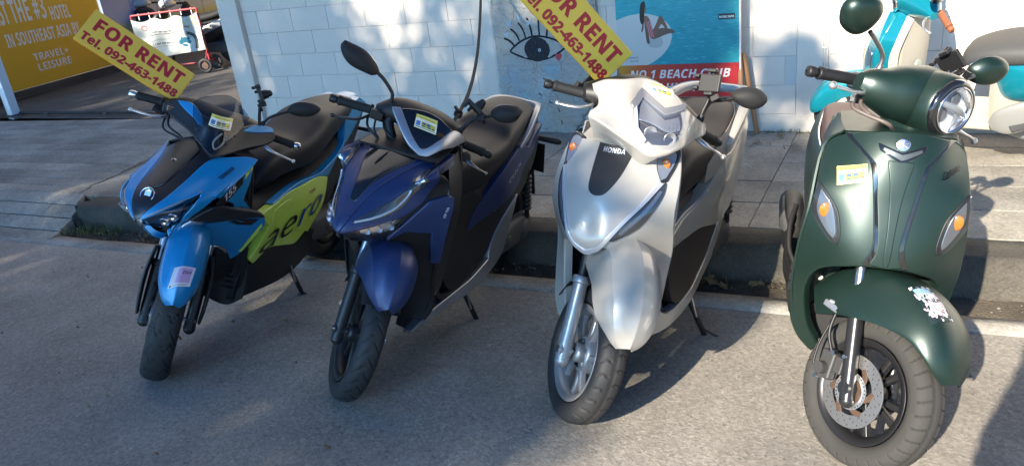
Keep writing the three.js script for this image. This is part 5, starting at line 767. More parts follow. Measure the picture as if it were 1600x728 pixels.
// ================================================================ navy blue scooter
{
  const t = scooter('navy_scooter', 'matte navy blue scooter with a silver V on its handlebar, second from left', [-1.85, -1.85, -87.5, -13.8, 32], 9);
  const navy = paint(phys([0.015, 0.034, 0.115], 0.42, 0.3, { clearcoat: 0.35, clearcoatRoughness: 0.4 })), gloss = M.blackGloss, satin = std([0.42, 0.44, 0.47], 0.36, 0.8), seatM = std([0.0085, 0.009, 0.0105], 0.5, 0, { bumpMap: withMap(noiseA, 10), bumpScale: 0.0005 });
  const F = tps([[0.716, 0, 0.11], [0.79, 0, 0.03], [0.90, 0.107, -0.235], [0.91, 0, -0.17], [0.893, 0.174, -0.213], [0.742, 0.036, 0.08], [0.898, 0.17, -0.3], [0.66, 0, 0.08], [0.66, 0.1, 0], [0.72, 0.11, 0], [0.8, 0.13, -0.08], [0.68, 0.19, -0.16], [0.55, 0.17, -0.18], [0.205, 0.12, -0.2], [0.4, 0.15, -0.2], [0.5, 0.05, -0.08], [0.84, 0.2, -0.2]]);
  const half = [[0.93, 0.02], [0.918, 0.06], [0.903, 0.11, 1], [0.905, 0.178, 1], [0.87, 0.207], [0.82, 0.184], [0.775, 0.168], [0.745, 0.142, 1], [0.728, 0.085], [0.712, 0.03], [0.706, 0.01]];
  t.P('front_cover', panel(F, symOutline(half), { t: 0.03, r: 0.006 }), navy);
  t.P('front_ridge', panel(F, symOutline([[0.80, 0.012, 1], [0.86, 0.045], [0.9, 0.102, 1], [0.9, 0.118, 1], [0.85, 0.06], [0.79, 0.03], [0.74, 0.015], [0.712, 0.003]]), { off: 0.006, t: 0.012, r: 0.004 }), navy);
  t.P('front_insert', panel(F, symOutline([[0.918, 0.03], [0.903, 0.1, 1], [0.86, 0.036], [0.8, 0.013], [0.793, 0.006, 1]]), { off: 0.008, t: 0.014, r: 0.003 }), gloss);
  for (const s of [1, -1]) {
    const k = (a) => (s > 0 ? a : flipB(a));
    const d = t.P('position_lamp', panel(F, k([[0.891, 0.162, 1], [0.862, 0.137], [0.846, 0.141, 1], [0.8, 0.107], [0.741, 0.034, 1], [0.751, 0.092], [0.772, 0.128], [0.815, 0.148], [0.868, 0.19, 1]]), { off: 0.004, t: 0.012, r: 0.003, step: 0.01 }), M.darkLens);
    part(d, 'light_guide', loftP([[0.745, 0.042], [0.7545, 0.082], [0.768, 0.111], [0.783, 0.126], [0.812, 0.14], [0.832, 0.1455]].map(([a, b]) => ({ p: [F(a, b * s) + 0.006, a, b * s], w: 0.004, h: 0.0035, e: 3 })), [1, 0, 0]), M.drl);
    part(d, 'lamp_tip', panel(F, k([[0.884, 0.164, 1], [0.862, 0.145, 1], [0.85, 0.15, 1], [0.868, 0.182, 1]]), { off: 0.0065, t: 0.004, r: 0.001, step: 0.008 }), M.reflector);
    part(d, 'lamp_rib', Array.from({ length: 7 }, (_, i) => { const f = i / 6, a = lerp(0.772, 0.812, f), b = lerp(0.1, 0.126, f); return rod([F(a, b) + 0.007, a, b], [F(a + 0.012, b - 0.012) + 0.007, a + 0.012, b - 0.014], 0.0022, [0, 1, 1]); }), M.steel);
    // low headlamp
    t.P('lamp_housing', panel(F, k([[0.719, 0.02, 1], [0.732, 0.055], [0.746, 0.144, 1], [0.69, 0.128], [0.664, 0.112, 1], [0.668, 0.05], [0.672, 0.012, 1]]), { off: -0.004, t: 0.02, r: 0.003 }), gloss);
    const hl = t.P('headlight', panel(F, k([[0.727, 0.052, 1], [0.742, 0.138, 1], [0.694, 0.121, 1], [0.7, 0.06]]), { off: 0.003, t: 0.008, r: 0.002, step: 0.01 }), M.lens);
    part(hl, 'reflector', panel(F, k([[0.723, 0.058, 1], [0.737, 0.132, 1], [0.698, 0.117, 1], [0.703, 0.064, 1]]), { off: -0.003, t: 0.004, r: 0.001, step: 0.01 }), std([0.5, 0.5, 0.52], 0.2, 1));
    part(hl, 'lamp_bowl', [0.075, 0.1, 0.122].map((b) => { const a = 0.716 + (b - 0.09) * 0.06; return lathe([[0.004, -0.004], [0.012, 0.002], [0.015, 0.006]], [F(a, b * s) - 0.003, a, b * s], [1, -0.1, 0.2 * s], 18); }), M.lampSilver);
    t.P('side_wing', panel(F, k([[0.667, 0.112, 1], [0.72, 0.15], [0.779, 0.186, 1], [0.79, 0.222, 1], [0.772, 0.237], [0.68, 0.234], [0.52, 0.212, 1], [0.523, 0.19, 1], [0.655, 0.2], [0.664, 0.192, 1], [0.69, 0.148, 1]]), { off: 0.008, t: 0.03, r: 0.005 }), navy);
    t.P('leg_shield_edge', panel(F, k([[0.89, 0.18, 1], [0.87, 0.212], [0.79, 0.23], [0.7, 0.232], [0.6, 0.222], [0.52, 0.21], [0.42, 0.2], [0.31, 0.2], [0.26, 0.18, 1], [0.2, 0.13, 1], [0.21, 0.07, 1], [0.3, 0.085], [0.42, 0.1], [0.56, 0.125], [0.66, 0.12, 1], [0.74, 0.15], [0.8, 0.175]]), { off: -0.006, t: 0.03, r: 0.005 }), M.black);
    const txt = wordTex(64, 256, (c, w, h) => { c.fillStyle = '#c9ccd6'; c.save(); c.translate(w / 2, h / 2); c.rotate(s > 0 ? Math.PI / 2 : -Math.PI / 2); c.font = 'italic bold 40px sans-serif'; c.textAlign = 'center'; c.fillText('eSP 150i', 0, 14, 240); c.restore(); });
    decal(t, F, (s > 0 ? (a) => a : flipQ)([[0.765, 0.237, 1], [0.762, 0.222, 1], [0.7, 0.212, 1], [0.704, 0.226, 1]]), txt, { off: 0.0105, step: 0.006, mat: alphaMat(txt) }, 'P', 'side_lettering');
  }
  const IB = tps([[0.9, 0, -0.36], [0.6, 0, -0.3], [0.3, 0, -0.27], [0.9, 0.18, -0.36], [0.6, 0.2, -0.3], [0.3, 0.17, -0.27]]);
  t.P('inner_fender', panel(IB, symOutline([[0.88, 0.02], [0.87, 0.17], [0.62, 0.19], [0.35, 0.17], [0.22, 0.12, 1], [0.2, 0.02]]), { t: 0.01 }), M.blackMatte);
  t.P('inner_shield', skin([[[-0.42, 0.92, 0.17], [-0.44, 0.92, 0], [-0.42, 0.92, -0.17]], [[-0.4, 0.7, 0.2], [-0.43, 0.7, 0], [-0.4, 0.7, -0.2]], [[-0.37, 0.45, 0.18], [-0.41, 0.45, 0], [-0.37, 0.45, -0.18]], [[-0.34, 0.27, 0.16], [-0.36, 0.27, 0], [-0.34, 0.27, -0.16]]], { thick: 0.01 }), M.blackMatte);
  for (const s of [1, -1]) t.P('leg_shield_side', skin([[[-0.3, 0.89, 0.18], [-0.24, 0.8, 0.225], [-0.22, 0.66, 0.226], [-0.22, 0.5, 0.205], [-0.23, 0.33, 0.19], [-0.22, 0.22, 0.14]], [[-0.42, 0.91, 0.16], [-0.4, 0.8, 0.19], [-0.39, 0.66, 0.2], [-0.37, 0.5, 0.185], [-0.35, 0.35, 0.17], [-0.32, 0.27, 0.14]]].map((r) => r.map((p) => [p[0], p[1], p[2] * s])), { thick: 0.006 }), M.black);
  t.P('top_cover', skin([[[-0.24, 0.903, 0.17], [-0.19, 0.925, 0.05], [-0.19, 0.925, -0.05], [-0.24, 0.903, -0.17]], [[-0.42, 0.93, 0.15], [-0.44, 0.945, 0.05], [-0.44, 0.945, -0.05], [-0.42, 0.93, -0.15]]], { thick: 0.008 }), M.black);
  t.P('steering_neck', [rod([-0.2, 0.62, 0], [-0.37, 0.97, 0], 0.026)], M.black);
  const G = tps([[-0.3, 0.3, 0.16], [-0.6, 0.28, 0.18], [-0.6, 0.5, 0.13], [-0.8, 0.5, 0.15], [-0.9, 0.6, 0.165], [-1.2, 0.68, 0.14], [-1.5, 0.78, 0.09], [-1.2, 0.45, 0.15], [-1.0, 0.35, 0.16], [-0.5, 0.7, 0.1], [-0.9, 0.75, 0.15], [-1.3, 0.8, 0.11], [-1.15, 0.9, 0.12]], false);
  t.P('floor_board', [skin([[[-0.33, 0.37, 0.16], [-0.33, 0.38, 0], [-0.33, 0.37, -0.16]], [[-0.38, 0.29, 0.172], [-0.38, 0.295, 0], [-0.38, 0.29, -0.172]], [[-0.6, 0.272, 0.18], [-0.6, 0.28, 0], [-0.6, 0.272, -0.18]], [[-0.8, 0.285, 0.17], [-0.8, 0.29, 0], [-0.8, 0.285, -0.17]], [[-0.95, 0.33, 0.15], [-0.95, 0.33, 0], [-0.95, 0.33, -0.15]]], { thick: 0.02 }), ...Array.from({ length: 22 }, (_, i) => rbox(0.4, 0.003, 0.005, 0.001, [-0.58, 0.283, -0.165 + 0.0157 * i])), ...Array.from({ length: 16 }, (_, i) => rbox(0.005, 0.003, 0.34, 0.001, [-0.4 - 0.025 * i, 0.2835, 0]))], std([0.014, 0.016, 0.022], 0.6));
  t.P('tunnel', loftX([[-0.36, 0.4, 0, 0.1, 0.14, 0.1, 3], [-0.46, 0.52, 0, 0.115, 0.2, 0.22, 3.2], [-0.6, 0.5, 0, 0.12, 0.2, 0.22, 3.2], [-0.8, 0.52, 0, 0.135, 0.2, 0.22, 3], [-1.0, 0.58, 0, 0.135, 0.16, 0.2, 3], [-1.2, 0.66, 0, 0.12, 0.12, 0.16, 3], [-1.45, 0.76, 0, 0.07, 0.06, 0.06, 3]]), M.blackMatte);
  for (const s of [1, -1]) {
    const op = { axis: 'z', sgn: s, t: 0.04, r: 0.004 };
    t.P('under_seat_panel', panel(G, [[-0.46, 0.67, 1], [-0.5, 0.8, 1], [-0.66, 0.66], [-0.74, 0.585, 1], [-0.66, 0.5, 1], [-0.8, 0.51], [-0.95, 0.47], [-0.9, 0.4], [-0.8, 0.34], [-0.68, 0.3, 1], [-0.46, 0.28], [-0.38, 0.4, 1]], op), M.black);
    t.P('tail_panel', panel((a, b) => G(a, b) + 0.005, [[-1.05, 0.757, 1], [-1.18, 0.716, 1], [-1.3, 0.75], [-1.42, 0.77, 1], [-1.3, 0.69], [-1.124, 0.639], [-1.02, 0.555], [-0.8, 0.51], [-0.617, 0.486, 1], [-0.66, 0.535], [-0.74, 0.6], [-0.9, 0.702]], op), navy);
    t.P('tail_lower_cover', panel(G, [[-1.12, 0.632, 1], [-1.3, 0.685], [-1.4, 0.72, 1], [-1.32, 0.62], [-1.16, 0.52], [-1.05, 0.5, 1], [-0.93, 0.46], [-0.86, 0.51]], op), M.black);
    t.P('silver_trim', panel((a, b) => G(a, b) + 0.008, [[-1.055, 0.52, 1], [-0.92, 0.442], [-0.81, 0.35], [-0.785, 0.292, 1], [-0.62, 0.276], [-0.47, 0.268], [-0.3, 0.262], [-0.19, 0.25], [-0.14, 0.242, 1], [-0.34, 0.236], [-0.56, 0.225], [-0.8, 0.232], [-0.95, 0.275], [-1.03, 0.42]], op), satin);
    const txt = wordTex(512, 128, (c, w, h) => { c.fillStyle = '#aeb4c6'; c.font = 'italic bold 92px sans-serif'; c.textAlign = 'center'; c.fillText('CLICK', w / 2, 96, 480); });
    decal(t, (a, b) => G(a, b) + 0.005, [[-0.845, 0.61, 1], [-1.115, 0.725, 1], [-1.13, 0.69, 1], [-0.86, 0.575, 1]], txt, { axis: 'z', sgn: s, mat: alphaMat(txt, [0.95, 0.97, 1], 0.35, 0) }, 'P', 'side_lettering');
    t.P('grab_rail', loftP([[-1.04, 0.75, 0.155], [-1.12, 0.79, 0.15], [-1.2, 0.84, 0.138], [-1.29, 0.868, 0.118], [-1.37, 0.868, 0.088], [-1.43, 0.855, 0.045], [-1.44, 0.85, 0]].map((p, i) => ({ p: [p[0], p[1], p[2] * s], w: [0.007, 0.012, 0.014, 0.015, 0.016, 0.018, 0.018][i], h: [0.012, 0.022, 0.022, 0.02, 0.016, 0.015, 0.015][i], e: 3 })), [0, 1, 0]), satin);
  }
  t.P('seat', loftX([[-0.45, 0.65, 0, 0.06, 0.06, 0.06, 2.6], [-0.49, 0.7, 0, 0.1, 0.11, 0.13, 2.8], [-0.58, 0.745, 0, 0.125, 0.085, 0.15, 2.8], [-0.74, 0.745, 0, 0.145, 0.075, 0.14, 2.8], [-0.9, 0.76, 0, 0.152, 0.075, 0.1, 2.8], [-0.98, 0.785, 0, 0.15, 0.09, 0.08, 2.8], [-1.1, 0.82, 0, 0.138, 0.08, 0.08, 2.8], [-1.25, 0.85, 0, 0.115, 0.06, 0.07, 2.6], [-1.34, 0.86, 0, 0.07, 0.03, 0.04, 2.4]], { pu: 5 }), seatM);
  t.P('tail_lamp', loftX([[-1.36, 0.79, 0, 0.09, 0.04, 0.04, 2.6], [-1.46, 0.8, 0, 0.06, 0.03, 0.03, 2.6], [-1.48, 0.8, 0, 0.03, 0.02, 0.02]]), phys([0.3, 0.01, 0.012], 0.15, 0, { clearcoat: 1 }));
  t.P('rear_signal', both(loftP([{ p: [-1.4, 0.7, 0.06], w: 0.012, h: 0.012 }, { p: [-1.41, 0.7, 0.12], w: 0.016, h: 0.014 }, { p: [-1.42, 0.7, 0.2], w: 0.014, h: 0.016 }, { p: [-1.42, 0.7, 0.22], w: 0.004, h: 0.006 }], [0, 1, 0])), M.black);
  t.P('number_plate', [rbox(0.006, 0.17, 0.22, 0.003, [-1.46, 0.58, -0.02], [0, 0, -14])], M.black); t.P('plate_bracket', [rbox(0.02, 0.2, 0.1, 0.006, [-1.42, 0.62, 0], [0, 0, -14])], M.black);
  // fender, wheel, fork
  const FF = tps([[0.70, 0, 0.03], [0.62, 0, 0.13], [0.55, 0, 0.2], [0.47, 0, 0.25], [0.69, 0.075, 0], [0.61, 0.09, 0.06], [0.53, 0.09, 0.11], [0.47, 0.07, 0.17], [0.5, 0.1, 0.05]]);
  t.W('front_fender', fenderGeo(0.252, [[55, 0.326, 0.02, 0.006], [58, 0.335, 0.038, 0.014], [65, 0.362, 0.062, 0.05], [74, 0.39, 0.08, 0.085], [82, 0.405, 0.089, 0.11], [92, 0.408, 0.095, 0.13], [104, 0.4, 0.095, 0.135], [118, 0.375, 0.088, 0.09]], { p: 9, c: 0.006, v: 0.02, dz: -0.006, ss: CREASE }), navy);
  t.W('fender_rear', skin([60, 85, 110, 140, 170].map((a) => [-1, -0.85, -0.4, 0, 0.4, 0.85, 1].map((s) => { const r = 0.272 - 0.02 * Math.abs(s) ** 4; return [r * Math.cos(a * D2R), 0.252 + r * Math.sin(a * D2R), 0.07 * s]; })), { thick: 0.004 }), M.blackMatte);
  const sp = []; for (let i = 0; i < 5; i++) for (const k of [-1, 1]) sp.push(spoke(0.03, 0.178, 0.009, 0.011, 0.011, 0.009, i * 1.2566 + k * 0.16 + 0.4, k * 0.06));
  wheel(t, 'front_wheel', { R: 0.252, q: 0.178, w: 0.088, groove: grooves.slash, tyreMat: M.rubber, rimMat: std([0.02, 0.02, 0.022], 0.4, 0.3), spokes: sp, steer: true, disc: { r: 0.095, z: -0.055, side: -1 } });
  fork(t, 0.252, { off: 0.075, up: 0.62, low: 0.24, rUp: 0.016, rLow: 0.0225, matUp: M.steel, matLow: std([0.016, 0.016, 0.017], 0.42) });
  // handlebar
  const C = tps([[1.04, 0, -0.32], [0.93, -0.03, -0.2], [1.01, 0.135, -0.31], [1.0, -0.135, -0.31], [0.98, 0.05, -0.24], [0.98, -0.08, -0.24], [1.06, 0.1, -0.36], [0.95, -0.2, -0.38], [0.97, 0.2, -0.38]], false);
  t.H('silver_bezel', panel(C, [[1.024, 0.124, 1], [1.032, 0.098, 1], [0.965, 0.018], [0.95, -0.022], [0.988, -0.07], [1.018, -0.11], [1.003, -0.148], [0.983, -0.163, 1], [0.972, -0.124], [0.966, -0.084], [0.935, -0.04], [0.93, -0.022], [0.942, 0.009], [0.961, 0.045]], { off: 0.006, t: 0.03, r: 0.004, step: 0.01 }), satin);
  t.H('front_visor', panel(C, [[1.03, 0.1, 1], [1.04, 0.066, 1], [1.046, 0.01], [1.043, -0.045], [1.03, -0.085, 1], [1.018, -0.108, 1], [0.985, -0.068], [0.948, -0.024], [0.962, 0.016]], { off: 0.001, t: 0.03, r: 0.004 }), gloss);
  decal(t, C, [[1.034, 0.036, 1], [1.035, -0.044, 1], [1.0, -0.05, 1], [1.001, 0.034, 1]], rentTex, { off: 0.004 }, 'H', 'rental_sticker');
  t.H('cowl_back', loftP([{ p: [-0.43, 0.955, 0.17], w: 0.03, h: 0.026 }, { p: [-0.42, 0.985, 0.11], w: 0.06, h: 0.045 }, { p: [-0.4, 0.99, 0.0], w: 0.085, h: 0.05 }, { p: [-0.41, 0.98, -0.1], w: 0.06, h: 0.042 }, { p: [-0.43, 0.94, -0.16], w: 0.03, h: 0.026 }], [0, 1, 0]), M.black);
  t.H('cowl_arm', both(loftP([{ p: [-0.4, 0.975, 0.1], w: 0.03, h: 0.02 }, { p: [-0.38, 0.94, 0.12], w: 0.025, h: 0.02 }, { p: [-0.33, 0.89, 0.08], w: 0.02, h: 0.018 }], [0, 0, 1])), M.black);
  grip(t, [-0.435, 0.948, 0.19], [-0.462, 0.932, 0.325], M.blackMatte, M.black); grip(t, [-0.435, 0.935, -0.17], [-0.462, 0.917, -0.275], M.blackMatte, M.black);
  lever(t, [[-0.385, 0.94, 0.2], [-0.35, 0.928, 0.23], [-0.345, 0.918, 0.28], [-0.36, 0.908, 0.322]], std([0.03, 0.03, 0.032], 0.3, 0.6), 0.009); lever(t, [[-0.38, 0.908, -0.18], [-0.355, 0.898, -0.22], [-0.35, 0.887, -0.26], [-0.36, 0.876, -0.292]], std([0.2, 0.2, 0.2], 0.25, 1), 0.008);
  t.H('switch_block', [rbox(0.055, 0.055, 0.055, 0.01, [-0.425, 0.952, 0.155]), rbox(0.05, 0.045, 0.035, 0.008, [-0.43, 0.935, -0.155])], M.black);
  t.H('master_cylinder', [rbox(0.03, 0.03, 0.085, 0.006, [-0.375, 0.902, -0.175], [25, 0, 0]), rbox(0.03, 0.035, 0.05, 0.006, [-0.385, 0.955, 0.17])], M.black);
  t.H('brake_cable', [tube([[-0.39, 0.94, 0.2], [-0.35, 0.915, 0.19], [-0.31, 0.88, 0.12], [-0.27, 0.83, 0.05]], 0.0048, 30), tube([[-0.4, 0.94, 0.17], [-0.36, 0.9, 0.16], [-0.32, 0.86, 0.09], [-0.28, 0.8, 0.03]], 0.004, 30), tube([[-0.4, 0.95, 0.14], [-0.34, 0.93, 0.13], [-0.3, 0.9, 0.06], [-0.3, 0.84, 0.0]], 0.004, 30)], M.black);
  const mp = [[-0.08, 0.02], [-0.072, 0.045, 1], [0.0, 0.035], [0.05, 0.005], [0.075, -0.03], [0.06, -0.045, 1], [-0.02, -0.035], [-0.06, -0.012]];
  mirror(t, mp.map((p) => [p[0], p[1], p[2] || 0]), [-0.4, 1.138, 0.282], [0.05, 0.0, -1], [0.25, 1, 0], [1, -0.22, 0.05], M.blackMatte, [[-0.4, 0.985, 0.132], [-0.4, 1.01, 0.134], [-0.4, 1.045, 0.138], [-0.4, 1.06, 0.15], [-0.4, 1.09, 0.185], [-0.4, 1.105, 0.212]], { d: 0.045, r: 0.007 });
  mirror(t, [[-0.06, 0.0], [-0.03, 0.032], [0.03, 0.036], [0.062, 0.02, 1], [0.035, -0.025], [-0.03, -0.028]], [-0.42, 1.113, -0.29], [0.05, 0.28, -1], [0.2, 1, 0.28], [1, -0.15, 0], M.blackMatte, [[-0.4, 0.975, -0.14], [-0.4, 1.0, -0.147], [-0.41, 1.035, -0.165], [-0.415, 1.06, -0.19], [-0.42, 1.075, -0.222], [-0.42, 1.09, -0.245]], { d: 0.045, r: 0.007 });
  phoneHolder(t, [-0.42, 1.09, -0.175], [[-0.4, 0.98, -0.142], [-0.405, 1.02, -0.16], [-0.415, 1.06, -0.175]], [60, 20, -70]);
  rearEnd(t, { x: -1.28, R: 0.25, q: 0.18, w: 0.1, shield: std([0.03, 0.03, 0.032], 0.4) });
  sideStand(t, [-0.61, 0.2, -0.15], [-0.68, 0.0, -0.225]);
}
// ================================================================ bright blue and lime scooter
{
  const t = scooter('blue_lime_scooter', 'bright blue and lime sports scooter with a small smoked windscreen, leftmost of the parked row', [-2.731, -1.707, -77.9, -12.8, 29], 4);
  const blue = paint(phys([0.0, 0.235, 0.52], 0.38, 0.2, { clearcoat: 0.6, clearcoatRoughness: 0.2 })), lime = paint(phys([0.58, 0.78, 0.09], 0.36, 0, { clearcoat: 0.7, clearcoatRoughness: 0.15 })), dark = std([0.014, 0.015, 0.018], 0.45), hoodM = phys([0.01, 0.0105, 0.0125], 0.33, 0, { clearcoat: 0.5, clearcoatRoughness: 0.3 }), seatM = std([0.009, 0.0095, 0.0115], 0.5, 0, { bumpMap: withMap(noiseA, 10), bumpScale: 0.0005 });
  const F = tps([[0.72, 0, 0.108], [0.81, 0, 0.042], [0.90, 0, -0.12], [0.955, 0, -0.234], [0.787, 0.164, -0.025], [0.883, 0.211, -0.346], [0.68, 0.126, -0.096], [0.64, 0.23, -0.36], [0.219, 0.113, -0.26], [0.66, 0, 0.08], [0.85, 0.12, -0.12], [0.93, 0.12, -0.26], [0.72, 0.15, -0.03], [0.75, 0.2, -0.14], [0.5, 0.15, -0.28], [0.6, 0.19, -0.28], [0.73, 0.08, 0.06]]);
  const hoodHalf = [[0.956, 0.0], [0.952, 0.04], [0.925, 0.085], [0.908, 0.11, 1], [0.885, 0.093], [0.812, 0.072], [0.753, 0.027], [0.721, 0.0, 1]];
  t.P('front_hood', panel(F, symOutline(hoodHalf), { off: 0.001, t: 0.02, r: 0.004 }), hoodM);
  t.P('hood_crest', panel(F, symOutline([[0.95, 0.02], [0.93, 0.055, 1], [0.885, 0.045], [0.84, 0.03, 1], [0.83, 0.012]]), { off: 0.007, t: 0.012, r: 0.006 }), hoodM);
  // badges: a ring with a shield, and a small tuning fork roundel on the crest
  const bd = t.P('front_badge', [lathe([[0.026, 0], [0.0285, 0.0015], [0.0305, 0], [0.0285, -0.001]], [F(0.81, -0.002) + 0.004, 0.81, -0.002], [1, 0.75, 0], 40), xf(rbox(0.004, 0.038, 0.028, 0.003), { r: [0, 0, 33], t: [F(0.81, -0.002) + 0.003, 0.808, -0.002] }), ball([F(0.818, -0.002) + 0.004, 0.82, -0.002], 0.012, [0.5, 1, 1])], M.chrome);
  const rd = t.P('crest_badge', lathe([[0, 0.002], [0.0135, 0.0018], [0.015, 0]], [F(0.9, 0) + 0.009, 0.9, 0], [0.6, 0.8, 0], 30), std([0.5, 0.5, 0.52], 0.25, 1)); part(rd, 'tuning_fork', [0, 1, 2].map((i) => xf(rbox(0.0015, 0.023, 0.0026, 0.0004), { r: [i * 60, 0, 36], t: [F(0.9, 0) + 0.0105, 0.9016, 0] })), M.black);
  for (const s of [1, -1]) {
    const k = (a) => (s > 0 ? a : flipB(a));
    t.P('front_side_cover', panel(F, k([[0.727, 0.012, 1], [0.756, 0.032], [0.812, 0.076], [0.883, 0.097], [0.907, 0.113, 1], [0.9, 0.17], [0.893, 0.196], [0.882, 0.216, 1], [0.85, 0.214], [0.8, 0.198], [0.775, 0.178], [0.795, 0.168], [0.816, 0.156, 1], [0.788, 0.11], [0.752, 0.055]]), { off: 0.003, t: 0.03, r: 0.005 }), blue);
    t.P('under_lamp_strip', panel(F, k([[0.812, 0.165, 1], [0.8, 0.19], [0.76, 0.172], [0.7, 0.112], [0.65, 0.07, 1], [0.638, 0.058, 1], [0.68, 0.085], [0.735, 0.135], [0.775, 0.16]]), { off: 0.004, t: 0.02, r: 0.004 }), blue);
    const hl = t.P('headlight', panel(F, k([[0.812, 0.152, 1], [0.778, 0.109], [0.735, 0.028, 1], [0.712, 0.02, 1], [0.69, 0.05], [0.68, 0.068, 1], [0.7, 0.1], [0.755, 0.145]]), { off: -0.004, t: 0.02, r: 0.003 }), M.smokedLens);
    part(hl, 'reflector', panel(F, k([[0.79, 0.138, 1], [0.765, 0.1], [0.73, 0.035, 1], [0.705, 0.04, 1], [0.69, 0.07, 1], [0.71, 0.102], [0.75, 0.135]]), { off: -0.012, t: 0.008, r: 0.002 }), M.lampSilver);
    part(hl, 'projector', [[0.713, 0.07], [0.735, 0.1]].map(([a, b]) => lathe([[0.004, 0.004], [0.012, 0.008], [0.018, 0.006], [0.02, 0.0]], [F(a, b * s) - 0.012, a, b * s], [1, -0.2, 0.3 * s], 22)), M.chrome);
    t.P('lamp_edge', loftP([[0.725, 0.006], [0.76, 0.06], [0.79, 0.115], [0.818, 0.156]].map(([a, b]) => ({ p: [F(a, b * s) + 0.002, a, b * s], w: 0.0035, h: 0.0035 })), [0, 1, 0]), std([0.3, 0.31, 0.33], 0.3, 0.7));
    t.P('wing_upper', panel(F, k([[0.722, 0.142, 1], [0.752, 0.188], [0.705, 0.212], [0.65, 0.229], [0.627, 0.233, 1], [0.645, 0.21], [0.664, 0.178], [0.676, 0.132, 1], [0.702, 0.15]]), { off: 0.013, t: 0.02, r: 0.003, step: 0.01 }), dark);
    t.P('wing', panel(F, k([[0.672, 0.124, 1], [0.663, 0.176], [0.62, 0.232, 1], [0.58, 0.228], [0.52, 0.193], [0.468, 0.157], [0.435, 0.115, 1], [0.53, 0.073], [0.6, 0.04], [0.642, 0.056, 1], [0.655, 0.09]]), { off: 0.01, t: 0.03, r: 0.006 }), blue);
    t.P('wing_decal', panel(F, k([[0.655, 0.17, 1], [0.658, 0.188, 1], [0.625, 0.222, 1], [0.605, 0.205, 1], [0.625, 0.18, 1]]), { off: 0.0125, flat: true }), M.black);
    t.P('wing_stripe', [panel(F, k([[0.6, 0.226, 1], [0.585, 0.226, 1], [0.5, 0.18, 1], [0.505, 0.172, 1]]), { off: 0.0125, flat: true }), panel(F, k([[0.575, 0.224, 1], [0.56, 0.217, 1], [0.475, 0.163, 1], [0.48, 0.155, 1]]), { off: 0.0125, flat: true })], lime);
    const sg = t.P('turn_signal', panel(F, k([[0.705, 0.156, 1], [0.735, 0.146, 1], [0.7, 0.1], [0.652, 0.068, 1], [0.648, 0.086], [0.665, 0.122]]), { off: 0.024, t: 0.016, r: 0.003 }), M.lens);
    part(sg, 'reflector', panel(F, k([[0.703, 0.148, 1], [0.722, 0.142, 1], [0.693, 0.1], [0.66, 0.078, 1], [0.66, 0.09], [0.672, 0.118]]), { off: 0.017, t: 0.008, r: 0.001 }), M.lampBright); part(sg, 'bulb', [ball([F(0.69, 0.118 * s) + 0.02, 0.69, 0.118 * s], 0.01, [0.5, 1, 1])], std([0.9, 0.85, 0.75], 0.3));
    t.P('fog_lamp', panel(F, k([[0.533, 0.087, 1], [0.527, 0.115], [0.5, 0.128, 1], [0.475, 0.114]]), { off: 0.014, t: 0.02, r: 0.004 }), M.reflector);
    t.P('lower_cowl', panel(F, k([[0.6, 0.05, 1], [0.53, 0.08], [0.464, 0.1], [0.428, 0.118], [0.45, 0.16], [0.4, 0.18], [0.3, 0.176], [0.245, 0.17, 1], [0.218, 0.114], [0.24, 0.04, 1], [0.4, 0.03]]), { off: -0.004, t: 0.05, r: 0.006 }), M.black);
    t.P('vent_slat', [0, 1, 2, 3, 4].map((i) => rbox(0.012, 0.006, 0.05, 0.002, [F(0.4 - 0.025 * i, 0.12 * s) + 0.008, 0.4 - 0.025 * i, 0.115 * s])), dark);
  }
  const IB = tps([[0.9, 0, -0.36], [0.6, 0, -0.3], [0.3, 0, -0.3], [0.9, 0.18, -0.38], [0.6, 0.2, -0.34], [0.3, 0.17, -0.3]]);
  t.P('inner_fender', panel(IB, symOutline([[0.88, 0.02], [0.86, 0.17], [0.62, 0.19], [0.35, 0.17], [0.22, 0.12, 1], [0.21, 0.02]]), { t: 0.01 }), M.blackMatte);
  t.P('nose_underside', panel((a, b) => 0.07 - (a - 0.71) * 0.1 - 2 * b * b - (0.71 - a) * 2.2, symOutline([[0.712, 0.004], [0.69, 0.06], [0.645, 0.07], [0.6, 0.06], [0.58, 0.0]]), { t: 0.01 }), M.black);
  const G = tps([[-0.3, 0.35, 0.16], [-0.6, 0.3, 0.18], [-0.6, 0.5, 0.2], [-0.8, 0.5, 0.2], [-0.9, 0.6, 0.19], [-1.2, 0.68, 0.16], [-1.55, 0.85, 0.1], [-1.2, 0.45, 0.15], [-1.0, 0.35, 0.15], [-0.5, 0.65, 0.2], [-0.9, 0.75, 0.15], [-1.3, 0.82, 0.14], [-0.4, 0.55, 0.21], [-0.35, 0.8, 0.2]], false);
  for (const s of [1, -1]) {
    const op = { axis: 'z', sgn: s, t: 0.04, r: 0.004 };
    t.P('leg_shield_side', panel(G, [[-0.1, 0.8, 1], [-0.27, 0.85], [-0.372, 0.882, 1], [-0.33, 0.8], [-0.28, 0.74], [-0.22, 0.66], [-0.3, 0.62], [-0.36, 0.62, 1], [-0.3, 0.68, 1], [-0.2, 0.74]], { ...op, t: 0.03 }), blue);
    const wl = wordTex(512, 128, (c, w, h) => { c.fillStyle = '#0f1420'; c.font = 'bold 88px sans-serif'; c.textAlign = 'center'; c.fillText('YAMAHA', w / 2, 96, 440); });
    decal(t, F, (s < 0 ? (a) => a : flipQ)([[0.846, -0.152, 1], [0.884, -0.166, 1], [0.866, -0.192, 1], [0.828, -0.181, 1]]), wl, { off: 0.006, mat: alphaMat(wl), step: 0.008 }, 'P', 'nameplate');
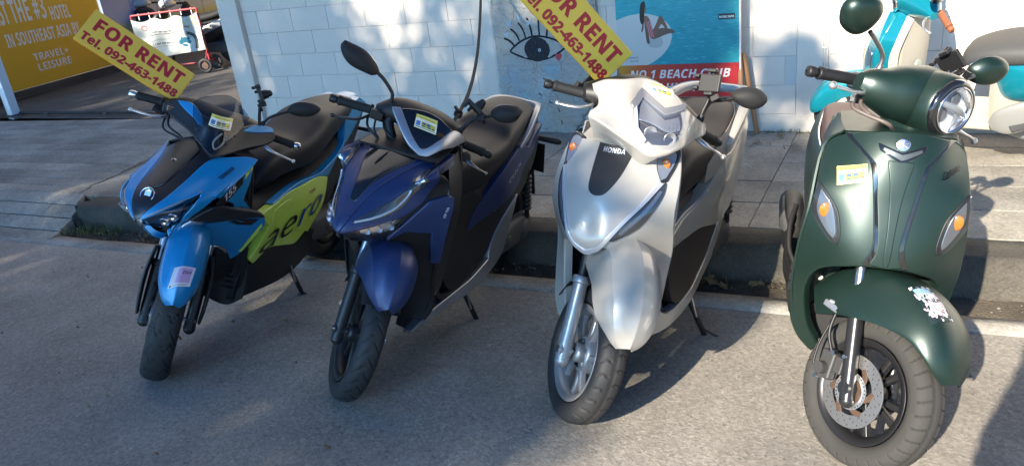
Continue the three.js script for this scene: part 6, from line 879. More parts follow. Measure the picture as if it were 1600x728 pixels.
    const w15 = wordTex(512, 160, (c, w, h) => { c.fillStyle = '#11141a'; c.fillRect(0, 0, w, h); c.fillStyle = '#c8ccd0'; c.font = 'italic bold 150px sans-serif'; c.textAlign = 'center'; c.fillText('155', w / 2, 134, 420); });
    t.P('number_decal', panel((a, b) => G(a, b) + 0.002, [[-0.09, 0.772, 1], [-0.28, 0.835, 1], [-0.27, 0.8, 1], [-0.1, 0.73, 1]], { ...op, flat: true }), std([0.8, 0.8, 0.8], 0.4, 0, { map: w15 }));
    t.P('shield_stripe', [panel((a, b) => G(a, b) + 0.004, [[-0.3, 0.862, 1], [-0.335, 0.872, 1], [-0.315, 0.83, 1], [-0.285, 0.815, 1]], { ...op, flat: true }), panel((a, b) => G(a, b) + 0.004, [[-0.345, 0.874, 1], [-0.37, 0.88, 1], [-0.345, 0.84, 1], [-0.325, 0.835, 1]], { ...op, flat: true })], lime);
    t.P('lime_panel', panel((a, b) => G(a, b) + 0.006, [[-0.385, 0.607, 1], [-0.42, 0.622], [-0.53, 0.628], [-0.64, 0.64], [-0.8, 0.634], [-0.93, 0.63], [-1.06, 0.594, 1], [-1.02, 0.45], [-0.93, 0.4], [-0.86, 0.365, 1], [-0.81, 0.385], [-0.71, 0.362], [-0.6, 0.395], [-0.47, 0.43], [-0.37, 0.392, 1], [-0.34, 0.42, 1], [-0.4, 0.49], [-0.45, 0.55]], op), lime);
    t.P('panel_dent', panel((a, b) => G(a, b) + 0.0085, [[-0.5, 0.6, 1], [-0.62, 0.61], [-0.68, 0.59, 1], [-0.58, 0.555], [-0.5, 0.52, 1], [-0.48, 0.56]], { ...op, t: 0.006, r: 0.003 }), lime);
    const c155 = wordTex(256, 96, (c, w, h) => { c.fillStyle = '#a01f22'; c.font = 'italic bold 84px sans-serif'; c.fillText('155', 10, 80, 230); }); t.P('capacity_lettering', panel((a, b) => G(a, b) + 0.0125, [[-0.81, 0.6, 1], [-0.93, 0.605, 1], [-0.935, 0.58, 1], [-0.815, 0.575, 1]], { ...op, flat: true }), alphaMat(c155));
    const ae = wordTex(1024, 260, (c, w, h) => { c.font = 'italic 300px sans-serif'; const n = c.measureText('aero').width; c.save(); c.transform(940 / n, 0, -0.22, 0.95, 60, 20); c.fillStyle = '#0b0e13'; c.fillText('ae', 0, 215); c.fillStyle = '#0d3f8c'; c.fillText('ro', c.measureText('ae').width, 215); c.restore(); });
    t.P('model_lettering', panel((a, b) => G(a, b) + 0.0125, [[-0.345, 0.535, 1], [-1.0, 0.575, 1], [-1.01, 0.45, 1], [-0.355, 0.41, 1]], { ...op, flat: true }), alphaMat(ae, [1, 1, 1], 0.4));
    t.P('tail_panel', panel((a, b) => G(a, b) + 0.004, [[-0.5, 0.632, 1], [-0.71, 0.655], [-0.87, 0.648], [-1.04, 0.64], [-1.27, 0.71], [-1.32, 0.82], [-1.4, 0.885], [-1.57, 0.905, 1], [-1.69, 0.85, 1], [-1.5, 0.77], [-1.24, 0.69], [-1.07, 0.6, 1], [-0.93, 0.635], [-0.64, 0.645]], op), blue);
    t.P('tail_dark_panel', panel((a, b) => G(a, b) + 0.002, [[-1.07, 0.597, 1], [-1.24, 0.686], [-1.5, 0.765], [-1.68, 0.84, 1], [-1.5, 0.7], [-1.2, 0.52], [-1.03, 0.45, 1]], op), M.black);
    t.P('floor_cover', panel(G, [[-0.33, 0.4, 1], [-0.37, 0.388], [-0.47, 0.424], [-0.6, 0.39], [-0.71, 0.356], [-0.81, 0.378], [-0.9, 0.36], [-1.0, 0.3], [-0.98, 0.21], [-0.75, 0.18], [-0.44, 0.214], [-0.27, 0.24, 1], [-0.29, 0.33]], op), M.black);
  }
  t.P('tunnel', loftX([[-0.2, 0.55, 0, 0.12, 0.2, 0.2, 3], [-0.35, 0.55, 0, 0.16, 0.17, 0.28, 3], [-0.5, 0.5, 0, 0.17, 0.15, 0.28, 3], [-0.7, 0.5, 0, 0.17, 0.13, 0.28, 3], [-0.95, 0.53, 0, 0.15, 0.12, 0.22, 3], [-1.2, 0.64, 0, 0.14, 0.08, 0.15, 3], [-1.5, 0.8, 0, 0.09, 0.06, 0.08, 3], [-1.65, 0.85, 0, 0.04, 0.03, 0.03, 2.6]]), M.blackMatte);
  t.P('inner_shield', skin([[[-0.36, 0.88, 0.19], [-0.36, 0.95, 0], [-0.36, 0.88, -0.19]], [[-0.33, 0.74, 0.2], [-0.36, 0.78, 0], [-0.33, 0.74, -0.2]], [[-0.34, 0.62, 0.19], [-0.4, 0.66, 0], [-0.34, 0.62, -0.19]]], { thick: 0.01 }), M.blackMatte);
  t.P('dash_cover', skin([[[-0.345, 0.884, 0.21], [-0.24, 0.957, 0.05], [-0.24, 0.957, -0.05], [-0.345, 0.884, -0.21]], [[-0.4, 0.88, 0.18], [-0.42, 0.93, 0.05], [-0.42, 0.93, -0.05], [-0.4, 0.88, -0.18]]], { thick: 0.008 }), M.blackMatte);
  t.P('seat', loftX([[-0.56, 0.665, 0, 0.05, 0.03, 0.03, 2.6], [-0.585, 0.68, 0, 0.085, 0.06, 0.055, 2.7], [-0.64, 0.71, 0, 0.11, 0.085, 0.075, 2.8], [-0.74, 0.745, 0, 0.128, 0.085, 0.09, 2.8], [-0.9, 0.755, 0, 0.15, 0.085, 0.1, 2.8], [-1.02, 0.775, 0, 0.16, 0.1, 0.11, 2.8], [-1.12, 0.81, 0, 0.158, 0.1, 0.1, 2.8], [-1.25, 0.85, 0, 0.15, 0.065, 0.09, 2.8], [-1.42, 0.87, 0, 0.125, 0.05, 0.06, 2.6], [-1.56, 0.875, 0, 0.08, 0.035, 0.035, 2.4], [-1.6, 0.875, 0, 0.04, 0.015, 0.015, 2.4]], { pu: 5 }), seatM);
  t.P('tail_top', loftX([[-1.5, 0.87, 0, 0.09, 0.045, 0.03, 2.6], [-1.62, 0.885, 0, 0.065, 0.03, 0.03, 2.6], [-1.69, 0.88, 0, 0.03, 0.015, 0.015, 2.4]]), blue);
  t.P('rear_signal', both(loftP([{ p: [-1.6, 0.72, 0.05], w: 0.01, h: 0.01 }, { p: [-1.6, 0.72, 0.15], w: 0.013, h: 0.012 }, { p: [-1.6, 0.72, 0.17], w: 0.004, h: 0.005 }], [0, 1, 0])), M.black);
  // fender with the tax sticker
  const FA = tps([[0.70, 0, 0.04], [0.62, 0, 0.14], [0.55, 0, 0.21], [0.45, 0, 0.27], [0.69, 0.08, 0], [0.61, 0.095, 0.06], [0.53, 0.095, 0.11], [0.47, 0.075, 0.18], [0.5, 0.11, 0.05]]);
  const FR = [[42, 0.32, 0.02, 0.006], [46, 0.332, 0.04, 0.014], [55, 0.356, 0.06, 0.045], [65, 0.38, 0.072, 0.08], [76, 0.404, 0.077, 0.11], [88, 0.426, 0.078, 0.125], [102, 0.425, 0.078, 0.12], [116, 0.4, 0.072, 0.09]], FO = { p: 9, c: 0.004, v: 0.026, dz: -0.008, ss: CREASE }; t.W('front_fender', fenderGeo(0.264, FR, FO), blue);
  const tax = canvasTex(384, 360, (c, w, h) => { c.fillStyle = '#d9d6dc'; c.fillRect(0, 0, w, h); c.fillStyle = '#c79cc6'; c.fillRect(90, 30, 250, 260); c.fillStyle = '#d9b6d8'; for (let i = 0; i < 9; i++) c.fillRect(90, 36 + i * 28, 250, 7); c.fillStyle = '#3b3450'; c.font = 'bold 76px sans-serif'; c.fillText('2569', 165, 130, 170); c.font = '20px sans-serif'; for (let i = 0; i < 5; i++) c.fillText('-- ----- ---', 112, 175 + i * 24); c.fillStyle = '#eceae6'; c.fillRect(0, 300, w, 60); c.fillStyle = '#33333c'; c.beginPath(); c.arc(36, 330, 18, 0, 7); c.fill(); c.fillRect(70, 318, 280, 6); c.fillRect(70, 334, 250, 6); });
  t.W('tax_sticker', fenderSticker(0.264, FR, FO, [[63, 0.018], [66, -0.056], [55, -0.05], [51, 0.024]], 0.009), std([0.9, 0.9, 0.9], 0.4, 0, { map: tax }));
  t.W('fender_rear', skin([60, 85, 110, 140, 170].map((a) => [-1, -0.85, -0.4, 0, 0.4, 0.85, 1].map((s) => { const r = 0.285 - 0.02 * Math.abs(s) ** 4; return [r * Math.cos(a * D2R), 0.265 + r * Math.sin(a * D2R), 0.08 * s]; })), { thick: 0.004 }), M.blackMatte);
  const sp = []; for (let i = 0; i < 5; i++) for (const k of [-1, 1]) sp.push(spoke(0.03, 0.176, 0.01, 0.012, 0.012, 0.01, i * 1.2566 + k * 0.14, k * 0.08));
  wheel(t, 'front_wheel', { R: 0.264, q: 0.178, w: 0.112, groove: grooves.flame, tyreMat: M.rubber, rimMat: std([0.02, 0.02, 0.022], 0.4, 0.3), spokes: sp, steer: true, disc: { r: 0.11, z: 0.062, side: 1 } });
  fork(t, 0.264, { off: 0.088, up: 0.6, low: 0.22, rUp: 0.016, rLow: 0.0235, matUp: M.steel, matLow: std([0.016, 0.016, 0.017], 0.42) });
  t.W('fork_guard', both(loftP([{ p: [-0.11, 0.52, 0.11], w: 0.008, h: 0.05 }, { p: [-0.06, 0.42, 0.125], w: 0.009, h: 0.055 }, { p: [-0.02, 0.33, 0.125], w: 0.009, h: 0.042 }, { p: [-0.0, 0.26, 0.12], w: 0.007, h: 0.03 }], [1, 0.4, 0])), dark);
  t.W('brake_caliper', [rbox(0.05, 0.08, 0.04, 0.01, [-0.085, 0.31, 0.078], [0, 0, 26])], M.black);
  // handlebar and windscreen
  const C = tps([[1.0, 0, -0.25], [0.955, -0.02, -0.16], [0.97, 0.12, -0.28], [0.97, -0.12, -0.28], [1.06, 0.1, -0.34], [1.06, -0.1, -0.34], [1.0, 0.22, -0.38], [0.98, -0.22, -0.38]], false);
  t.H('handlebar_cowl', panel(C, [[1.022, 0.215, 1], [1.052, 0.163], [1.062, 0.11], [1.04, 0.06], [1.035, -0.06], [1.028, -0.11], [1.036, -0.147], [1.03, -0.19], [1.014, -0.223, 1], [0.99, -0.231], [0.972, -0.2], [0.96, -0.129], [0.95, -0.07], [0.948, -0.033], [0.955, 0.0], [0.966, 0.034], [0.985, 0.1], [0.996, 0.175]], { t: 0.1, r: 0.008 }), dark);
  for (const q of [[[1.05, 0.165, 1], [1.062, 0.11], [1.04, 0.065], [1.0, 0.04, 1], [1.025, 0.085], [1.038, 0.13]], [[1.02, -0.11, 1], [1.036, -0.147], [1.028, -0.207], [1.015, -0.222, 1], [1.014, -0.16]]]) t.H('cowl_trim', panel(C, q, { off: 0.004, t: 0.03, r: 0.004 }), blue);
  const W = tps([[1.15, 0, -0.3], [0.955, -0.02, -0.14], [1.05, 0, -0.2], [1.05, 0.1, -0.27], [1.05, -0.1, -0.27], [1.0, 0.08, -0.22], [1.0, -0.08, -0.22], [1.13, 0.08, -0.33], [1.13, -0.08, -0.33]], false);
  t.H('windscreen', panel(W, [[1.09, 0.094, 1], [1.121, 0.056], [1.148, -0.005], [1.143, -0.046], [1.112, -0.082], [1.082, -0.118, 1], [1.06, -0.109], [1.018, -0.082], [0.989, -0.046], [0.957, -0.036], [0.957, -0.008], [0.981, 0.03], [1.041, 0.075]], { off: 0.008, t: 0.004, r: 0.0015 }), M.smokedLens);
  t.H('windscreen_mount', panel(W, [[1.03, 0.06, 1], [1.035, -0.07, 1], [0.985, -0.045], [0.957, -0.02], [0.985, 0.03]], { off: -0.004, t: 0.01 }), dark);
  t.H('screen_trim', loftP([[1.02, -0.06], [0.99, -0.05], [0.975, -0.028], [1.0, -0.018], [1.03, -0.04]].map(([a, b]) => ({ p: [W(a, b) + 0.011, a, b], w: 0.004, h: 0.003 })), [1, 0, 0]), std([0.2, 0.2, 0.2], 0.4));
  t.H('screen_bolt', [[1.02, 0.05], [0.99, 0.025], [0.99, -0.062], [1.02, -0.085]].map(([a, b]) => ball([W(a, b) + 0.011, a, b], 0.005, [0.6, 1, 1])), M.black);
  decal(t, W, [[1.083, 0.012, 1], [1.077, -0.059, 1], [1.036, -0.06, 1], [1.046, 0.013, 1]], rentTex, { off: 0.0105 }, 'H', 'rental_sticker');
  t.H('cowl_back', loftP([{ p: [-0.43, 1.005, 0.2], w: 0.035, h: 0.026 }, { p: [-0.42, 1.02, 0.12], w: 0.06, h: 0.04 }, { p: [-0.4, 1.0, 0.0], w: 0.09, h: 0.05 }, { p: [-0.42, 1.0, -0.12], w: 0.06, h: 0.04 }, { p: [-0.43, 0.985, -0.2], w: 0.035, h: 0.026 }], [0, 1, 0]), M.black);
  grip(t, [-0.44, 1.004, 0.225], [-0.462, 0.997, 0.338], M.blackMatte, M.chrome); grip(t, [-0.44, 0.98, -0.215], [-0.462, 0.961, -0.318], M.blackMatte, M.chrome);
  lever(t, [[-0.38, 0.972, 0.195], [-0.345, 0.972, 0.235], [-0.34, 0.972, 0.28], [-0.36, 0.967, 0.333]], M.alu, 0.009); lever(t, [[-0.385, 0.962, -0.185], [-0.35, 0.955, -0.22], [-0.345, 0.943, -0.27], [-0.36, 0.925, -0.332]], M.alu, 0.009);
  t.H('switch_block', [rbox(0.055, 0.05, 0.05, 0.01, [-0.42, 1.0, 0.2]), rbox(0.05, 0.045, 0.035, 0.008, [-0.43, 0.98, -0.2])], M.black);
  t.H('master_cylinder', [rbox(0.04, 0.035, 0.075, 0.008, [-0.385, 1.012, 0.165])], gloss2());
  function gloss2() { return M.blackGloss; }
  t.H('brake_cable', [tube([[-0.38, 0.985, 0.19], [-0.34, 0.95, 0.18], [-0.3, 0.93, 0.12], [-0.28, 0.88, 0.06]], 0.0048, 30), tube([[-0.39, 0.98, 0.2], [-0.35, 0.93, 0.2], [-0.32, 0.91, 0.12], [-0.3, 0.86, 0.05]], 0.0045, 30)], M.black);
  mirror(t, [[-0.07, -0.008], [-0.035, 0.028], [0.025, 0.03], [0.07, 0.004], [0.035, -0.028], [-0.03, -0.03]], [-0.42, 1.15, -0.322], [0.05, 0.28, -1], [0.25, 1, 0.28], [1, -0.2, 0], M.blackMatte, [[-0.4, 1.018, -0.165], [-0.4, 1.04, -0.172], [-0.405, 1.075, -0.195], [-0.41, 1.1, -0.228], [-0.415, 1.12, -0.262]], { d: 0.035, r: 0.006 });
  phoneHolder(t, [-0.42, 1.155, -0.14], [[-0.4, 1.022, -0.165], [-0.405, 1.06, -0.155], [-0.415, 1.11, -0.145], [-0.42, 1.135, -0.142]], [30, 10, -75]);
  rearEnd(t, { x: -1.35, R: 0.275, q: 0.18, w: 0.13 });
  sideStand(t, [-0.74, 0.22, -0.14], [-0.8, 0.0, -0.21]);
}
// ================================================================ dark green scooter
{
  const t = scooter('green_scooter', 'dark green scooter with a round headlight and visible brake disc, rightmost of the row', [-0.085, -2.022, -80.2, -6.4, 43], -4);
  const green = paint(phys([0.0095, 0.0265, 0.021], 0.4, 0.45, { clearcoat: 0.4, clearcoatRoughness: 0.32 })), innerG = std([0.008, 0.018, 0.014], 0.6), seatM = std([0.06, 0.03, 0.03], 0.5), gloss = M.blackGloss;
  const F = tps([[0.913, 0, -0.146], [0.873, 0, -0.129], [0.777, 0.189, -0.164], [0.634, 0.131, -0.10], [0.913, 0.129, -0.21], [0.859, 0.061, -0.132], [0.659, 0.031, -0.075], [0.76, 0, -0.1], [0.60, 0, -0.065], [0.55, 0.05, -0.07], [0.7, 0.2, -0.16], [0.6, 0.21, -0.17], [0.45, 0.2, -0.2], [0.38, 0.16, -0.2], [0.86, 0.2, -0.25], [0.93, 0.17, -0.27], [0.76, 0.1, -0.115], [0.5, 0.12, -0.12]]);
  t.P('front_apron', panel(F, symOutline([[0.938, 0.02], [0.93, 0.09], [0.921, 0.128], [0.9, 0.165], [0.868, 0.186], [0.8, 0.196], [0.72, 0.204], [0.64, 0.213], [0.55, 0.219], [0.47, 0.217], [0.4, 0.212], [0.32, 0.205], [0.25, 0.175], [0.2, 0.128, 1], [0.23, 0.12, 1], [0.3, 0.16], [0.4, 0.185], [0.47, 0.186], [0.52, 0.17], [0.55, 0.14], [0.565, 0.11], [0.58, 0.07], [0.585, 0.03]]), { t: 0.035, r: 0.007 }), green);
  t.P('center_spine', panel(F, symOutline([[0.94, 0.03], [0.936, 0.06], [0.92, 0.121, 1], [0.89, 0.088], [0.862, 0.058, 1], [0.82, 0.05], [0.77, 0.043], [0.71, 0.033], [0.655, 0.026], [0.62, 0.027], [0.592, 0.038, 1], [0.588, 0.01]]), { off: 0.007, t: 0.014, r: 0.006 }), green);
  const ridge = symOutline([[0.87, 0.03, 1], [0.8, 0.016], [0.7, 0.008], [0.6, 0.005]]); t.P('spine_ridge', panel(F, ridge, { off: 0.0095, t: 0.006, r: 0.004 }), green);
  for (const s of [1, -1]) {
    const k = (a) => (s > 0 ? a : flipB(a));
    t.P('black_trim', panel(F, k([[0.922, 0.122, 1], [0.92, 0.136, 1], [0.89, 0.1], [0.862, 0.072], [0.8, 0.058], [0.72, 0.046], [0.655, 0.038], [0.62, 0.042], [0.588, 0.056, 1], [0.586, 0.044, 1], [0.62, 0.031], [0.655, 0.029], [0.71, 0.036], [0.77, 0.046], [0.82, 0.053], [0.862, 0.061]]), { off: 0.006, t: 0.01, r: 0.003, step: 0.01 }), gloss);
    const sg = t.P('turn_signal', panel(F, k([[0.779, 0.19, 1], [0.725, 0.147], [0.66, 0.13], [0.632, 0.131, 1], [0.645, 0.15], [0.685, 0.185], [0.72, 0.196]]), { off: 0.014, t: 0.012, r: 0.004, step: 0.01 }), M.lens);
    part(sg, 'gasket', panel(F, k([[0.784, 0.193, 1], [0.725, 0.143], [0.66, 0.126], [0.627, 0.128, 1], [0.643, 0.152], [0.684, 0.189], [0.72, 0.2]]), { off: 0.003, t: 0.012, r: 0.003, step: 0.01 }), M.black); part(sg, 'reflector', panel(F, k([[0.768, 0.185, 1], [0.725, 0.152], [0.665, 0.136], [0.642, 0.138, 1], [0.655, 0.154], [0.69, 0.18], [0.72, 0.189]]), { off: 0.0045, t: 0.006, r: 0.001, step: 0.01 }), M.lampDim);
    part(sg, 'amber_bulb', [xf(new THREE.SphereGeometry(0.02, 18, 14), { t: [F(0.715, 0.17 * s) + 0.006, 0.715, 0.17 * s], s: [0.3, 1.1, 0.8] })], M.amber);
    t.P('inner_leg_panel', panel((a, b) => F(a, b) - 0.02 - 0.12 * sstep(0.19, 0.11, Math.abs(b)), k([[0.53, 0.16, 1], [0.52, 0.18], [0.42, 0.19], [0.32, 0.18], [0.22, 0.13, 1], [0.2, 0.08, 1], [0.35, 0.07], [0.52, 0.09, 1]]), { t: 0.01 }), innerG);
    t.P('screw', [[0.45, 0.135], [0.33, 0.12]].map(([a, b]) => { const x = F(a, b * s) - 0.02 - 0.12 * sstep(0.19, 0.11, b); return ball([x + 0.002, a, b * s], 0.009, [0.5, 1, 1]); }), std([0.55, 0.52, 0.45], 0.6));
  }
  const V2 = (o, n, m) => t.P(n, panel(F, symOutline(o), { off: 0.0095, t: 0.008, r: 0.002, step: 0.008 }), m);
  V2([[0.893, 0.001, 1], [0.908, 0.048, 1], [0.911, 0.058, 1], [0.896, 0.052, 1], [0.869, 0.001, 1]], 'emblem_lamp', gloss);
  t.P('emblem_lens', panel(F, symOutline([[0.889, 0.001, 1], [0.902, 0.044, 1], [0.896, 0.046, 1], [0.875, 0.001, 1]]), { off: 0.012, t: 0.004, r: 0.001, step: 0.008 }), std([0.1, 0.115, 0.115], 0.3, 0.6));
  const rd = t.P('front_badge', lathe([[0, 0.004], [0.0155, 0.0036], [0.0185, 0.0015], [0.019, -0.002]], [F(0.916, 0.001) + 0.008, 0.917, 0.001], [1, 0.28, 0], 36), std([0.5, 0.5, 0.53], 0.22, 1)); part(rd, 'tuning_fork', [0, 1, 2].map((i) => xf(rbox(0.0015, 0.028, 0.003, 0.0005), { r: [i * 60, 0, 15], t: [F(0.916, 0.001) + 0.0122, 0.918, 0.001] })), std([0.2, 0.2, 0.22], 0.4, 0.6));
  decal(t, F, [[0.832, 0.152, 1], [0.857, 0.08, 1], [0.812, 0.075, 1], [0.786, 0.148, 1]], rentTex, { off: 0.003, step: 0.008 }, 'P', 'rental_sticker');
  const scr = wordTex(512, 160, (c, w, h) => { c.strokeStyle = '#10141a'; c.fillStyle = '#10141a'; c.lineWidth = 12; c.font = 'italic bold 118px serif'; c.textAlign = 'center'; c.fillText('Grande', w / 2, 112, 400); c.beginPath(); c.moveTo(30, 90); c.quadraticCurveTo(160, 150, 300, 60); c.stroke(); });
  decal(t, F, [[0.848, -0.1, 1], [0.86, -0.17, 1], [0.838, -0.172, 1], [0.814, -0.108, 1]], scr, { off: 0.0035, step: 0.007, mat: alphaMat(scr, [0.6, 0.6, 0.6], 0.25, 0.5) }, 'P', 'model_script');
  // body behind the apron
  t.P('inner_fender', panel(tps([[0.9, 0, -0.38], [0.5, 0, -0.33], [0.25, 0, -0.31], [0.9, 0.18, -0.38], [0.5, 0.2, -0.34], [0.25, 0.15, -0.32]]), symOutline([[0.88, 0.02], [0.87, 0.17], [0.62, 0.19], [0.35, 0.17], [0.22, 0.13, 1], [0.2, 0.02]]), { t: 0.01 }), M.blackMatte);
  t.P('inner_shield', skin([[[-0.42, 0.93, 0.16], [-0.44, 0.94, 0], [-0.42, 0.93, -0.16]], [[-0.4, 0.7, 0.19], [-0.43, 0.7, 0], [-0.4, 0.7, -0.19]], [[-0.37, 0.45, 0.19], [-0.39, 0.45, 0], [-0.37, 0.45, -0.19]], [[-0.36, 0.28, 0.17], [-0.37, 0.28, 0], [-0.36, 0.28, -0.17]]], { thick: 0.01 }), green);
  for (const s of [1, -1]) t.P('leg_shield_side', skin([[[-0.23, 0.925, 0.14], [-0.25, 0.87, 0.188], [-0.19, 0.7, 0.206], [-0.19, 0.55, 0.22], [-0.22, 0.4, 0.213], [-0.25, 0.25, 0.17]], [[-0.42, 0.94, 0.14], [-0.42, 0.87, 0.17], [-0.4, 0.7, 0.19], [-0.39, 0.55, 0.2], [-0.37, 0.4, 0.195], [-0.36, 0.28, 0.16]]].map((r) => r.map((p) => [p[0], p[1], p[2] * s])), { thick: 0.006 }), green);
  t.P('top_cover', skin([[[-0.24, 0.925, 0.15], [-0.18, 0.94, 0.05], [-0.18, 0.94, -0.05], [-0.24, 0.925, -0.15]], [[-0.42, 0.945, 0.14], [-0.44, 0.955, 0.05], [-0.44, 0.955, -0.05], [-0.42, 0.945, -0.14]]], { thick: 0.008 }), green);
  t.P('floor_board', skin([[[-0.34, 0.36, 0.19], [-0.34, 0.37, 0], [-0.34, 0.36, -0.19]], [[-0.4, 0.31, 0.2], [-0.4, 0.31, 0], [-0.4, 0.31, -0.2]], [[-0.78, 0.31, 0.2], [-0.78, 0.31, 0], [-0.78, 0.31, -0.2]], [[-0.85, 0.36, 0.19], [-0.85, 0.36, 0], [-0.85, 0.36, -0.19]]], { thick: 0.05 }), M.blackMatte);
  t.P('floor_step', [1, -1].map((s) => [0, 1, 2].map((i) => loftP([[-0.45, 0.33 + 0.035 * i, 0.2], [-0.6, 0.33 + 0.035 * i, 0.212], [-0.78, 0.345 + 0.04 * i, 0.205], [-0.9, 0.38 + 0.045 * i, 0.185]].map((p) => ({ p: [p[0], p[1], p[2] * s], w: 0.01, h: 0.016, e: 3 })), [0, 1, 0]))), M.black);
  t.P('rear_body', loftX([[-0.62, 0.5, 0, 0.1, 0.22, 0.16, 3], [-0.7, 0.52, 0, 0.135, 0.19, 0.18, 3], [-0.85, 0.54, 0, 0.155, 0.18, 0.18, 2.8], [-1.05, 0.58, 0, 0.16, 0.15, 0.18, 2.6], [-1.3, 0.64, 0, 0.145, 0.11, 0.14, 2.5], [-1.5, 0.7, 0, 0.1, 0.08, 0.08, 2.4], [-1.58, 0.72, 0, 0.04, 0.03, 0.03, 2.2]], { pu: 5 }), green);
  t.P('seat_trim', both(loftP([[-0.6, 0.66, 0.05], [-0.66, 0.685, 0.095], [-0.8, 0.7, 0.122], [-1.0, 0.71, 0.128], [-1.2, 0.72, 0.118], [-1.4, 0.75, 0.09]].map((p) => ({ p, w: 0.006, h: 0.006 })), [0, 1, 0])), M.chrome);
  t.P('seat', loftX([[-0.6, 0.68, 0, 0.06, 0.03, 0.03, 2.6], [-0.65, 0.68, 0, 0.085, 0.045, 0.05, 2.8], [-0.78, 0.7, 0, 0.112, 0.05, 0.06, 2.8], [-1.0, 0.715, 0, 0.12, 0.05, 0.06, 2.8], [-1.2, 0.73, 0, 0.11, 0.05, 0.05, 2.7], [-1.4, 0.765, 0, 0.09, 0.03, 0.03, 2.5], [-1.44, 0.765, 0, 0.04, 0.015, 0.015]], { pu: 5 }), seatM);
  t.P('steering_neck', [rod([-0.2, 0.62, 0], [-0.36, 0.98, 0], 0.028)], M.grey);
  // front fender
  const FR = [[40, 0.252, 0.032, 0.004], [46, 0.262, 0.06, 0.014], [55, 0.28, 0.085, 0.03], [68, 0.305, 0.102, 0.06], [82, 0.322, 0.112, 0.095], [98, 0.338, 0.118, 0.125], [115, 0.35, 0.119, 0.14], [132, 0.352, 0.114, 0.13], [148, 0.345, 0.104, 0.1]], FO = {};
  t.H('front_fender', fenderGeo(0.23, FR, FO), green);
  const oldTex = canvasTex(256, 256, (c, w, h) => { const r = rng(14); c.fillStyle = '#15262a'; c.fillRect(0, 0, w, h); c.fillStyle = '#7fa9c9'; c.fillRect(20, 20, 200, 60); c.fillStyle = '#d8b9c9'; c.fillRect(30, 128, 200, 90); c.fillStyle = '#cfd6da'; c.fillRect(60, 60, 170, 40); for (let i = 0; i < 90; i++) { c.fillStyle = ['#e8e8e6', '#122026', '#9fb7c4', '#c9a8b8'][i % 4]; c.beginPath(); c.ellipse(r() * w, r() * h, 4 + 22 * r(), 3 + 9 * r(), r() * 3, 0, 7); c.fill(); } });
  t.H('old_sticker', fenderSticker(0.23, FR, FO, [[92, 0.074], [91, 0.006], [71, 0.008], [70, 0.08]], 0.007), std([0.9, 0.9, 0.9], 0.5, 0, { map: oldTex }), 'torn blue and pink sticker');
  const abs = wordTex(256, 96, (c, w, h) => { c.fillStyle = '#e6e8ea'; c.save(); c.transform(1, 0, -0.4, 1, 30, 0); c.font = 'bold 84px sans-serif'; c.fillText('ABS', 30, 78, 190); c.restore(); });
  t.H('abs_lettering', fenderSticker(0.23, FR, FO, [[121, 0.1], [105, 0.107], [104, 0.1125], [120, 0.108]], 0.009), alphaMat(abs, [1, 1, 1], 0.4));
  // wheel, disc, caliper, fork
  const sp = []; for (let i = 0; i < 5; i++) for (const k of [-1, 1]) sp.push(spoke(0.03, 0.148, 0.008, 0.012, 0.012, 0.01, i * 1.2566 + k * 0.2, k * 0.02));
  wheel(t, 'front_wheel', { R: 0.221, q: 0.148, w: 0.1, groove: grooves.cross, tyreMat: M.dustyRubber, rimMat: std([0.018, 0.018, 0.02], 0.35, 0.3), spokes: sp, steer: true, disc: { r: 0.105, z: 0.066, side: 1 }, nt: 480 });
  fork(t, 0.228, { off: 0.086, up: 0.5, low: 0.26, rUp: 0.0155, rLow: 0.0205, matUp: M.steel, matLow: std([0.015, 0.015, 0.016], 0.3) });
  const cal = t.H('brake_caliper', [rbox(0.05, 0.085, 0.03, 0.008, [-0.095, 0.245, 0.092], [0, 0, 12]), cyl([-0.095, 0.232, 0.1], [-0.095, 0.232, 0.128], 0.02, 0.018), rbox(0.03, 0.05, 0.02, 0.005, [-0.062, 0.262, 0.088], [0, 0, 12])], std([0.035, 0.034, 0.033], 0.5));
  part(cal, 'bolt', [cyl([-0.085, 0.29, 0.1], [-0.085, 0.29, 0.116], 0.007), cyl([-0.1, 0.2, 0.1], [-0.1, 0.2, 0.116], 0.007), cyl([-0.05, 0.3, 0.1], [-0.05, 0.3, 0.112], 0.006)], M.steel);
  t.H('brake_hose', [tube([[-0.1, 0.285, 0.1], [-0.13, 0.33, 0.11], [-0.15, 0.4, 0.1], [-0.16, 0.5, 0.085]], 0.005, 24), tube([[-0.085, 0.21, 0.1], [-0.12, 0.22, 0.11], [-0.14, 0.27, 0.11], [-0.15, 0.36, 0.1]], 0.0035, 24)], M.black);
  t.H('hose_bracket', [rod([-0.115, 0.42, 0.1], [-0.175, 0.41, 0.115], 0.006), rbox(0.06, 0.02, 0.012, 0.004, [-0.16, 0.4, 0.115])], M.alu);
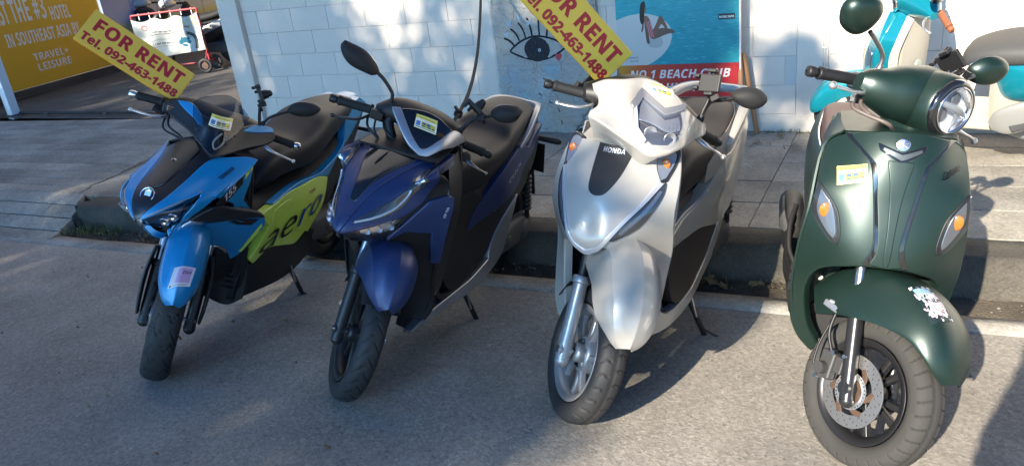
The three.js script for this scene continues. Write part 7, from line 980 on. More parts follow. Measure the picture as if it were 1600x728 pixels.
  // handlebar cowl with the round lamp
  t.H('handlebar_cowl', [loftP([{ p: [-0.37, 1.005, 0.212], w: 0.02, h: 0.026 }, { p: [-0.365, 1.006, 0.185], w: 0.044, h: 0.044 }, { p: [-0.35, 1.006, 0.14], w: 0.062, h: 0.06 }, { p: [-0.335, 1.012, 0.085], w: 0.078, h: 0.08 }, { p: [-0.33, 1.02, 0.0], w: 0.078, h: 0.094 }, { p: [-0.335, 1.016, -0.085], w: 0.078, h: 0.08 }, { p: [-0.35, 1.006, -0.15], w: 0.062, h: 0.058 }, { p: [-0.365, 1.0, -0.2], w: 0.044, h: 0.042 }, { p: [-0.37, 0.995, -0.23], w: 0.02, h: 0.024 }], [0, 1, 0], { n: 18, pu: 5 }), lathe([[0.086, -0.12], [0.093, -0.07], [0.093, -0.035], [0.088, -0.006], [0.082, 0.002]], [-0.225, 1.022, 0], [1, 0.06, 0], 48), loftP([{ p: [-0.3, 0.94, 0], w: 0.1, h: 0.08, e: 2.6 }, { p: [-0.3, 0.9, 0], w: 0.085, h: 0.07, e: 2.6 }, { p: [-0.29, 0.86, 0], w: 0.075, h: 0.06, e: 2.6 }], [1, 0, 0])], green);
  const ax = V(1, 0.06, 0).normalize(), L0 = [-0.223, 1.022, 0];
  const hl = t.H('headlight', lathe([[0.062, 0.012], [0.055, 0.02], [0.04, 0.027], [0.02, 0.031], [0.0, 0.032]], L0, ax.toArray(), 48), M.lens);
  part(hl, 'bezel', lathe([[0.083, -0.02], [0.0835, 0.002], [0.079, 0.01], [0.07, 0.015], [0.064, 0.012], [0.063, 0.0]], L0, ax.toArray(), 56), gloss);
  part(hl, 'chrome_ring', lathe([[0.0645, 0.01], [0.0655, 0.0155], [0.0625, 0.0165], [0.059, 0.012], [0.057, 0.002], [0.06, -0.006]], L0, ax.toArray(), 56), M.chrome);
  part(hl, 'reflector', lathe([[0.06, 0.004], [0.052, -0.006], [0.036, -0.012], [0.016, -0.015], [0, -0.016]], L0, ax.toArray(), 40), M.lampBright);
  part(hl, 'lamp_bar', [loftP([{ p: [-0.216, 1.03, 0.055], w: 0.006, h: 0.008 }, { p: [-0.204, 1.026, 0.0], w: 0.008, h: 0.011 }, { p: [-0.216, 1.016, -0.055], w: 0.006, h: 0.008 }], [0, 1, 0]), loftP([{ p: [-0.206, 1.026, 0], w: 0.005, h: 0.005 }, { p: [-0.21, 0.995, -0.02], w: 0.005, h: 0.005 }, { p: [-0.218, 0.968, -0.024], w: 0.004, h: 0.004 }], [1, 0, 0]), loftP([{ p: [-0.213, 1.075, 0.02], w: 0.005, h: 0.004 }, { p: [-0.21, 1.066, -0.01], w: 0.006, h: 0.005 }, { p: [-0.214, 1.045, -0.045], w: 0.005, h: 0.004 }], [1, 0, 0])], std([0.33, 0.34, 0.35], 0.3, 0.6));
  part(hl, 'inner_shade', [lathe([[0.002, 0.002], [0.022, 0.004], [0.024, 0]], [-0.232, 0.998, 0.02], [1, 0, 0.1], 20), lathe([[0.002, 0.002], [0.016, 0.004], [0.018, 0]], [-0.232, 1.05, -0.01], [1, 0, -0.1], 20)], std([0.2, 0.2, 0.21], 0.3, 0.6));
  grip(t, [-0.42, 1.008, 0.16], [-0.458, 0.987, 0.285], M.black, M.black, false); grip(t, [-0.42, 0.995, -0.22], [-0.458, 0.98, -0.33], M.black, M.black, false);
  lever(t, [[-0.375, 0.984, 0.15], [-0.345, 0.98, 0.2], [-0.342, 0.975, 0.25], [-0.36, 0.971, 0.305]], M.alu, 0.0115); lever(t, [[-0.38, 0.98, -0.2], [-0.35, 0.974, -0.26], [-0.345, 0.968, -0.31], [-0.36, 0.961, -0.362]], M.alu, 0.0105);
  t.H('lever_clamp', [rbox(0.04, 0.04, 0.045, 0.008, [-0.385, 0.986, 0.158]), rbox(0.05, 0.05, 0.03, 0.01, [-0.42, 1.004, 0.16])], M.steel);
  t.H('brake_cable', [tube([[-0.37, 0.975, 0.185], [-0.365, 0.955, 0.2], [-0.34, 0.935, 0.215], [-0.3, 0.93, 0.2], [-0.25, 0.928, 0.165], [-0.26, 0.915, 0.12]], 0.006, 40), tube([[-0.365, 0.975, 0.17], [-0.35, 0.95, 0.185], [-0.31, 0.935, 0.185], [-0.27, 0.925, 0.14]], 0.0055, 36)], std([0.09, 0.07, 0.06], 0.5));
  part(t.S(sub(t, 'cable_guide')), 'steel_bend', [tube([[-0.372, 0.985, 0.185], [-0.37, 0.965, 0.2], [-0.355, 0.945, 0.212]], 0.0075, 20)], M.alu);
  mirror(t, [[-0.078, 0.0], [-0.07, 0.04], [-0.03, 0.062], [0.04, 0.066], [0.075, 0.03], [0.07, -0.03], [0.03, -0.066], [-0.04, -0.05]].map((p) => [p[0] * 0.77, p[1] * 0.82]), [-0.4, 1.168, 0.3], [0.1, 0, -1], [0.3, 1, 0], [1, -0.25, 0.1], phys([0.008, 0.025, 0.019], 0.4, 0.5, { clearcoat: 0.5, clearcoatRoughness: 0.3 }), [[-0.4, 1.035, 0.126], [-0.4, 1.06, 0.128], [-0.4, 1.09, 0.137], [-0.4, 1.125, 0.195], [-0.4, 1.138, 0.228]], { d: 0.04, r: 0.0065, stemMat: std([0.2, 0.2, 0.2], 0.35, 0.8) });
  mirror(t, [[-0.075, -0.01], [-0.05, 0.035], [0.0, 0.055], [0.05, 0.05], [0.072, 0.02], [0.06, -0.03], [0.01, -0.056], [-0.05, -0.05]].map((p) => [p[0] * 0.85, p[1] * 0.82]), [-0.4, 1.17, -0.292], [0.1, 0.1, -1], [0.25, 1, 0.1], [1, -0.25, -0.1], phys([0.008, 0.025, 0.019], 0.4, 0.5, { clearcoat: 0.5, clearcoatRoughness: 0.3 }), [[-0.39, 1.04, -0.16], [-0.385, 1.08, -0.18], [-0.385, 1.115, -0.205], [-0.39, 1.138, -0.245]], { d: 0.04, r: 0.0065, stemMat: std([0.2, 0.2, 0.2], 0.35, 0.8) });
  phoneHolder(t, [-0.425, 1.152, -0.165], [[-0.39, 1.045, -0.16], [-0.4, 1.09, -0.162], [-0.415, 1.125, -0.165]], [40, 20, -60]);
  rearEnd(t, { x: -1.28, R: 0.23, q: 0.13, w: 0.11 });
  sideStand(t, [-0.62, 0.22, -0.17], [-0.68, 0.0, -0.23]);
}
// ================================================================ turquoise scooter parked along the wall
{
  const t = scooter('turquoise_scooter', 'turquoise scooter with brown grips and grey seat parked against the white wall', [0, 0, 0, 0, 24]);
  t.quaternion.setFromEuler(new THREE.Euler(0, 163 * D2R, 0)).multiply(new THREE.Quaternion().setFromAxisAngle(V(1, 0, 0), -15 * D2R)); t.position.set(-0.26, 0.15, -4.88); t.scale.setScalar(0.95);
  const tq = phys([0.004, 0.19, 0.25], 0.28, 0.35, { clearcoat: 0.9, clearcoatRoughness: 0.1 }), cream = std([0.36, 0.33, 0.27], 0.5), brownG = std([0.2, 0.07, 0.03], 0.5), seatM = std([0.05, 0.049, 0.048], 0.6, 0, { bumpMap: withMap(noiseA, 10), bumpScale: 0.0006 }), silver = std([0.3, 0.3, 0.285], 0.55, 0.4);
  const F = tps([[0.9, 0, -0.22], [0.75, 0, -0.1], [0.55, 0, -0.06], [0.4, 0, -0.1], [0.9, 0.14, -0.27], [0.75, 0.18, -0.19], [0.55, 0.18, -0.18], [0.4, 0.14, -0.18]]);
  t.P('front_apron', panel(F, symOutline([[0.93, 0.03], [0.91, 0.11], [0.82, 0.165], [0.7, 0.19], [0.57, 0.185], [0.46, 0.15], [0.42, 0.08], [0.41, 0.02]]), { t: 0.06, r: 0.012 }), tq);
  t.P('front_trim', panel(F, symOutline([[0.82, 0.02], [0.78, 0.06], [0.68, 0.075], [0.58, 0.05], [0.53, 0.01]]), { off: 0.008, t: 0.014, r: 0.005 }), cream);
  for (const s of [1, -1]) { const k = (a) => (s > 0 ? a : flipB(a)), sg = t.P('turn_signal', panel(F, k([[0.74, 0.11, 1], [0.72, 0.172], [0.62, 0.165], [0.55, 0.1, 1], [0.62, 0.1]]), { off: 0.009, t: 0.014, r: 0.005 }), M.lens); part(sg, 'reflector', panel(F, k([[0.73, 0.116, 1], [0.71, 0.165], [0.62, 0.158], [0.565, 0.106, 1], [0.62, 0.108]]), { off: 0.003, t: 0.006, r: 0.002 }), M.reflector); }
  t.P('inner_shield', skin([[[-0.37, 0.9, 0.12], [-0.42, 0.92, 0], [-0.37, 0.9, -0.12]], [[-0.33, 0.72, 0.175], [-0.41, 0.72, 0], [-0.33, 0.72, -0.175]], [[-0.32, 0.52, 0.17], [-0.38, 0.5, 0], [-0.32, 0.52, -0.17]], [[-0.34, 0.34, 0.16], [-0.38, 0.33, 0], [-0.34, 0.34, -0.16]]], { thick: 0.02 }), cream);
  for (const s of [1, -1]) { const e = [[[-0.24, 0.93, 0.08], [-0.22, 0.84, 0.158], [-0.19, 0.7, 0.19], [-0.18, 0.56, 0.184], [-0.17, 0.42, 0.1]], [[-0.345, 0.93, 0.1], [-0.31, 0.82, 0.182], [-0.27, 0.7, 0.202], [-0.27, 0.56, 0.195], [-0.3, 0.42, 0.14]], [[-0.385, 0.92, 0.1], [-0.35, 0.82, 0.172], [-0.315, 0.7, 0.19], [-0.315, 0.56, 0.186], [-0.345, 0.4, 0.15]]].map((r) => r.map((p) => [p[0], p[1], p[2] * s])); t.P('apron_side', skin([e[0], e[1]], { thick: 0.006 }), tq); t.P('shield_rim', skin([e[1], e[2]], { thick: 0.01 }), cream); };
  t.P('glove_hook', [lathe([[0, 0.012], [0.02, 0.012], [0.03, 0.004], [0.032, 0]], [-0.385, 0.62, -0.09], [-1, 0.2, -0.2], 24)], std([0.2, 0.24, 0.2], 0.3));
  t.P('steering_neck', [loftP([{ p: [-0.24, 0.7, 0], w: 0.05, h: 0.05 }, { p: [-0.34, 0.95, 0], w: 0.045, h: 0.045 }], [1, 0, 0])], cream);
  t.H('handlebar_cowl', [loftP([{ p: [-0.42, 1.0, 0.24], w: 0.02, h: 0.02 }, { p: [-0.41, 1.0, 0.18], w: 0.05, h: 0.045 }, { p: [-0.38, 0.995, 0.09], w: 0.085, h: 0.075 }, { p: [-0.35, 0.995, 0], w: 0.12, h: 0.085 }, { p: [-0.38, 0.995, -0.09], w: 0.085, h: 0.075 }, { p: [-0.41, 1.0, -0.18], w: 0.05, h: 0.045 }, { p: [-0.42, 1.0, -0.24], w: 0.02, h: 0.02 }], [0, 1, 0], { n: 16, pu: 5 })], tq);
  t.H('dash', [loftP([{ p: [-0.44, 1.04, 0.17], w: 0.03, h: 0.012 }, { p: [-0.42, 1.065, 0.06], w: 0.06, h: 0.02 }, { p: [-0.42, 1.065, -0.06], w: 0.06, h: 0.02 }, { p: [-0.44, 1.04, -0.17], w: 0.03, h: 0.012 }], [0, 1, 0])], cream);
  const hl = t.H('headlight', lathe([[0.066, 0], [0.064, 0.014], [0.045, 0.026], [0, 0.032]], [-0.25, 1.0, 0], [1, 0.05, 0], 36), M.lens); part(hl, 'reflector', lathe([[0.064, 0.002], [0.04, -0.02], [0, -0.03]], [-0.25, 1.0, 0], [1, 0.05, 0], 30), M.reflector); part(hl, 'chrome_ring', lathe([[0.066, -0.01], [0.074, 0], [0.07, 0.012], [0.064, 0.01]], [-0.25, 1.0, 0], [1, 0.05, 0], 40), M.chrome);
  grip(t, [-0.45, 1.0, 0.22], [-0.48, 0.985, 0.34], brownG, brownG, false); grip(t, [-0.45, 1.0, -0.22], [-0.48, 0.985, -0.34], brownG, brownG, false);
  lever(t, [[-0.4, 0.99, -0.2], [-0.37, 0.985, -0.25], [-0.37, 0.975, -0.3], [-0.39, 0.965, -0.33]], M.alu); lever(t, [[-0.4, 0.99, 0.2], [-0.37, 0.985, 0.25], [-0.37, 0.975, 0.3], [-0.39, 0.965, 0.33]], M.alu);
  for (const s of [1, -1]) mirror(t, [[-0.06, 0], [-0.03, 0.042], [0.03, 0.045], [0.06, 0.01], [0.03, -0.04], [-0.03, -0.04]].map((p) => [p[0], p[1]]), [-0.42, 1.2, 0.3 * s], [0.1, 0, -1], [0.2, 1, 0], [1, -0.2, 0], M.blackMatte, [[-0.43, 1.03, 0.17 * s], [-0.43, 1.1, 0.19 * s], [-0.425, 1.15, 0.23 * s], [-0.42, 1.18, 0.26 * s]], { d: 0.035 });
  t.H('front_fender', skin([[18, 0.275, 0.05, 0.02], [30, 0.285, 0.075, 0.06], [55, 0.292, 0.08, 0.09], [80, 0.295, 0.08, 0.1], [105, 0.295, 0.078, 0.1], [135, 0.29, 0.07, 0.06]].map(([a, r, w, d]) => [-1, -0.96, -0.8, -0.4, 0, 0.4, 0.8, 0.96, 1].map((s) => { const rr = r - d * Math.abs(s) ** 5; return [rr * Math.cos(a * D2R), 0.25 + rr * Math.sin(a * D2R), w * s]; })), { thick: 0.005 }), tq);
  wheel(t, 'front_wheel', { R: 0.25, q: 0.175, w: 0.088, groove: grooves.slash, tyreMat: M.rubber, rimMat: silver, spokes: [0, 1, 2, 3, 4].map((i) => spoke(0.03, 0.17, 0.016, 0.012, 0.012, 0.01, i * 1.2566)), steer: true, nt: 200 });
  fork(t, 0.25, { off: 0.072, up: 0.6, low: 0.2, rUp: 0.015, rLow: 0.022, matUp: M.steel, matLow: M.grey });
  t.P('floor_board', [rbox(0.46, 0.04, 0.32, 0.015, [-0.58, 0.29, 0])], cream); t.P('tunnel', loftX([[-0.74, 0.36, 0, 0.1, 0.2, 0.1, 3], [-0.8, 0.4, 0, 0.13, 0.26, 0.14, 3], [-0.95, 0.45, 0, 0.13, 0.22, 0.14, 3]]), cream);
  t.P('rear_body', loftX([[-0.76, 0.56, 0, 0.1, 0.14, 0.1, 2.6], [-0.84, 0.55, 0, 0.16, 0.16, 0.14, 2.6], [-1.0, 0.56, 0, 0.18, 0.16, 0.15, 2.4], [-1.2, 0.58, 0, 0.175, 0.14, 0.14, 2.3], [-1.4, 0.6, 0, 0.14, 0.11, 0.11, 2.3], [-1.55, 0.6, 0, 0.08, 0.07, 0.07, 2.2], [-1.6, 0.6, 0, 0.03, 0.03, 0.03]], { pu: 5 }), tq);
  t.P('seat', loftX([[-0.6, 0.65, 0, 0.07, 0.03, 0.03, 2.4], [-0.64, 0.66, 0, 0.12, 0.06, 0.05, 2.6], [-0.78, 0.685, 0, 0.155, 0.075, 0.06, 2.6], [-1.0, 0.7, 0, 0.165, 0.075, 0.06, 2.6], [-1.2, 0.72, 0, 0.15, 0.07, 0.06, 2.6], [-1.4, 0.735, 0, 0.11, 0.05, 0.04, 2.5], [-1.48, 0.735, 0, 0.05, 0.02, 0.02]], { pu: 5 }), seatM);
  const st = canvasTex(256, 256, (c, w, h) => { c.clearRect(0, 0, w, h); c.fillStyle = '#2aa79c'; for (let i = 0; i < 8; i++) { c.beginPath(); c.arc(128 + 70 * Math.cos(i * 0.785), 140 + 70 * Math.sin(i * 0.785), 40, 0, 7); c.fill(); } c.fillStyle = '#e8d9a8'; c.beginPath(); c.arc(128, 140, 60, 0, 7); c.fill(); c.fillStyle = '#d9a441'; for (let i = 0; i < 6; i++) { c.beginPath(); c.arc(128 + 46 * Math.cos(i * 1.05), 100 + 30 * Math.sin(i * 1.05), 22, 0, 7); c.fill(); } c.fillStyle = '#cc5a4a'; c.beginPath(); c.arc(128, 150, 24, 0, 7); c.fill(); });
  const Gs = tps([[-1.0, 0.56, 0.183], [-1.2, 0.58, 0.178], [-1.1, 0.66, 0.16], [-1.1, 0.5, 0.17], [-0.9, 0.56, 0.178], [-0.95, 0.66, 0.16], [-0.95, 0.48, 0.17]], false);
  t.P('round_sticker', panel(Gs, [[-0.94, 0.635, 1], [-1.07, 0.635, 1], [-1.07, 0.505, 1], [-0.94, 0.505, 1]], { axis: 'z', sgn: -1, off: 0.004, flat: true }), alphaMat(st));
  t.P('side_cover', loftP([{ p: [-0.78, 0.33, -0.2], w: 0.012, h: 0.03, e: 2.6 }, { p: [-0.84, 0.36, -0.21], w: 0.022, h: 0.075, e: 2.6 }, { p: [-0.95, 0.42, -0.215], w: 0.026, h: 0.075, e: 2.6 }, { p: [-1.06, 0.47, -0.21], w: 0.022, h: 0.05, e: 2.6 }, { p: [-1.12, 0.49, -0.2], w: 0.01, h: 0.02, e: 2.4 }], [0, 1, 0]), silver);
  t.P('cover_vent', rbox(0.12, 0.045, 0.03, 0.01, [-0.93, 0.36, -0.225], [0, 0, -25]), M.grey);
  rearEnd(t, { x: -1.26, R: 0.25, q: 0.175, w: 0.1, rimMat: silver, engMat: std([0.3, 0.3, 0.29], 0.5, 0.4) });
  sideStand(t, [-0.62, 0.2, -0.15], [-0.68, 0.0, -0.21]);
}
// ================================================================ dark scooters parked in the lane behind the cart
function laneScooter() {
  const t = thing('lane_scooter', 'black and silver scooter parked behind the right end of the banner cart', 'scooter', 'scooters parked in the lane');
  t.P = (n, g, m) => part(t, n, g, m);
  const w = (x, name) => { const g = sub(t, name); part(g, 'tyre', move(tyreGeo(0.27, 0.19, 0.1, () => 0, 60, 16), x, 0.27, 0), M.rubber); part(g, 'rim', [move(rimBand(0.19, 0.1), x, 0.27, 0), ...[0, 1, 2, 3, 4].map((i) => move(spoke(0.02, 0.185, 0.015, 0.012, 0.01, 0.01, i * 1.2566), x, 0.27, 0))], M.grey); };
  w(0, 'front_wheel'); w(-1.28, 'rear_wheel');
  t.P('fork', both(rod([0, 0.27, 0.08], [-0.24, 0.75, 0.08], 0.02)), M.black);
  t.P('front_fender', skin([30, 60, 90, 120, 150].map((a) => [-1, -0.5, 0, 0.5, 1].map((s) => { const r = 0.3 - 0.06 * s ** 4; return [r * Math.cos(a * D2R), 0.27 + r * Math.sin(a * D2R), 0.07 * s]; })), { thick: 0.004 }), M.black);
  t.P('front_apron', loftP([{ p: [-0.1, 0.45, 0], w: 0.12, h: 0.05, e: 3 }, { p: [-0.12, 0.65, 0], w: 0.19, h: 0.07, e: 3 }, { p: [-0.22, 0.85, 0], w: 0.18, h: 0.06, e: 3 }, { p: [-0.3, 0.93, 0], w: 0.1, h: 0.04, e: 3 }], [1, 0.3, 0]), M.black);
  t.P('handlebar_cowl', loftP([{ p: [-0.4, 1.0, 0.2], w: 0.03, h: 0.03 }, { p: [-0.36, 1.02, 0.08], w: 0.08, h: 0.07 }, { p: [-0.36, 1.02, -0.08], w: 0.08, h: 0.07 }, { p: [-0.4, 1.0, -0.2], w: 0.03, h: 0.03 }], [0, 1, 0]), std([0.35, 0.4, 0.42], 0.35));
  for (const s of [1, -1]) { t.P('grip', rod([-0.42, 1.0, 0.2 * s], [-0.46, 0.99, 0.34 * s], 0.017), M.blackMatte); t.P('mirror', [xf(new THREE.SphereGeometry(0.05, 14, 10), { t: [-0.42, 1.2, 0.3 * s], s: [0.4, 0.7, 1.2] }), tube([[-0.42, 1.02, 0.18 * s], [-0.42, 1.12, 0.2 * s], [-0.42, 1.17, 0.25 * s]], 0.006, 12, 6)], M.black); }
  t.P('body', loftX([[-0.3, 0.34, 0, 0.12, 0.08, 0.08, 3], [-0.6, 0.36, 0, 0.15, 0.12, 0.1, 3], [-0.85, 0.5, 0, 0.16, 0.2, 0.2, 3], [-1.2, 0.62, 0, 0.14, 0.12, 0.14, 2.8], [-1.6, 0.8, 0, 0.06, 0.05, 0.05, 2.6]]), M.black);
  for (const s of [1, -1]) t.P('silver_panel', loftP([[-0.7, 0.46, 0.165], [-0.95, 0.58, 0.168], [-1.25, 0.68, 0.15], [-1.6, 0.83, 0.07]].map((p, i) => ({ p: [p[0], p[1], p[2] * s], w: 0.01, h: [0.02, 0.05, 0.045, 0.015][i], e: 3 })), [0, 1, 0]), M.silverPaint);
  t.P('seat', loftX([[-0.58, 0.72, 0, 0.07, 0.04, 0.04], [-0.7, 0.74, 0, 0.13, 0.07, 0.06], [-1.0, 0.76, 0, 0.15, 0.07, 0.06], [-1.3, 0.82, 0, 0.12, 0.06, 0.05], [-1.5, 0.86, 0, 0.05, 0.02, 0.02]]), M.blackMatte);
  t.P('engine', loftX([[-0.8, 0.33, -0.05, 0.08, 0.08, 0.08, 3], [-1.2, 0.28, -0.1, 0.06, 0.09, 0.09, 3], [-1.36, 0.27, -0.1, 0.04, 0.06, 0.06, 3]]), M.grey);
  t.P('exhaust', loftP([{ p: [-0.95, 0.27, 0.14], w: 0.03, h: 0.03 }, { p: [-1.1, 0.29, 0.16], w: 0.055, h: 0.06 }, { p: [-1.45, 0.36, 0.17], w: 0.055, h: 0.06 }, { p: [-1.5, 0.37, 0.17], w: 0.03, h: 0.03 }], [0, 1, 0]), std([0.2, 0.2, 0.21], 0.35, 0.8));
  t.P('tail_lamp', rbox(0.05, 0.05, 0.14, 0.015, [-1.58, 0.8, 0]), phys([0.3, 0.01, 0.01], 0.2, 0, { clearcoat: 1 }));
  return t;
}
{
  const a = laneScooter(); a.position.set(-10.65, 0.175, -8.2); a.rotation.y = 205 * D2R;
  [[-12.0, -9.3, 200, 'black and silver scooter parked behind the middle of the banner cart'], [-12.6, -10.6, 198, 'black and silver scooter farthest back behind the banner cart']].forEach(([x, z, r, l]) => { const c = a.clone(); c.name = numbered('lane_scooter'); c.userData = { ...a.userData, label: l }; c.position.set(x, 0.175, z); c.rotation.y = r * D2R; scene.add(c); });
}
// ================================================================ rental signs, hanging cable, corner plant
function rentSign(label, [TL, TR, BR, BL], bracket) {
  const t = thing('rental_sign', label, 'sign'), P = (a) => V(...a), c = P(TL).add(P(TR)).add(P(BR)).add(P(BL)).multiplyScalar(0.25), u = P(TR).sub(P(TL)).normalize(), n0 = P(TL).sub(P(BL)), n = u.clone().cross(n0).normalize(), v = n.clone().cross(u);
  const W = 0.437, H = 0.154, q = new THREE.Quaternion().setFromRotationMatrix(new THREE.Matrix4().makeBasis(u, v, n)); t.position.copy(c); t.quaternion.copy(q);
  const tex = canvasTex(1136, 400, (g, w, h) => { g.fillStyle = '#efc94c'; g.fillRect(0, 0, w, h); g.fillStyle = '#b3202e'; g.textAlign = 'center'; const T = (s, y, px, W2) => { g.font = `bold ${px}px sans-serif`; const m = g.measureText(s).width; g.save(); g.translate(w / 2, y); g.scale(W2 / m, 1); g.fillText(s, 0, 0); g.lineWidth = 7; g.strokeStyle = '#b3202e'; g.lineJoin = 'round'; g.strokeText(s, 0, 0); g.restore(); }; T('FOR RENT', 208, 205, 1010); T('Tel. 092-463-1488', 366, 128, 1080); });
  part(t, 'box', rbox(W, H, 0.026, 0.004, [0, 0, -0.0145]), M.signYellow); part(t, 'print', new THREE.PlaneGeometry(W - 0.006, H - 0.006), std([0.74, 0.74, 0.74], 0.42, 0, { map: tex }));
  part(t, 'bracket', [rbox(0.03, 0.1, 0.012, 0.003, [W / 2 - 0.03, -H / 2 - 0.02, -0.034]), rbox(0.05, 0.03, 0.03, 0.006, [W / 2 - 0.035, -H / 2 - 0.055, -0.03])], M.black); return t;
}
rentSign('tilted yellow rental sign with red lettering on the blue and lime scooter', [[-2.957, 1.507, -2.055], [-2.732, 1.196, -2.257], [-2.754, 1.101, -2.136], [-2.978, 1.414, -1.935]]);
rentSign('tilted yellow rental sign with red lettering on the white scooter, cut by the frame', [[-1.052, 1.511, -2.312], [-0.85, 1.169, -2.488], [-0.952, 1.074, -2.422], [-1.155, 1.417, -2.246]]);
{
  const t = thing('hanging_cable', 'long black cable hanging in front of the white wall down to the navy scooter', 'cable');
  part(t, 'cable', tube([[-2.87, 1.9, -5.12], [-2.845, 1.51, -5.08], [-2.664, 1.274, -4.7], [-2.414, 1.12, -4.2], [-2.12, 0.988, -3.6], [-1.836, 0.929, -3.0], [-1.686, 0.919, -2.65], [-1.655, 0.904, -2.55], [-1.63, 0.88, -2.46]], 0.0085, 90, 8), M.cable);
  part(t, 'cable_tie', [xf(new THREE.TorusGeometry(0.016, 0.006, 8, 16), { t: [-1.686, 0.919, -2.65], r: [0, 60, 30] }), rbox(0.012, 0.03, 0.012, 0.003, [-1.69, 0.94, -2.65], [0, 0, 30])], M.black);
}
{
  const t = thing('corner_plant', 'leafy green creeper growing at the foot of the white gate post', 'plant'), r = rng(17);
  const st = [], leafG = new THREE.BufferGeometry(); leafG.setAttribute('position', new THREE.Float32BufferAttribute([0, 0, 0, 0.35, 0.06, 0.5, 0, -0.06, 1, -0.35, 0.06, 0.5, 0, -0.02, 0.5], 3)); leafG.setIndex([0, 1, 4, 1, 2, 4, 2, 3, 4, 3, 0, 4]); leafG.computeVertexNormals();
  for (let i = 0; i < 7; i++) { const x = -10.3 - 0.6 * r(), z = -5.05 - 0.35 * r(); st.push(tube([[x, 0.15, z], [x + 0.15 * (r() - 0.5), 0.35, z + 0.1 * (r() - 0.5)], [x + 0.3 * (r() - 0.3), 0.42 + 0.2 * r(), z + 0.25 * r()]], 0.006, 10, 5)); }
  part(t, 'stem', st, std([0.08, 0.1, 0.04], 0.8));
  const lm = [std([0.05, 0.12, 0.03], 0.5), std([0.07, 0.15, 0.035], 0.5), std([0.03, 0.08, 0.02], 0.5)];
  for (let i = 0; i < 150; i++) { const m = new THREE.Mesh(leafG, lm[Math.floor(r() * 3)]); m.name = 'leaf'; m.castShadow = m.receiveShadow = true; const s = 0.07 + 0.06 * r(); m.position.set(-10.12 - 0.75 * r(), 0.2 + 0.36 * r() * r() + 0.05 * r(), -5.1 - 0.25 * r() + 0.15 * r()); m.rotation.set((r() - 0.3) * 1.6, r() * 6.28, (r() - 0.5) * 1.4); m.scale.setScalar(s); t.add(m); }
}
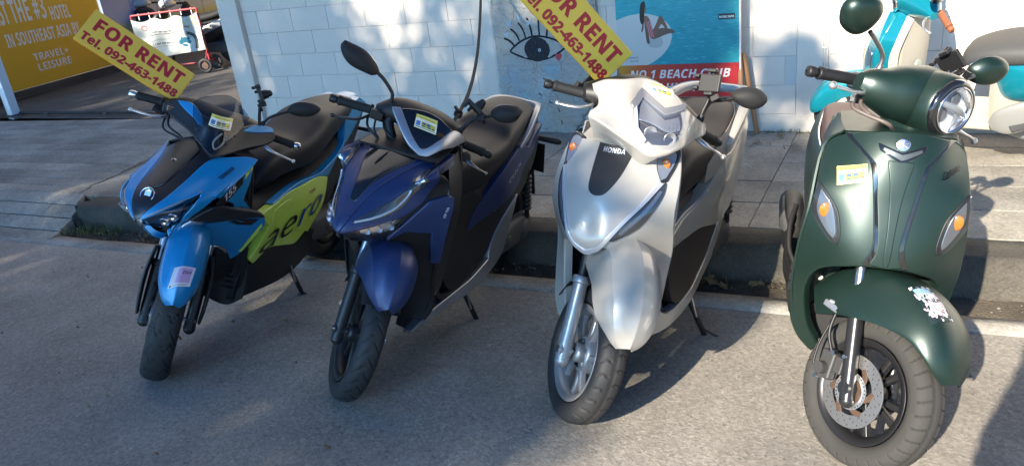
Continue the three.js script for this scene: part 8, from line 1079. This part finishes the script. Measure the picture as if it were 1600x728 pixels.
// ================================================================ the photographer, whose shadow falls in the lower right corner
{
  const t = thing('person', 'person standing behind the camera with both arms raised, casting the shadow at lower right', 'person');
  const O = V(0.2, roadY(0.2), 0.2);
  const field = (res, half, c, bones, k = 0.04) => {
    const mc = new MarchingCubes(res, new THREE.MeshStandardMaterial(), false, false, 400000); mc.isolation = 0; const f = mc.field, S = res, p = V(0, 0, 0), a = V(0, 0, 0), b = V(0, 0, 0);
    for (let z = 0; z < S; z++) for (let y = 0; y < S; y++) for (let x = 0; x < S; x++) {
      p.set(((x - S / 2) / (S / 2)) * half + c[0], ((y - S / 2) / (S / 2)) * half + c[1], ((z - S / 2) / (S / 2)) * half + c[2]); let d = 9;
      for (const [A, B, ra, rb, sq] of bones) { a.set(...A); b.set(...B); const ab = b.clone().sub(a), h = clamp(p.clone().sub(a).dot(ab) / Math.max(ab.lengthSq(), 1e-9), 0, 1), q = p.clone().sub(a.addScaledVector(ab, h)); if (sq) q.z /= sq; const e = q.length() - lerp(ra, rb, h), m = Math.max(k - Math.abs(d - e), 0) / k; d = Math.min(d, e) - m * m * k * 0.25; }
      f[x + y * S + z * S * S] = -d;
    }
    mc.update(); const n = mc.count, g = new THREE.BufferGeometry(), P = new Float32Array(mc.positionArray.slice(0, n * 3)); for (let i = 0; i < n; i++) { P[i * 3] = P[i * 3] * half + c[0]; P[i * 3 + 1] = P[i * 3 + 1] * half + c[1]; P[i * 3 + 2] = P[i * 3 + 2] * half + c[2]; }
    g.setAttribute('position', new THREE.BufferAttribute(P, 3)); g.setAttribute('normal', new THREE.BufferAttribute(new Float32Array(mc.normalArray.slice(0, n * 3)), 3)); return mergeVertices(g);
  };
  const torso = [[[0, 0.98, 0], [0, 1.1, 0], 0.15, 0.145, 0.72], [[0, 1.1, 0], [0, 1.36, 0], 0.145, 0.165, 0.68], [[-0.15, 1.4, 0], [0.15, 1.4, 0], 0.085, 0.085, 0.85]];
  const arms = []; for (const s of [-1, 1]) arms.push([[0.19 * s, 1.4, 0], [0.25 * s, 1.17, -0.06], 0.055, 0.043], [[0.25 * s, 1.17, -0.06], [0.09 * s - 0.1, 1.41, -0.13], 0.042, 0.03]);
  const legs = []; for (const s of [-1, 1]) legs.push([[0.1 * s, 0.95, 0], [0.11 * s, 0.5, 0], 0.095, 0.06], [[0.11 * s, 0.5, 0], [0.115 * s, 0.09, 0.03], 0.06, 0.038], [[0.115 * s, 0.05, 0.04], [0.13 * s, 0.035, -0.13], 0.045, 0.035]);
  const head = [[[0, 1.44, 0.01], [0, 1.52, 0], 0.056, 0.055], [[0, 1.6, 0.0], [0, 1.67, 0.01], 0.078, 0.095, 1.1], [[0, 1.57, -0.055], [0, 1.62, -0.05], 0.05, 0.06]];
  const hands = []; for (const s of [-1, 1]) { const h = [0.09 * s - 0.1, 1.42, -0.14]; hands.push([h, [h[0] - 0.02 * s, h[1] + 0.08, h[2]], 0.03, 0.03]); for (let i = 0; i < 4; i++) hands.push([[h[0] - 0.02 * s + (i - 1.5) * 0.019, h[1] + 0.08, h[2]], [h[0] - 0.035 * s + (i - 1.5) * 0.02, h[1] + 0.13 + 0.012 * (i % 3), h[2] - 0.02], 0.0095, 0.008]); hands.push([[h[0] - 0.03 * s, h[1] + 0.03, h[2] + 0.01], [h[0] - 0.06 * s, h[1] + 0.08, h[2] + 0.02], 0.012, 0.009]); }
  const at = (g) => move(g, O.x, O.y, O.z);
  const body = part(t, 'body', at(field(110, 0.95, [0, 0.9, 0], [...torso, ...arms, ...legs, ...head, ...hands])), std([0.36, 0.22, 0.15], 0.6));
  const grow = (b, e) => b.map((q) => [q[0], q[1], q[2] + e, q[3] + e, q[4]]);
  part(t, 'shirt', at(field(90, 0.5, [0, 1.2, 0], [...grow(torso, 0.014), ...arms.filter((_, i) => i % 2 === 0).map((q) => [q[0], V(...q[0]).lerp(V(...q[1]), 0.7).toArray(), q[2] + 0.018, q[3] + 0.026])])), std([0.1, 0.14, 0.2], 0.85));
  part(t, 'shorts', at(field(80, 0.42, [0, 0.78, 0], [...grow(torso.slice(0, 1), 0.012), ...legs.filter((_, i) => i % 3 === 0).map((q) => [q[0], V(...q[0]).lerp(V(...q[1]), 0.85).toArray(), q[2] + 0.012, q[3] + 0.028])])), std([0.12, 0.11, 0.09], 0.9));
  part(t, 'hair', at(field(50, 0.2, [0, 1.68, 0.02], [[[0, 1.7, 0.02], [0, 1.69, 0.035], 0.1, 0.1], [[0, 1.62, 0.05], [0, 1.68, 0.05], 0.08, 0.09]])), std([0.015, 0.012, 0.01], 0.7));
  part(t, 'eye', [-1, 1].map((s) => at(ball([0.033 * s, 1.64, -0.1], 0.013))), M.white);
}
tree('street_tree', 'broad dense street tree across the road, leftmost behind the photographer', -12.2, 9.2, 9.4, 3.2, 42000, 5, 0.9);
tree('street_tree', 'broad dense street tree across the road, in the middle behind the photographer', -7.8, 9.0, 9.3, 3.1, 46000, 8, 0.95);
tree('street_tree', 'smaller street tree across the road, nearest behind the photographer', -4.35, 8.8, 9.2, 2.25, 43000, 6, 1.1, [[-3.5, 8.9, 8.8, 0.5], [-3.05, 8.0, 8.9, 0.4], [-3.6, 8.2, 8.6, 0.5], [-3.2, 7.5, 8.8, 0.35], [-3.9, 9.3, 8.8, 0.5], [-2.85, 6.9, 8.8, 0.22], [-2.75, 8.55, 8.8, 0.2], [-2.65, 7.75, 8.8, 0.16]]);
renderer.render(scene, camera);
